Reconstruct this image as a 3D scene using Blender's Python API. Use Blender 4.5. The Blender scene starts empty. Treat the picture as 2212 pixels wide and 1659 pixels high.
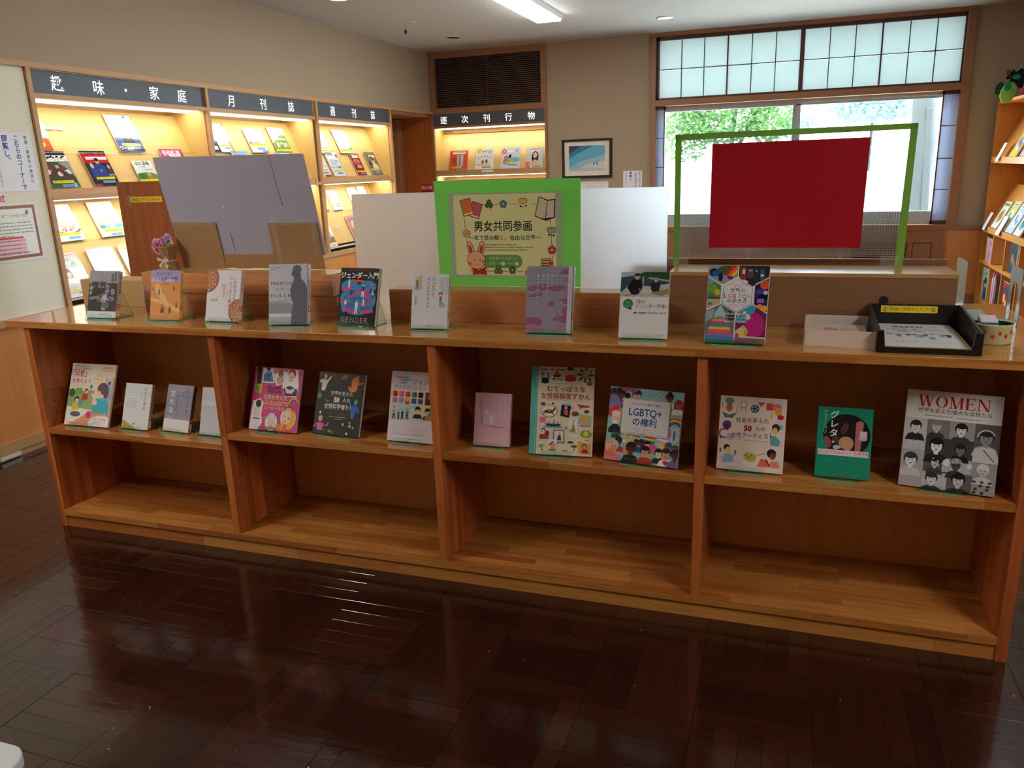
import bpy, bmesh, math, random
from mathutils import Matrix, Vector
random.seed(7)
PI = math.pi
SC = bpy.context.scene
COL = SC.collection

# ------------------------------------------------------------------ camera, world, exposure
cam_d = bpy.data.cameras.new('camera')
cam_d.sensor_width = 36.0
cam_d.lens = 1712.29 * 36.0 / 2212.0
cam_d.clip_start = 0.05
cam_d.clip_end = 200
cam = bpy.data.objects.new('camera', cam_d)
COL.objects.link(cam)
_p, _r, _y = 0.2675, -0.0345, -0.3369
_cy, _sy = math.cos(_y), math.sin(_y)
_f = Vector((_sy * math.cos(_p), _cy * math.cos(_p), -math.sin(_p)))
_ri = Vector((_cy, -_sy, 0))
_up = _ri.cross(_f)
_R = math.cos(_r) * _ri + math.sin(_r) * _up
_U = -math.sin(_r) * _ri + math.cos(_r) * _up
_m = Matrix((_R, _U, -_f)).transposed().to_4x4()
_m.translation = (0, 0, 1.4344)
cam.matrix_world = _m
SC.camera = cam

SC.view_settings.view_transform = 'Standard'
SC.view_settings.look = 'None'
SC.view_settings.gamma = 1.0
SC.view_settings.use_curve_mapping = False
SC.view_settings.exposure = 1.6
SC.cycles.use_denoising = True
SC.cycles.max_bounces = 8
SC.cycles.diffuse_bounces = 4
SC.cycles.glossy_bounces = 3
SC.cycles.transmission_bounces = 6
SC.cycles.transparent_max_bounces = 16
SC.cycles.sample_clamp_indirect = 6.0
SC.cycles.caustics_reflective = False
SC.cycles.caustics_refractive = True

SKY_STRENGTH = 7.5
LAMP_NEAR = 17.0      # ceiling tubes
TUBE = 12.0
DIFFUSER = 3.3       # lit diffusers of the magazine bays

w = bpy.data.worlds.new('sky')
SC.world = w
w.use_nodes = True
nt = w.node_tree
nt.nodes.clear()
o_ = nt.nodes.new('ShaderNodeOutputWorld')
b_ = nt.nodes.new('ShaderNodeBackground')
b_.inputs[0].default_value = (0.80, 0.90, 1.0, 1)
b_.inputs[1].default_value = SKY_STRENGTH
nt.links.new(b_.outputs[0], o_.inputs[0])

sun_d = bpy.data.lights.new('sun', 'SUN')
sun_d.energy = 3.0
sun_d.angle = math.radians(3)
sun = bpy.data.objects.new('sun', sun_d)
COL.objects.link(sun)
sun.rotation_euler = (math.radians(38), 0, math.radians(-20))   # high, from behind the building
sun.location = (0, -5, 12)


EAST_X = 2.16


def portal(name, loc, rot, sx, sy):
    l = bpy.data.lights.new(name, 'AREA')
    l.shape = 'RECTANGLE'
    l.size, l.size_y = sx, sy
    l.cycles.is_portal = True
    o = bpy.data.objects.new(name, l)
    o.location = loc
    o.rotation_euler = rot
    COL.objects.link(o)


portal('side_window_portal', (EAST_X + .16, 4.9, 1.42), (0, math.radians(90), 0), 1.15, 1.0)
portal('window_portal', (0.02, 8.93, 1.72), (math.radians(-90), 0, 0), 2.8, 1.94)

# ------------------------------------------------------------------ materials
def lin(c):
    return tuple(((x / 255) / 12.92 if x <= 10 else (((x / 255) + .055) / 1.055) ** 2.4) for x in c)


def mat(name, rgb, rough=.5, metal=0.0, spec=.5, bump=0, bscale=200, var=0, vscale=5, srgb=True, coat=0):
    m = bpy.data.materials.new(name)
    m.use_nodes = True
    n = m.node_tree
    p = n.nodes['Principled BSDF']
    c = lin(rgb) if srgb else rgb
    p.inputs['Base Color'].default_value = (*c, 1)
    p.inputs['Roughness'].default_value = rough
    p.inputs['Metallic'].default_value = metal
    p.inputs['Specular IOR Level'].default_value = spec
    p.inputs['Coat Weight'].default_value = coat
    p.inputs['Coat Roughness'].default_value = .08
    if bump or var:
        tc = n.nodes.new('ShaderNodeTexCoord')
    if bump:
        nz = n.nodes.new('ShaderNodeTexNoise')
        nz.inputs['Scale'].default_value = bscale
        nz.inputs['Detail'].default_value = 3
        bp = n.nodes.new('ShaderNodeBump')
        bp.inputs['Strength'].default_value = bump
        bp.inputs['Distance'].default_value = .002
        n.links.new(tc.outputs['Object'], nz.inputs['Vector'])
        n.links.new(nz.outputs['Fac'], bp.inputs['Height'])
        n.links.new(bp.outputs[0], p.inputs['Normal'])
    if var:
        nz = n.nodes.new('ShaderNodeTexNoise')
        nz.inputs['Scale'].default_value = vscale
        nz.inputs['Detail'].default_value = 4
        n.links.new(tc.outputs['Object'], nz.inputs['Vector'])
        mx = n.nodes.new('ShaderNodeMix')
        mx.data_type = 'RGBA'
        n.links.new(nz.outputs['Fac'], mx.inputs['Factor'])
        mx.inputs['A'].default_value = (*[x * (1 - var) for x in c], 1)
        mx.inputs['B'].default_value = (*[min(1, x * (1 + var)) for x in c], 1)
        n.links.new(mx.outputs['Result'], p.inputs['Base Color'])
    return m


def wood(name, c1, c2, axis='X', row=.035, length=.5, rough=.3, grain=.25, staves=True, coat=0, mortar=.0003, gscale=1.0, spec=.5):
    """laminated / grained wood; the grain runs along `axis` of the object's own space"""
    m = bpy.data.materials.new(name)
    m.use_nodes = True
    n = m.node_tree
    L = n.links
    p = n.nodes['Principled BSDF']
    p.inputs['Roughness'].default_value = rough
    p.inputs['Coat Weight'].default_value = coat
    p.inputs['Coat Roughness'].default_value = .06
    p.inputs['Specular IOR Level'].default_value = spec
    tc = n.nodes.new('ShaderNodeTexCoord')
    sp = n.nodes.new('ShaderNodeSeparateXYZ')
    L.new(tc.outputs['Object'], sp.inputs[0])
    cb = n.nodes.new('ShaderNodeCombineXYZ')
    ad = n.nodes.new('ShaderNodeMath')
    ad.operation = 'ADD'
    if axis == 'X':      # staves along x, stacked in y (+z)
        L.new(sp.outputs[0], cb.inputs[0]); L.new(sp.outputs[1], ad.inputs[0]); L.new(sp.outputs[2], ad.inputs[1])
    elif axis == 'Y':
        L.new(sp.outputs[1], cb.inputs[0]); L.new(sp.outputs[0], ad.inputs[0]); L.new(sp.outputs[2], ad.inputs[1])
    else:
        L.new(sp.outputs[2], cb.inputs[0]); L.new(sp.outputs[0], ad.inputs[0]); L.new(sp.outputs[1], ad.inputs[1])
    L.new(ad.outputs[0], cb.inputs[1])
    a, b = lin(c1), lin(c2)
    mp = n.nodes.new('ShaderNodeMapping')
    mp.inputs['Scale'].default_value = (1.6 * gscale, 28 * gscale, 28 * gscale)
    L.new(cb.outputs[0], mp.inputs[0])
    nz = n.nodes.new('ShaderNodeTexNoise')
    nz.inputs['Scale'].default_value = 2.2
    nz.inputs['Detail'].default_value = 6
    nz.inputs['Distortion'].default_value = .6
    L.new(mp.outputs[0], nz.inputs['Vector'])
    rp = n.nodes.new('ShaderNodeMapRange')
    rp.inputs['From Min'].default_value = .3
    rp.inputs['From Max'].default_value = .7
    rp.inputs['To Min'].default_value = 1 - grain
    rp.inputs['To Max'].default_value = 1 + grain * .5
    L.new(nz.outputs['Fac'], rp.inputs['Value'])
    if staves:
        br = n.nodes.new('ShaderNodeTexBrick')
        br.inputs['Color1'].default_value = (*a, 1)
        br.inputs['Color2'].default_value = (*b, 1)
        br.inputs['Mortar'].default_value = (*[x * .75 for x in b], 1)
        br.inputs['Scale'].default_value = 1
        br.inputs['Mortar Size'].default_value = mortar
        br.inputs['Brick Width'].default_value = length
        br.inputs['Row Height'].default_value = row
        br.offset = .37
        br.offset_frequency = 3
        br.squash = .8
        br.squash_frequency = 2
        L.new(cb.outputs[0], br.inputs['Vector'])
        src = br.outputs['Color']
    else:
        mx0 = n.nodes.new('ShaderNodeMix'); mx0.data_type = 'RGBA'
        n2 = n.nodes.new('ShaderNodeTexNoise'); n2.inputs['Scale'].default_value = 3
        L.new(mp.outputs[0], n2.inputs['Vector'])
        mx0.inputs['A'].default_value = (*a, 1); mx0.inputs['B'].default_value = (*b, 1)
        L.new(n2.outputs['Fac'], mx0.inputs['Factor'])
        src = mx0.outputs['Result']
    vm = n.nodes.new('ShaderNodeVectorMath'); vm.operation = 'SCALE'
    L.new(src, vm.inputs[0]); L.new(rp.outputs[0], vm.inputs['Scale'])
    L.new(vm.outputs[0], p.inputs['Base Color'])
    return m


def emis(name, rgb, s):
    m = bpy.data.materials.new(name)
    m.use_nodes = True
    n = m.node_tree
    n.nodes.clear()
    o = n.nodes.new('ShaderNodeOutputMaterial')
    e = n.nodes.new('ShaderNodeEmission')
    e.inputs[0].default_value = (*rgb, 1)
    e.inputs[1].default_value = s
    n.links.new(e.outputs[0], o.inputs[0])
    return m


def clear(name, rgb, fac=.1, rough=.05, bump=None):
    """thin clear plastic / glass: transparent with a share of gloss"""
    m = bpy.data.materials.new(name)
    m.use_nodes = True
    n = m.node_tree
    n.nodes.clear()
    o = n.nodes.new('ShaderNodeOutputMaterial')
    t = n.nodes.new('ShaderNodeBsdfTransparent')
    g = n.nodes.new('ShaderNodeBsdfGlossy')
    g.inputs['Roughness'].default_value = rough
    t.inputs[0].default_value = (*rgb, 1)
    mx = n.nodes.new('ShaderNodeMixShader')
    fr = n.nodes.new('ShaderNodeLayerWeight')
    fr.inputs[0].default_value = .5
    pw = n.nodes.new('ShaderNodeMath'); pw.operation = 'POWER'; pw.inputs[1].default_value = 4.0
    n.links.new(fr.outputs['Facing'], pw.inputs[0])
    ad = n.nodes.new('ShaderNodeMath'); ad.operation = 'MULTIPLY_ADD'; ad.inputs[1].default_value = .7; ad.inputs[2].default_value = fac
    ad.use_clamp = True
    n.links.new(pw.outputs[0], ad.inputs[0])
    n.links.new(ad.outputs[0], mx.inputs[0])
    n.links.new(t.outputs[0], mx.inputs[1]); n.links.new(g.outputs[0], mx.inputs[2])
    n.links.new(mx.outputs[0], o.inputs[0])
    return m


def translucent(name, rgb, tr=.6, rgb2=None, gloss=.06, rough=.2):
    m = bpy.data.materials.new(name)
    m.use_nodes = True
    n = m.node_tree
    n.nodes.clear()
    o = n.nodes.new('ShaderNodeOutputMaterial')
    t = n.nodes.new('ShaderNodeBsdfTranslucent'); t.inputs[0].default_value = (*(rgb2 or rgb), 1)
    d = n.nodes.new('ShaderNodeBsdfDiffuse'); d.inputs[0].default_value = (*rgb, 1)
    g = n.nodes.new('ShaderNodeBsdfGlossy'); g.inputs['Roughness'].default_value = rough
    a = n.nodes.new('ShaderNodeMixShader'); a.inputs[0].default_value = tr
    b = n.nodes.new('ShaderNodeMixShader'); b.inputs[0].default_value = gloss
    n.links.new(d.outputs[0], a.inputs[1]); n.links.new(t.outputs[0], a.inputs[2])
    n.links.new(a.outputs[0], b.inputs[1]); n.links.new(g.outputs[0], b.inputs[2])
    n.links.new(b.outputs[0], o.inputs[0])
    return m


def film(name):
    m = bpy.data.materials.new(name)
    m.use_nodes = True
    n = m.node_tree
    n.nodes.clear()
    o = n.nodes.new('ShaderNodeOutputMaterial')
    t = n.nodes.new('ShaderNodeBsdfTransparent')
    d = n.nodes.new('ShaderNodeBsdfPrincipled'); d.inputs['Base Color'].default_value = (.75, .74, .72, 1); d.inputs['Roughness'].default_value = .3
    a = n.nodes.new('ShaderNodeMixShader'); a.inputs[0].default_value = .10
    n.links.new(t.outputs[0], a.inputs[1]); n.links.new(d.outputs[0], a.inputs[2])
    n.links.new(a.outputs[0], o.inputs[0])
    return m


def frosted(name):
    m = bpy.data.materials.new(name)
    m.use_nodes = True
    n = m.node_tree
    p = n.nodes['Principled BSDF']
    p.inputs['Base Color'].default_value = (.86, .88, .93, 1)
    p.inputs['Transmission Weight'].default_value = .78
    p.inputs['Roughness'].default_value = .52
    p.inputs['IOR'].default_value = 1.45
    return m


def print_mat(name, rough=.35, spec=.4):
    m = bpy.data.materials.new(name)
    m.use_nodes = True
    n = m.node_tree
    p = n.nodes['Principled BSDF']
    a = n.nodes.new('ShaderNodeAttribute')
    a.attribute_name = 'ink'
    n.links.new(a.outputs['Color'], p.inputs['Base Color'])
    p.inputs['Roughness'].default_value = rough
    p.inputs['Specular IOR Level'].default_value = spec
    return m


PINE1, PINE2 = (206, 142, 72), (168, 96, 42)
M = dict(
    wall=mat('wallpaper', (166, 146, 122), .85, bump=.25, bscale=260),
    wall_cream=mat('cream_board', (226, 220, 196), .7, bump=.1, bscale=300),
    ceil=mat('ceiling_board', (212, 212, 212), .9, bump=.3, bscale=90, var=.04, vscale=30),
    pine_x=wood('pine_staves_long', PINE1, PINE2, 'X', .036, .42, .22, coat=.25),
    pine_top=wood('pine_top', (212, 156, 84), (196, 136, 68), 'X', .05, .9, .12, grain=.12, coat=.6),
    pine_edge=wood('pine_edge', (206, 144, 74), (176, 104, 48), 'X', .08, .55, .25, grain=.2),
    pine_z=wood('pine_staves_upright', (212, 122, 64), (172, 88, 44), 'Z', .034, .6, .3, coat=.15),
    ply=wood('plywood_back', (238, 168, 102), (228, 156, 92), 'Z', staves=False, rough=.5, grain=.08, gscale=.4),
    trim=wood('brown_trim', (158, 110, 74), (146, 98, 64), 'X', staves=False, rough=.45, grain=.1),
    trim_z=wood('brown_trim_upright', (158, 110, 74), (146, 98, 64), 'Z', staves=False, rough=.45, grain=.1),
    dark_trim=mat('dark_lacquered_wood', (84, 42, 30), .45, var=.1),
    unit=wood('pale_display_wood', (208, 174, 106), (200, 164, 96), 'Y', staves=False, rough=.5, grain=.06),
    unit_frame=wood('display_frame_wood', (196, 150, 100), (182, 136, 88), 'Y', staves=False, rough=.5, grain=.1),
    wainscot=wood('orange_wainscot', (214, 142, 74), (202, 128, 62), 'Z', staves=False, rough=.35, grain=.1),
    shelfwood=wood('honey_bookcase_wood', (226, 156, 74), (212, 138, 60), 'Z', staves=False, rough=.35, grain=.12),
    cartwood=wood('red_brown_board', (176, 98, 40), (158, 82, 32), 'Z', staves=False, rough=.4, grain=.25, gscale=.6),
    riser=wood('riser_wood', (226, 152, 98), (206, 132, 80), 'X', staves=False, rough=.5, grain=.22),
    riser_top=wood('riser_top_wood', (196, 150, 92), (182, 134, 78), 'X', staves=False, rough=.3, grain=.1),
    upstand=wood('brown_upstand', (142, 100, 68), (132, 92, 60), 'X', staves=False, rough=.5, grain=.12),
    card=mat('cardboard', (172, 134, 92), .8, var=.06, vscale=8),
    card2=mat('pale_cardboard', (186, 152, 102), .8, var=.04, vscale=8),
    sign=mat('sign_grey', (74, 80, 88), .5),
    glow=emis('sign_letters_lit', (1, 1, 1), .42),
    diff=emis('diffuser_lit', (1.0, .94, .78), DIFFUSER),
    tube=emis('tube_lit', (1.0, .97, .93), TUBE),
    tubenear=emis('tube_lit_near', (1.0, .95, .90), LAMP_NEAR),
    lampmetal=mat('white_enamel', (220, 220, 215), .4),
    hole=mat('black_hole', (12, 10, 9), .7),
    glass=clear('window_glass', (.93, .97, .97), .04, .0),
    shoji=translucent('shoji_paper', (.62, .66, .64), .5, (.39, .455, .45), .02),
    shoji_b=translucent('side_shoji_paper', (.62, .66, .74), .6, (.40, .43, .52), .02),
    alu=mat('aluminium', (178, 182, 184), .4, .3),
    frost=frosted('frosted_acrylic'),
    greycard=mat('grey_foam_board', (178, 176, 196), .7, var=.04, vscale=6),
    pinkedge=mat('board_edge', (196, 160, 150), .7),
    green=translucent('lime_green_sheet', (.30, .88, .18), .25, (.28, .9, .16), .02),
    greent=translucent('lime_green_tape', (.34, .72, .12), .4, (.20, .40, .06), .03),
    red=mat('red_card', (176, 14, 38), .35),
    acr=clear('clear_acrylic', (.94, .99, .97), .05, .05),
    acr_e=translucent('acrylic_edge', (.06, .85, .62), .3, (.08, .95, .7), .12),
    poly=clear('corrugated_plastic', (.92, .94, .95), .10, .2),
    tape=film('clear_tape'),
    sleeve=clear('plastic_sleeve', (.96, .96, .96), .06, .12),
    page=mat('paper_edge', (226, 220, 206), .8),
    white=mat('white_paper', (228, 228, 230), .6),
    black=mat('black_plastic', (26, 21, 22), .35, bump=.1),
    trayp=mat('dark_brown_plastic', (44, 32, 34), .4),
    whitep=mat('off_white_box', (216, 202, 190), .5),
    grey=mat('pale_grey_steel', (176, 186, 184), .35, .1),
    stem=mat('leaf_green', (96, 160, 60), .6),
    ink=print_mat('printed_ink'),
    gloss=print_mat('printed_gloss', .18, .5),
    floor_base=mat('floor_gap', (16, 8, 6), .6),
)


def floor_mat():
    m = bpy.data.materials.new('waxed_dark_parquet')
    m.use_nodes = True
    n = m.node_tree; L = n.links
    p = n.nodes['Principled BSDF']
    tc = n.nodes.new('ShaderNodeTexCoord')
    oi = n.nodes.new('ShaderNodeObjectInfo')
    ge = n.nodes.new('ShaderNodeNewGeometry')
    ad = n.nodes.new('ShaderNodeMath'); ad.operation = 'ADD'
    L.new(oi.outputs['Random'], ad.inputs[0]); L.new(ge.outputs['Random Per Island'], ad.inputs[1])
    fr = n.nodes.new('ShaderNodeMath'); fr.operation = 'FRACT'
    L.new(ad.outputs[0], fr.inputs[0])
    cr = n.nodes.new('ShaderNodeValToRGB')
    e = cr.color_ramp.elements
    e[0].color = (*lin((46, 23, 16)), 1); e[1].color = (*lin((64, 34, 24)), 1)
    x = e.new(.6); x.color = (*lin((54, 27, 19)), 1)
    L.new(fr.outputs[0], cr.inputs[0])
    mp = n.nodes.new('ShaderNodeMapping'); mp.inputs['Scale'].default_value = (3, 60, 1)
    L.new(tc.outputs['Object'], mp.inputs[0])
    nz = n.nodes.new('ShaderNodeTexNoise'); nz.inputs['Scale'].default_value = 2; nz.inputs['Detail'].default_value = 5
    L.new(mp.outputs[0], nz.inputs['Vector'])
    rg = n.nodes.new('ShaderNodeMapRange'); rg.inputs['To Min'].default_value = .7; rg.inputs['To Max'].default_value = 1.25
    L.new(nz.outputs['Fac'], rg.inputs['Value'])
    vm = n.nodes.new('ShaderNodeVectorMath'); vm.operation = 'SCALE'
    L.new(cr.outputs[0], vm.inputs[0]); L.new(rg.outputs[0], vm.inputs['Scale'])
    # small worn flecks down to the pale wood
    sp = n.nodes.new('ShaderNodeTexNoise'); sp.inputs['Scale'].default_value = 42; sp.inputs['Detail'].default_value = 2
    L.new(ge.outputs['Position'], sp.inputs['Vector'])
    gt = n.nodes.new('ShaderNodeMapRange'); gt.inputs['From Min'].default_value = .75; gt.inputs['From Max'].default_value = .79
    L.new(sp.outputs['Fac'], gt.inputs['Value'])
    mx = n.nodes.new('ShaderNodeMix'); mx.data_type = 'RGBA'
    mx.inputs['B'].default_value = (*lin((190, 116, 60)), 1)
    L.new(gt.outputs[0], mx.inputs['Factor']); L.new(vm.outputs[0], mx.inputs['A'])
    L.new(mx.outputs['Result'], p.inputs['Base Color'])
    # uneven wax
    wz = n.nodes.new('ShaderNodeTexNoise'); wz.inputs['Scale'].default_value = 9; wz.inputs['Detail'].default_value = 3
    L.new(ge.outputs['Position'], wz.inputs['Vector'])
    rr = n.nodes.new('ShaderNodeMapRange'); rr.inputs['To Min'].default_value = .03; rr.inputs['To Max'].default_value = .22
    L.new(wz.outputs['Fac'], rr.inputs['Value']); L.new(rr.outputs[0], p.inputs['Roughness'])
    w2 = n.nodes.new('ShaderNodeTexNoise'); w2.inputs['Scale'].default_value = 2.2; w2.inputs['Detail'].default_value = 3
    mq = n.nodes.new('ShaderNodeMapping'); mq.inputs['Scale'].default_value = (3, 9, 1)
    L.new(tc.outputs['Object'], mq.inputs[0]); L.new(mq.outputs[0], w2.inputs['Vector'])
    bp = n.nodes.new('ShaderNodeBump'); bp.inputs['Strength'].default_value = .22; bp.inputs['Distance'].default_value = .004
    L.new(w2.outputs['Fac'], bp.inputs['Height']); L.new(bp.outputs[0], p.inputs['Normal'])
    p.inputs['Specular IOR Level'].default_value = .75
    return m


M['floor'] = floor_mat()

# ------------------------------------------------------------------ object helpers
def link(o, parent=None):
    COL.objects.link(o)
    if parent is not None:
        o.parent = parent
    return o


def tag(o, label=None, cat=None, group=None, kind=None):
    if label: o['label'] = label
    if cat: o['category'] = cat
    if group: o['group'] = group
    if kind: o['kind'] = kind
    return o


def thing(name, label, cat, loc=(0, 0, 0), rz=0, group=None):
    o = bpy.data.objects.new(name, None)
    o.empty_display_size = .05
    o.location = loc
    o.rotation_euler = (0, 0, rz)
    link(o)
    return tag(o, label, cat, group)


class MB:
    """collects boxes, prisms and tubes into one mesh"""
    def __init__(s):
        s.v = []; s.f = []

    def box(s, x0, x1, y0, y1, z0, z1):
        b = len(s.v)
        s.v += [(x0, y0, z0), (x1, y0, z0), (x1, y1, z0), (x0, y1, z0), (x0, y0, z1), (x1, y0, z1), (x1, y1, z1), (x0, y1, z1)]
        s.f += [tuple(b + i for i in q) for q in ((0, 3, 2, 1), (4, 5, 6, 7), (0, 1, 5, 4), (1, 2, 6, 5), (2, 3, 7, 6), (3, 0, 4, 7))]
        return s

    def hexa(s, pts):
        """8 points, same order as box"""
        b = len(s.v)
        s.v += [tuple(p) for p in pts]
        s.f += [tuple(b + i for i in q) for q in ((0, 3, 2, 1), (4, 5, 6, 7), (0, 1, 5, 4), (1, 2, 6, 5), (2, 3, 7, 6), (3, 0, 4, 7))]
        return s

    def prism(s, pts, y0, y1, plane='XZ'):
        """extrude a 2D outline; plane XZ extrudes along y, YZ along x, XY along z"""
        n = len(pts); b = len(s.v)
        def P(a, c, t):
            return (a, t, c) if plane == 'XZ' else ((t, a, c) if plane == 'YZ' else (a, c, t))
        s.v += [P(a, c, y0) for a, c in pts] + [P(a, c, y1) for a, c in pts]
        s.f.append(tuple(b + i for i in range(n)))
        s.f.append(tuple(b + n + i for i in reversed(range(n))))
        for i in range(n):
            j = (i + 1) % n
            s.f.append((b + j, b + i, b + n + i, b + n + j))
        return s

    def cyl(s, c, r, h, n=20, axis='Z', r2=None, ry=None, cap=True):
        b = len(s.v); r2 = r if r2 is None else r2; k = (ry / r) if ry else 1
        for t, rr in ((0, r), (h, r2)):
            for i in range(n):
                a = 2 * PI * i / n
                x, y = rr * math.cos(a), rr * math.sin(a) * k
                p = {'Z': (x, y, t), 'Y': (x, t, y), 'X': (t, x, y)}[axis]
                s.v.append((c[0] + p[0], c[1] + p[1], c[2] + p[2]))
        for i in range(n):
            j = (i + 1) % n
            s.f.append((b + i, b + j, b + n + j, b + n + i))
        if cap:
            s.f.append(tuple(b + i for i in reversed(range(n))))
            s.f.append(tuple(b + n + i for i in range(n)))
        return s

    def lathe(s, c, prof, n=24, k=1.0):
        b = len(s.v); m = len(prof)
        for r, z in prof:
            for i in range(n):
                a = 2 * PI * i / n
                s.v.append((c[0] + r * math.cos(a), c[1] + r * math.sin(a) * k, c[2] + z))
        for q in range(m - 1):
            for i in range(n):
                j = (i + 1) % n
                s.f.append((b + q * n + i, b + q * n + j, b + (q + 1) * n + j, b + (q + 1) * n + i))
        return s

    def quad(s, *p):
        b = len(s.v); s.v += [tuple(q) for q in p]; s.f.append(tuple(b + i for i in range(len(p))))
        return s

    def build(s, name, m, parent=None, bevel=0, smooth=False, seg=2, fix=True):
        me = bpy.data.meshes.new(name)
        me.from_pydata(s.v, [], s.f)
        if fix or bevel:
            bm = bmesh.new(); bm.from_mesh(me)
            if bevel:
                bmesh.ops.bevel(bm, geom=bm.edges[:], offset=bevel, segments=seg, affect='EDGES', profile=.6)
            bmesh.ops.recalc_face_normals(bm, faces=bm.faces[:])
            bm.to_mesh(me); bm.free()
        me.materials.append(m)
        if smooth:
            for p in me.polygons: p.use_smooth = True
        return link(bpy.data.objects.new(name, me), parent)


def box(name, m, parent, *b, bevel=0, **k):
    return MB().box(*b).build(name, m, parent, bevel, **k)


def struct(o, label=None):
    o['kind'] = 'structure'
    if label: o['label'] = label
    return o


# ------------------------------------------------------------------ flat print (covers, signs, posters)
_TC = {}


def glyphs(s, bold=0.0):
    k = (s, bold)
    if k in _TC: return _TC[k]
    cu = bpy.data.curves.new('t', 'FONT')
    cu.body = s; cu.size = 1; cu.resolution_u = 2; cu.offset = bold
    o = bpy.data.objects.new('t', cu)
    tmp.objects.link(o)
    dg = bpy.context.evaluated_depsgraph_get()
    me = bpy.data.meshes.new_from_object(o.evaluated_get(dg))
    vs = [(v.co.x, v.co.y) for v in me.vertices]
    fs = [tuple(p.vertices) for p in me.polygons]
    bpy.data.objects.remove(o); bpy.data.curves.remove(cu); bpy.data.meshes.remove(me)
    x0 = min((v[0] for v in vs), default=0); x1 = max((v[0] for v in vs), default=0)
    _TC[k] = (vs, fs, x0, x1)
    return _TC[k]


tmp = COL


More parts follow.
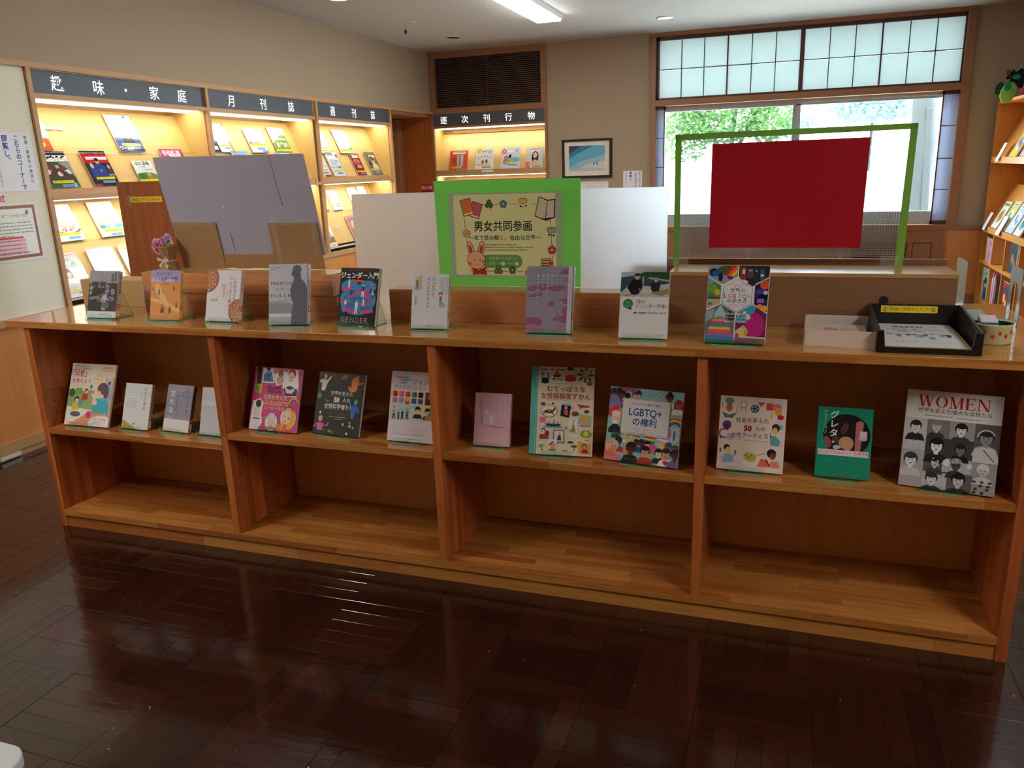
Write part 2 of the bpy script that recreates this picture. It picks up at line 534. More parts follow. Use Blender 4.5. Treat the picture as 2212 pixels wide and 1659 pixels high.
class Canvas:
    """flat drawing, 100 units wide, y down from the top; every shape lies a hair above the last"""
    def __init__(s, w, h, bg=None, eps=.000014):
        s.w, s.h, s.k = w, h, w / 100.0
        s.H = h / s.k
        s.v = []; s.f = []; s.c = []; s.n = 1; s.eps = eps
        if bg is not None: s.rect(0, 0, 100, s.H, bg)

    def _add(s, pts, faces, col):
        b = len(s.v); d = -s.eps * s.n; s.n += 1
        s.v += [(min(100, max(0, x)) * s.k - s.w / 2, d, s.h - min(s.H, max(0, y)) * s.k) for x, y in pts]
        s.f += [tuple(b + i for i in f) for f in faces]
        s.c += [(*lin(col), 1)] * len(faces)
        return s

    def poly(s, pts, col):
        return s._add(pts, [tuple(range(len(pts)))], col)

    def rect(s, x0, y0, x1, y1, col):
        x0, x1 = max(0, x0), min(100, x1); y0, y1 = max(0, y0), min(s.H, y1)
        if x1 <= x0 or y1 <= y0: return s
        return s.poly([(x0, y0), (x1, y0), (x1, y1), (x0, y1)], col)

    def ell(s, x, y, rx, ry=None, col=(0, 0, 0), n=18, a0=0, a1=360, rot=0):
        ry = rx if ry is None else ry
        cr, sr = math.cos(math.radians(rot)), math.sin(math.radians(rot))
        pts = []
        for i in range(n + (1 if a1 - a0 < 360 else 0)):
            a = math.radians(a0 + (a1 - a0) * i / n)
            px, py = rx * math.cos(a), ry * math.sin(a)
            X, Y = x + px * cr - py * sr, y + px * sr + py * cr
            pts.append((min(100, max(0, X)), min(s.H, max(0, Y))))
        return s.poly(pts, col)

    def ring(s, x, y, r, t, col, n=20, a0=0, a1=360, ry=None):
        q = (ry / r) if ry else 1
        pts = []; fs = []
        for i in range(n + 1):
            a = math.radians(a0 + (a1 - a0) * i / n)
            for rr in (r, r - t):
                pts.append((min(100, max(0, x + rr * math.cos(a))), min(s.H, max(0, y + rr * q * math.sin(a)))))
        for i in range(n): fs.append((2 * i, 2 * i + 1, 2 * i + 3, 2 * i + 2))
        return s._add(pts, fs, col)

    def rrect(s, x0, y0, x1, y1, r, col):
        pts = []
        for cx, cy, a in ((x1 - r, y1 - r, 0), (x0 + r, y1 - r, 90), (x0 + r, y0 + r, 180), (x1 - r, y0 + r, 270)):
            for i in range(6):
                t = math.radians(a + 18 * i)
                pts.append((cx + r * math.cos(t), cy + r * math.sin(t)))
        return s.poly(pts, col)

    def line(s, x0, y0, x1, y1, t, col):
        dx, dy = x1 - x0, y1 - y0; l = math.hypot(dx, dy) or 1
        nx, ny = -dy / l * t / 2, dx / l * t / 2
        return s.poly([(x0 + nx, y0 + ny), (x1 + nx, y1 + ny), (x1 - nx, y1 - ny), (x0 - nx, y0 - ny)], col)

    def text(s, t, x, y, size, col, a='l', bold=.0, sx=1.0, slope=0.0):
        """baseline-ish: y is the top of the em box"""
        vs, fs, x0, x1 = glyphs(t, bold)
        wd = (x1 - x0) * size * sx
        ox = x - (wd / 2 if a == 'c' else (wd if a == 'r' else 0))
        pts = [(ox + (vx - x0) * size * sx, y + size * (.86 - vy) + slope * (vx - x0) * size) for vx, vy in vs]
        return s._add(pts, fs, col)

    def vtext(s, t, x, y, size, col, bold=.0, gap=1.04, drift=0.0):
        """vertical writing, x is the column centre"""
        for i, ch in enumerate(t):
            if ch == ' ': continue
            vs, fs, x0, x1 = glyphs(ch, bold)
            cy = y + size * gap * (i + .5); X = x + drift * i
            if ch in 'ー～「」（）…':
                pts = [(X - (vy - .38) * size, cy + (vx - .5) * size) if ch == 'ー' else (X + (vy - .38) * size * -1, cy + (vx - .5) * size) for vx, vy in vs]
            elif ch in '、。':
                pts = [(X + (vx + .1) * size, cy - (vy + .3) * size) for vx, vy in vs]
            else:
                pts = [(X + (vx - .5) * size, cy - (vy - .38) * size) for vx, vy in vs]
            s._add(pts, fs, col); s.n -= 1
        s.n += 1
        return s

    def micro(s, x, y, x1, col, t=.8, seed=0, vert=False):
        """print too small to read: a row of tiny ticks"""
        r = random.Random(seed + int(x * 13 + y * 7))
        pts = []; fs = []
        p = x if not vert else y
        end = x1
        while p < end:
            l = r.uniform(.35, .95) * t
            o_ = r.uniform(0, .3) * t; q = [(p, y + o_), (p + l, y + o_), (p + l, y + t * .85), (p, y + t * .85)] if not vert else [(x + o_, p), (x + t * .85, p), (x + t * .85, p + l), (x + o_, p + l)]
            b = len(pts); pts += q; fs.append((b, b + 1, b + 2, b + 3))
            p += l + .42 * t
        return s._add(pts, fs, col)

    def bust(s, x, y, r, skin, hair, cloth, bg=None, long=False, hat=None):
        """head and shoulders; x, y = face centre, r = face half width"""
        if bg: s.rect(x - 2.2 * r, y - 2 * r, x + 2.2 * r, y + 2.9 * r, bg)
        if long: s.ell(x, y + .5 * r, 1.35 * r, 1.9 * r, hair)
        else: s.ell(x, y - .35 * r, 1.2 * r, 1.2 * r, hair)
        s.poly([(x - 2 * r, y + 3 * r), (x - 1.5 * r, y + 1.7 * r), (x - .4 * r, y + 1.25 * r), (x + .4 * r, y + 1.25 * r), (x + 1.5 * r, y + 1.7 * r), (x + 2 * r, y + 3 * r)], cloth)
        s.rect(x - .35 * r, y + .8 * r, x + .35 * r, y + 1.5 * r, skin)
        s.ell(x, y, .9 * r, 1.15 * r, skin)
        s.ell(x, y - .75 * r, .95 * r, .5 * r, hair)
        for d in (-1, 1): s.ell(x + d * .35 * r, y - .02 * r, .12 * r, .1 * r, (30, 22, 20), 6)
        s.ell(x, y + .6 * r, .28 * r, .1 * r, (150, 60, 55), 6)
        if hat: s.ell(x, y - 1.0 * r, 1.1 * r, .55 * r, hat)
        return s

    def figure(s, x, y, h, top, bot, skin=(236, 196, 164), hair=(40, 28, 24)):
        """small standing figure, y = feet"""
        s.ell(x, y - .88 * h, .085 * h, .1 * h, hair, 8)
        s.ell(x, y - .86 * h, .065 * h, .075 * h, skin, 8)
        s.poly([(x - .13 * h, y - .76 * h), (x + .13 * h, y - .76 * h), (x + .1 * h, y - .42 * h), (x - .1 * h, y - .42 * h)], top)
        s.poly([(x - .1 * h, y - .44 * h), (x + .1 * h, y - .44 * h), (x + .13 * h, y), (x + .05 * h, y), (x, y - .36 * h), (x - .05 * h, y), (x - .13 * h, y)], bot)
        return s

    def flower(s, x, y, r, col, mid=(250, 240, 200), n=5, out=None):
        for i in range(n):
            a = 2 * PI * i / n - PI / 2
            if out: s.ell(x + .6 * r * math.cos(a), y + .6 * r * math.sin(a), .52 * r, None, out, 10)
        for i in range(n):
            a = 2 * PI * i / n - PI / 2
            s.ell(x + .6 * r * math.cos(a), y + .6 * r * math.sin(a), .42 * r, None, col, 10)
        return s.ell(x, y, .25 * r, None, mid, 8)

    def rainbow(s, x, y, r, a0=180, a1=360, t=None):
        t = t or r * .5
        cs = [(226, 52, 46), (244, 150, 40), (250, 226, 70), (70, 170, 80), (60, 110, 200), (140, 70, 160)]
        for i, c in enumerate(cs): s.ring(x, y, r - i * t / 6, t / 6, c, 12, a0, a1)
        return s

    def build(s, name, parent, loc=(0, 0, 0), rot=(0, 0, 0), m=None):
        me = bpy.data.meshes.new(name)
        me.from_pydata(s.v, [], s.f)
        at = me.attributes.new('ink', 'FLOAT_COLOR', 'FACE')
        at.data.foreach_set('color', [x for c in s.c for x in c])
        me.materials.append(m or M['ink'])
        o = link(bpy.data.objects.new(name, me), parent)
        o.location = loc; o.rotation_euler = rot
        return o

# ------------------------------------------------------------------ the room shell
LX, BY, HC = -3.93, 8.745, 2.69        # left wall, back wall, ceiling
EAST, SOUTH = 2.16, -2.6

# floor: dark slab with the joints, waxed parquet blocks of five strips laid on it
fl = struct(box('floor', M['floor_base'], None, -4.9, EAST + .2, SOUTH - .2, BY + .3, -.12, -.0025))
STRIP = {}
for hz in (0, 1):
    b = MB()
    g, g2 = .0008, .00025
    if hz: b.box(-.15 + g, .15 - g, -.03 + g2, .03 - g2, -.012, 0)
    else: b.box(-.03 + g2, .03 - g2, -.15 + g, .15 - g, -.012, 0)
    o = b.build('floor_plank', M['floor'], None, bevel=.0005, seg=1)
    STRIP[hz] = o.data
    bpy.data.objects.remove(o)
tiles = []
mwi = cam.matrix_world.inverted()
for i in range(-12, 12):
    for j in range(-15, 26):
        x, y = -1.37 + .3 * i + .15, 1.53 + .3 * j + .15
        if x < -4.35 or x > EAST or y > BY or y < SOUTH: continue
        hz = (i + j) % 2 == 1
        q = mwi @ Vector((x, y, 0))
        vis = False
        if q.z < -.3:
            u, v = -q.x / q.z * 1712.3, q.y / q.z * 1712.3
            vis = abs(u) < 1230 and abs(v) < 960 and (y < 2.36 or x < -2.7 or x > .7)
        tiles.append((0 if vis else 1, math.hypot(x, y), x, y, hz))
tiles.sort()
rest = MB()
rr = random.Random(3)
for k, (_, _, x, y, hz) in enumerate(tiles):
    for s in range(5):
        d = -.12 + .06 * s
        px, py = (x, y + d) if hz else (x + d, y)
        z = rr.uniform(-.0006, .0004)
        if k < 60:
            o = link(bpy.data.objects.new('floor_plank', STRIP[int(hz)]), fl)
            o.location = (px, py, z)
            o.rotation_euler = (rr.uniform(-.0022, .0022), rr.uniform(-.0022, .0022), 0)
        else:
            a, c = (.1493, .0293) if hz else (.0293, .1493)
            rest.box(px - a, px + a, py - c, py + c, -.012, z)
o = rest.build('distant_floor_planks', M['floor'], fl, fix=False)
o['kind'] = 'stuff'

ce = struct(box('ceiling', M['ceil'], None, -4.9, EAST + .3, SOUTH - .3, BY + .3, HC, HC + .15))
struct(box('wall_front', M['wall'], None, -4.9, EAST + .3, SOUTH - .15, SOUTH, 0, HC))
wr = MB()
wr.box(EAST, EAST + .15, SOUTH, 4.4, 0, HC).box(EAST, EAST + .15, 5.4, BY + .3, 0, HC)
wr.box(EAST, EAST + .15, 4.4, 5.4, 0, .85).box(EAST, EAST + .15, 4.4, 5.4, 2.0, HC)
struct(wr.build('wall_right', M['wall']))
w4 = struct(thing('window_4', None, None), 'aluminium window in the right wall, outside the picture')
MB().box(EAST + .03, EAST + .09, 4.4, 5.4, .85, .90).box(EAST + .03, EAST + .09, 4.4, 5.4, 1.95, 2.0).box(EAST + .03, EAST + .09, 4.4, 4.45, .85, 2.0).box(EAST + .03, EAST + .09, 5.35, 5.4, .85, 2.0).box(EAST + .03, EAST + .09, 4.88, 4.92, .85, 2.0).build('window_frame', M['alu'], w4)
for a, b in ((4.44, 4.89), (4.91, 5.36)):
    box('pane', M['glass'], w4, EAST + .055, EAST + .059, a, b, .89, 1.96)

# left wall: solid above the display units, cream notice board, door recess
wl = MB()
wl.box(-4.75, LX, SOUTH, 8.745, 2.065, HC)
wl.box(-4.75, LX, SOUTH, 3.45, .735, 2.065)
wl.box(-4.75, LX, SOUTH, 7.70, 0, .70)
wl.box(-4.90, -4.74, SOUTH, BY + .3, 0, HC)
struct(wl.build('wall_left', M['wall']))
cb = struct(box('trim_1', M['wall_cream'], None, LX, LX + .012, SOUTH, 3.452, .735, 2.035), 'cream notice board panel on the left wall')
struct(box('trim_2', M['unit_frame'], None, LX, LX + .03, SOUTH, 8.745, 2.035, 2.065), 'pale wooden rail above the display bays')
# wainscot with separate orange panels, pale ledge and baseboard
wa = struct(box('trim_3', M['unit_frame'], None, LX, LX + .035, SOUTH, 7.70, .70, .737), 'pale wooden ledge along the left wall')
y = 7.66
while y > SOUTH:
    box('wainscot_panel', M['wainscot'], wa, LX, LX + .018, y - .9 + .004, y - .004, .09, .70)
    y -= .9
bb = struct(MB().box(LX, LX + .03, SOUTH, 7.7, .035, .09).box(LX, LX + .022, SOUTH, 7.7, 0, .033).build('baseboard_left', M['unit_frame']))
box('cable_clip', M['whitep'], bb, LX + .022, LX + .035, 2.86, 2.98, .008, .03)

# door recess at the far left corner
dr = MB()
dr.box(-4.74, -4.30, 7.70, 7.72, 0, 2.0).box(-4.74, LX, 7.70, 8.745, 2.0, 2.065)
struct(dr.build('trim_4', M['trim'], None), 'brown lining of the door recess')
struct(box('trim_5', M['cartwood'], None, -4.74, LX - .002, BY - .02, BY + .0, 0, 2.0), 'dark brown side of the door recess')
d1 = struct(box('door_1', M['unit_frame'], None, -4.40, -4.36, 7.72, 8.72, 0, 1.985))
box('door_closer', M['alu'], d1, -4.36, -4.32, 8.25, 8.45, 1.93, 1.965)
box('door_frame', M['trim_z'], d1, -4.43, -4.30, 8.60, 8.724, 0, 1.99)
rs = tag(box('fire_hydrant_sign', M['red'], None, -4.10, -3.955, BY - .026, BY - .0205, 1.17, 1.272), 'small red sign with white characters beside the door recess', 'sign')
Canvas(.145, .102).text('消火栓', 2, 12, 34, (240, 236, 236), bold=.01).build('sign_lettering', rs, (-4.0275, BY - .027, 1.17))

# back wall with the opening for the window and the recess of the display unit
bw = MB()
WX0, WX1 = -1.40, 1.475
bw.box(-2.555, WX0, BY, BY + .18, .74, HC).box(WX1, EAST, BY, BY + .18, .74, HC)
bw.box(-3.93, -2.555, BY + .02, BY + .18, 0, .50)
bw.box(-2.555, EAST, BY, BY + .18, 0, .74)
bw.box(-4.74, -3.93, BY, BY + .18, 0, HC)
struct(bw.build('wall_back', M['wall']))
bt = struct(MB().box(-2.555, 1.13, BY - .03, BY, .705, .74).box(1.13, EAST, BY - .03, BY, .705, .74).build('trim_6', M['trim']), 'brown rail under the window')
for x0, x1, m in ((-2.55, -1.3, 'wainscot'), (-1.27, -.4, 'trim_z'), (-.37, .5, 'trim_z'), (.53, 1.425, 'trim_z'), (1.452, EAST, 'wainscot')):
    box('wainscot_panel', M[m], bt, x0, x1, BY - .016, BY, .09, .703)
box('panel_stile', M['trim_z'], bt, 1.425, 1.452, BY - .024, BY, 0, .705)
fr = MB()
for a in ((1.165, 1.172, .2, .582), (1.33, 1.337, .2, .582), (1.165, 1.337, .575, .582)):
    fr.box(a[0], a[1], BY - .022, BY - .016, a[2], a[3])
fr.build('panel_door', M['dark_trim'], bt)
vent = tag(box('radiator_grille', M['hole'], None, .62, 1.118, BY - .02, BY - .017, .24, .595), 'brown slatted radiator grille low under the window', 'grille')
for i in range(15):
    box('slat', M['trim'], vent, .62, 1.118, BY - .034, BY - .020, .247 + i * .024, .259 + i * .024)
struct(box('baseboard_back', M['trim'], None, -2.55, EAST, BY - .03, BY, 0, .09))

# ------------------------------------------------------------------ windows
w2 = thing('window_2', None, None)
del_ = [k for k in w2.keys()]
struct(w2, 'wide paper-screen transom with brown lattice')
f = MB()
f.box(WX0 - .02, WX1 + .04, BY - .035, BY + .16, 2.655, 2.69).box(WX0 - .02, -1.375, BY - .035, BY + .16, .74, 2.66)
f.box(1.445, WX1 + .04, BY - .035, BY + .16, .74, 2.66).box(-1.375, 1.445, BY - .035, BY + .16, 1.985, 2.045)
f.box(-1.375, 1.445, BY - .035, BY + .16, .737, .757)
f.build('window_frame', M['trim'], w2)
f = MB()
f.box(-1.375, 1.445, BY + .02, BY + .06, 2.622, 2.655).box(-1.375, 1.445, BY + .02, BY + .06, 2.045, 2.067)
f.box(-1.375, -1.345, BY + .02, BY + .06, 2.04, 2.65).box(1.433, 1.445, BY + .02, BY + .06, 2.04, 2.65)
f.build('screen_frame', M['dark_trim'], w2)
cols = [(-1.345, -.672), (-.660, .018), (.057, .739), (.751, 1.433)]
for a, b in ((-.672, -.660), (.018, .057), (.739, .751)):
    box('screen_stile', M['dark_trim'], w2, a, b, BY + .022, BY + .058, 2.06, 2.63)
for a, b in cols:
    wd = (b - a) / 3
    for i in (1, 2):
        box('lattice_bar', M['dark_trim'], w2, a + wd * i - .004, a + wd * i + .004, BY + .03, BY + .048, 2.067, 2.622)
    box('lattice_bar', M['dark_trim'], w2, a, b, BY + .03, BY + .048, 2.338, 2.346)
    for i in range(3):
        for z0, z1 in ((2.067, 2.338), (2.346, 2.622)):
            box('paper_pane', M['shoji'], w2, a + wd * i, a + wd * (i + 1), BY + .050, BY + .052, z0, z1)
w1 = thing('window_1', None, None)
struct(w1, 'aluminium sliding window looking onto the garden')
f = MB()
f.box(-1.375, 1.445, BY + .09, BY + .15, 1.955, 1.99).box(-1.375, 1.445, BY + .09, BY + .15, .757, .80)
f.box(-1.375, -1.34, BY + .09, BY + .15, .8, 1.96).box(1.41, 1.445, BY + .09, BY + .15, .8, 1.96)
f.build('window_frame', M['alu'], w1)
for k, (a, b, d) in enumerate(((-1.34, .055, .10), (-.02, 1.41, .125))):
    f = MB()
    f.box(a, b, BY + d, BY + d + .022, .80, .878).box(a, b, BY + d, BY + d + .022, 1.93, 1.955)
    f.box(a, a + .045, BY + d, BY + d + .022, .87, 1.94).box(b - .045, b, BY + d, BY + d + .022, .87, 1.94)
    s = f.build('sash', M['alu'], w1)
    box('pane', M['glass'], s, a + .04, b - .04, BY + d + .009, BY + d + .013, .87, 1.94)
w3 = thing('window_3', None, None)
struct(w3, 'narrow paper side screens flanking the window')
for x0, x1 in ((-1.375, -1.278), (1.306, 1.445)):
    f = MB()
    f.box(x0, x1, BY + .02, BY + .05, 1.953, 1.985).box(x0, x1, BY + .02, BY + .05, .757, .791)
    inner = (x1 - .012, x1) if x0 < 0 else (x0, x0 + .012)
    f.box(inner[0], inner[1], BY + .02, BY + .05, .757, 1.985)
    f.build('screen_frame', M['dark_trim'], w3)
    zs = [.791, 1.084, 1.374, 1.671, 1.953]
    for i in range(4):
        box('paper_pane', M['shoji_b'], w3, x0 + .002, x1 - .002, BY + .038, BY + .040, zs[i], zs[i + 1])
        if i: box('lattice_bar', M['dark_trim'], w3, x0, x1, BY + .024, BY + .037, zs[i] - .004, zs[i] + .004)

# ------------------------------------------------------------------ outside
gr = struct(box('ground', mat('pale_gravel', (214, 210, 200), .9), None, -40, 40, BY + .3, 70, -.45, -.35))
gw = tag(box('garden_wall', mat('white_rendered_wall', (238, 238, 234), .8), None, -9, 9, 12.6, 12.8, -.35, 1.20), 'low white garden wall beyond the window', 'wall')


def leaves(name, parent, c, rad, n, size, m, seed):
    r = random.Random(seed); b = MB()
    for _ in range(n):
        while True:
            p = Vector((r.uniform(-1, 1), r.uniform(-1, 1), r.uniform(-1, 1)))
            if .25 < p.length < 1: break
        q = Vector((c[0] + p.x * rad[0], c[1] + p.y * rad[1], c[2] + p.z * rad[2]))
        u = Vector((r.gauss(0, 1), r.gauss(0, 1), r.gauss(0, .5))).normalized() * size * r.uniform(.6, 1.3)
        v = u.cross(Vector((r.gauss(0, 1), r.gauss(0, 1), r.gauss(0, 1)))).normalized() * size * .5
        b.quad(q - u, q - v, q + u, q + v)
    o = b.build(name, m, parent, fix=False)
    o['kind'] = 'stuff'
    return o


lf = translucent('spring_leaves', (.055, .12, .035), .5, (.07, .15, .04), .01)
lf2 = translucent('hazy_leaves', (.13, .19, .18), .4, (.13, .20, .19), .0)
bark = mat('grey_bark', (46, 50, 50), .9, bump=.6, bscale=14, var=.2, vscale=6)
t = thing('maple_tree', 'bright green leafy tree outside the left half of the window', 'tree', (-1.0, 14.2, -.35))
b = MB()
b.cyl((0, 0, 0), .12, 2.0, 12, r2=.07)
for a, l in ((.5, 1.1), (-.6, 1.0), (.1, 1.3)):
    b.hexa([(-.04, -.04, 1.7), (.04, -.04, 1.7), (.04, .04, 1.7), (-.04, .04, 1.7), (a * l - .02, -.02, 1.7 + l), (a * l + .02, -.02, 1.7 + l), (a * l + .02, .02, 1.7 + l), (a * l - .02, .02, 1.7 + l)])
b.build('trunk', bark, t)
leaves('foliage', t, (-.15, 0, 2.75), (.85, .8, .75), 2600, .055, lf, 1)
leaves('foliage', t, (-.75, .2, 2.3), (.5, .6, .55), 900, .05, lf, 2)
leaves('foliage', t, (.65, -.1, 2.35), (.4, .5, .35), 700, .05, lf, 3)
t = thing('shrub', 'sparse green shrub at the left edge of the window view', 'shrub', (-2.45, 15.6, -.35))
leaves('foliage', t, (-.1, 0, 1.9), (.28, .4, .75), 420, .05, lf, 4)
box('stem', bark, t, -.03, .03, -.03, .03, 0, 1.6)
t = thing('old_tree', 'thick grey trunk leaning past the right side of the window', 'tree', (1.5, 11.2, -.35))
b = MB()
prev = None
rings = [(0, .16, 0), (.02, .15, .7), (.0, .14, 1.3), (.01, .15, 1.9), (-.02, .13, 2.4), (.05, .12, 3.2)]
for q in range(len(rings) - 1):
    (xa, ra, za), (xb, rb, zb) = rings[q], rings[q + 1]
    n = 14; base = len(b.v)
    for (xx, r_, zz) in ((xa, ra, za), (xb, rb, zb)):
        for i in range(n):
            an = 2 * PI * i / n
            b.v.append((xx + r_ * math.cos(an) * (1 + .12 * math.sin(3 * an)), r_ * math.sin(an), zz))
    for i in range(n):
        j = (i + 1) % n
        b.f.append((base + i, base + j, base + n + j, base + n + i))
b.build('trunk', bark, t, smooth=True)
b2 = MB()
b2.hexa([(.06, -.16, .2), (.16, -.16, .2), (.16, -.06, .2), (.06, -.06, .2), (-.02, -.15, 2.3), (.06, -.15, 2.3), (.06, -.08, 2.3), (-.02, -.08, 2.3)])
b2.build('limb', bark, t, bevel=.02)
leaves('foliage', t, (-.5, .3, 2.62), (.5, .5, .2), 260, .05, lf, 6)
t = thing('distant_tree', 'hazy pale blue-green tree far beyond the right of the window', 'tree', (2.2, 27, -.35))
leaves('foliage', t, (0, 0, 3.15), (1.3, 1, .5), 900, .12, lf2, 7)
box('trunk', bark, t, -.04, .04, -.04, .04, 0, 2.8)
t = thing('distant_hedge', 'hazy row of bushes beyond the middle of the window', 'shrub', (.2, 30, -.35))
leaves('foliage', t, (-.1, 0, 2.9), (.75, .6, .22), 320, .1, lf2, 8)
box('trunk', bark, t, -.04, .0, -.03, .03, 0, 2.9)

# ------------------------------------------------------------------ ceiling fittings
def fixture(y0, y1, label, m):
    t = thing('ceiling_light', label, 'light', (-2.075, (y0 + y1) / 2, HC), 0, 'fluorescent strips on the ceiling')
    h = (y1 - y0) / 2
    MB().prism([(-.13, 0), (.13, 0), (.115, -.035), (-.115, -.035)], -h, h).build('housing', M['lampmetal'], t)
    box('diffuser', m, t, -.105, .105, -h + .02, h - .02, -.05, -.0345)
    return t


fixture(6.02, 7.25, 'lit fluorescent strip light near the top middle of the picture', M['tube'])
fixture(3.95, 5.15, 'lit fluorescent strip light nearer the counter, above the frame', M['tube'])
for x, k in ((-3.0, 1), (1.75, 3)):
    t = thing('ceiling_light', 'dimly lit fluorescent strip behind the viewer, number %d from the left' % k if 0 else ('dim strip light behind the viewer over the left side', 'dim strip light behind the viewer over the middle', 'dim strip light behind the viewer over the right side')[k - 1], 'light', (x, .75, HC), 0, 'fluorescent strips on the ceiling')
    MB().prism([(-.13, 0), (.13, 0), (.115, -.035), (-.115, -.035)], -.6, .6).build('housing', M['lampmetal'], t)
    box('diffuser', M['tubenear'], t, -.105, .105, -.58, .58, -.05, -.0345)


def downlight(x, y, label, lit):
    t = thing('downlight', label, 'light', (x, y, HC), 0, 'round ceiling downlights')
    MB().lathe((0, 0, 0), [(.085, 0), (.085, -.006), (.072, -.008), (.070, -.002)], 28).build('rim', M['lampmetal'], t, smooth=True)
    MB().cyl((0, 0, -.003), .071, .002, 28).build('lamp' if lit else 'socket', lit or M['hole'], t)


dl = emis('downlight_lit', (.75, .85, 1.0), 1.0)
downlight(-3.27, 5.72, 'bright round downlight cut by the top edge of the picture', emis('downlight_bright', (.95, .98, 1), 4))
downlight(-3.245, 7.86, 'round downlight with a dark empty socket near the room corner', None)
downlight(-1.154, 7.85, 'faintly glowing round downlight left of the paper-screen window', dl)
downlight(-3.27, 3.75, 'round downlight above the left end of the counter', emis('downlight_bright_b', (.85, .92, 1), 5))
t = thing('ceiling_sensor', 'small round ceiling sensor cap left of the dark socket', 'sensor', (-3.24, 6.90, HC))
MB().lathe((0, 0, 0), [(.045, 0), (.045, -.004), (.0, -.006)], 20).build('cap', M['ceil'], t, smooth=True)
t = thing('hanging_ring', 'tiny dark green ring hanging below the ceiling near the corner', 'ring', (-3.30, 6.90, HC - .075))
MB().box(-.001, .001, -.001, .001, .02, .075).build('cord', M['hole'], t)
MB().lathe((0, 0, 0), [(.010, .010), (.016, .0), (.010, -.014), (.004, -.018), (.004, .02), (.010, .010)], 12).build('ring_body', mat('bottle_green', (20, 70, 50), .4), t, smooth=True)

# ------------------------------------------------------------------ magazine display bays on the left wall
KS = .45
XB = -3.975


def bay(n, y0, y1, text, label):
    """lit display bay: box recessed in the wall; y0..y1 clear opening"""
    t = thing('magazine_rack', label, 'rack', (LX, (y0 + y1) / 2, .737), 0, 'lit magazine racks of the left wall')
    hw = (y1 - y0) / 2
    Z = -.737
    U = M['unit']
    XD = -.33
    box('back_panel', U, t, XD - .01, XD, -hw, hw, 0, 2.035 + Z)
    for s in (-1, 1):
        box('side_panel', U, t, XD, -.002, -hw if s < 0 else hw - .008, -hw + .008 if s < 0 else hw, 0, 1.905 + Z)
    box('stile', M['unit_frame'], t, -.02, .028, -hw - .027, -hw, 0, 2.035 + Z)
    if n == 3: box('stile', M['unit_frame'], t, -.02, .028, hw, hw + .035, 0, 2.035 + Z)
    # sign band
    sg = box('sign_panel', M['sign'], t, -.02, .006, -hw, hw, 1.907 + Z, 2.033 + Z)
    for ch, yy in text:
        c = Canvas(.1, .1, eps=.0002)
        c.text(ch, 50, 4, 88, (255, 255, 255), 'c', .008)
        o = c.build('sign_character', sg, (0, 0, 0), m=M['glow'])
        o.rotation_euler = (0, 0, PI / 2)
        o.location = (.0075, yy - (y0 + y1) / 2, 1.915 + Z)
    box('top_rail', M['unit_frame'], t, -.02, .026, -hw, hw, 1.882 + Z, 1.907 + Z)
    # the middle rail
    MB().box(-.02, .03, -hw, hw, 1.337 + Z, 1.363 + Z).build('middle_rail', M['unit_frame'], t)
    box('middle_shelf', U, t, XD, -.02, -hw, hw, 1.337 + Z, 1.355 + Z)
    for zt, zb, tag_ in ((1.882, 1.363, 'u'), (1.337, .76, 'l')):
        # lit diffuser under the top and the wooden bar behind it
        box('light_diffuser', M['diff'], t, -.16, -.03, -hw + .02, hw - .02, zt + Z - .006, zt + Z - .001)
        box('light_bar', M['unit_frame'], t, XD + .01, XD + .045, -hw + .002, hw - (.33 if tag_ == 'u' else .3), zt + Z - .045, zt + Z - .012)
        # sloping display board with a lip for the lower row
        h = zt - zb - .05
        x0 = XB - LX
        x1 = max(XD + .004, x0 - KS * (h))
        hh = (x0 - x1) / KS
        zz = zb + Z + .03
        MB().hexa([(x0 - .014, -hw + .001, zz), (x0 - .006, -hw + .001, zz), (x0 - .006, hw - .001, zz), (x0 - .014, hw - .001, zz),
                   (x1 - .014, -hw + .001, zz + hh), (x1 - .006, -hw + .001, zz + hh), (x1 - .006, hw - .001, zz + hh), (x1 - .014, hw - .001, zz + hh)]).build('display_board', U, t)
        MB().box(x0 - .02, x0 + .02, -hw, hw, zb + Z, zz + (.004 if tag_ == 'u' else -.02)).build('display_lip', M['unit_frame'] if tag_ == 'u' else M['whitep'], t)
        # clear ledge carrying the upper row
        zl = (1.607 if tag_ == 'u' else 1.083) + Z
        xl = x0 - KS * (zl - zz)
        MB().hexa([(xl - .006, -hw + .01, zl), (xl + .018, -hw + .01, zl - .008), (xl + .018, hw - .01, zl - .008), (xl - .006, hw - .01, zl),
                   (xl - .006, -hw + .01, zl + .002), (xl + .018, -hw + .01, zl - .006), (xl + .018, hw - .01, zl - .006), (xl - .006, hw - .01, zl + .002)]).build('clear_ledge', M['acr'], t)
    return t


bay(1, 3.484, 4.878, [('趣', 3.663), ('味', 3.956), ('・', 4.167), ('家', 4.407), ('庭', 4.662)], 'lit magazine rack under the sign for hobbies and home, nearest')
bay(2, 4.905, 6.262, [('月', 5.176), ('刊', 5.564), ('誌', 5.943)], 'lit magazine rack under the sign for monthlies, in the middle')
bay(3, 6.312, 7.662, [('週', 6.59), ('刊', 6.969), ('誌', 7.34)], 'lit magazine rack under the sign for weeklies, farthest')
for y0, y1 in ((1.0, 3.484 - .03),):
    pass
# little white shelf labels stuck on the first rack
t = None
for i, (yy, zz, ww) in enumerate(((3.585, 1.735, .05), (3.70, 1.735, .09), (3.80, 1.733, .05), (4.42, 1.722, .035))):
    xx = XB - KS * (zz - 1.395) + .0005
    o = tag(box('shelf_label', M['white'], None, xx, xx + .002, yy, yy + ww, zz, zz + .018),
            ('short white shelf label, first from the left in the nearest rack', 'long white shelf label in the upper nearest rack', 'white shelf label beside the long one in the nearest rack', 'small white shelf label right of the blue magazine')[i], 'label', 'white shelf labels')

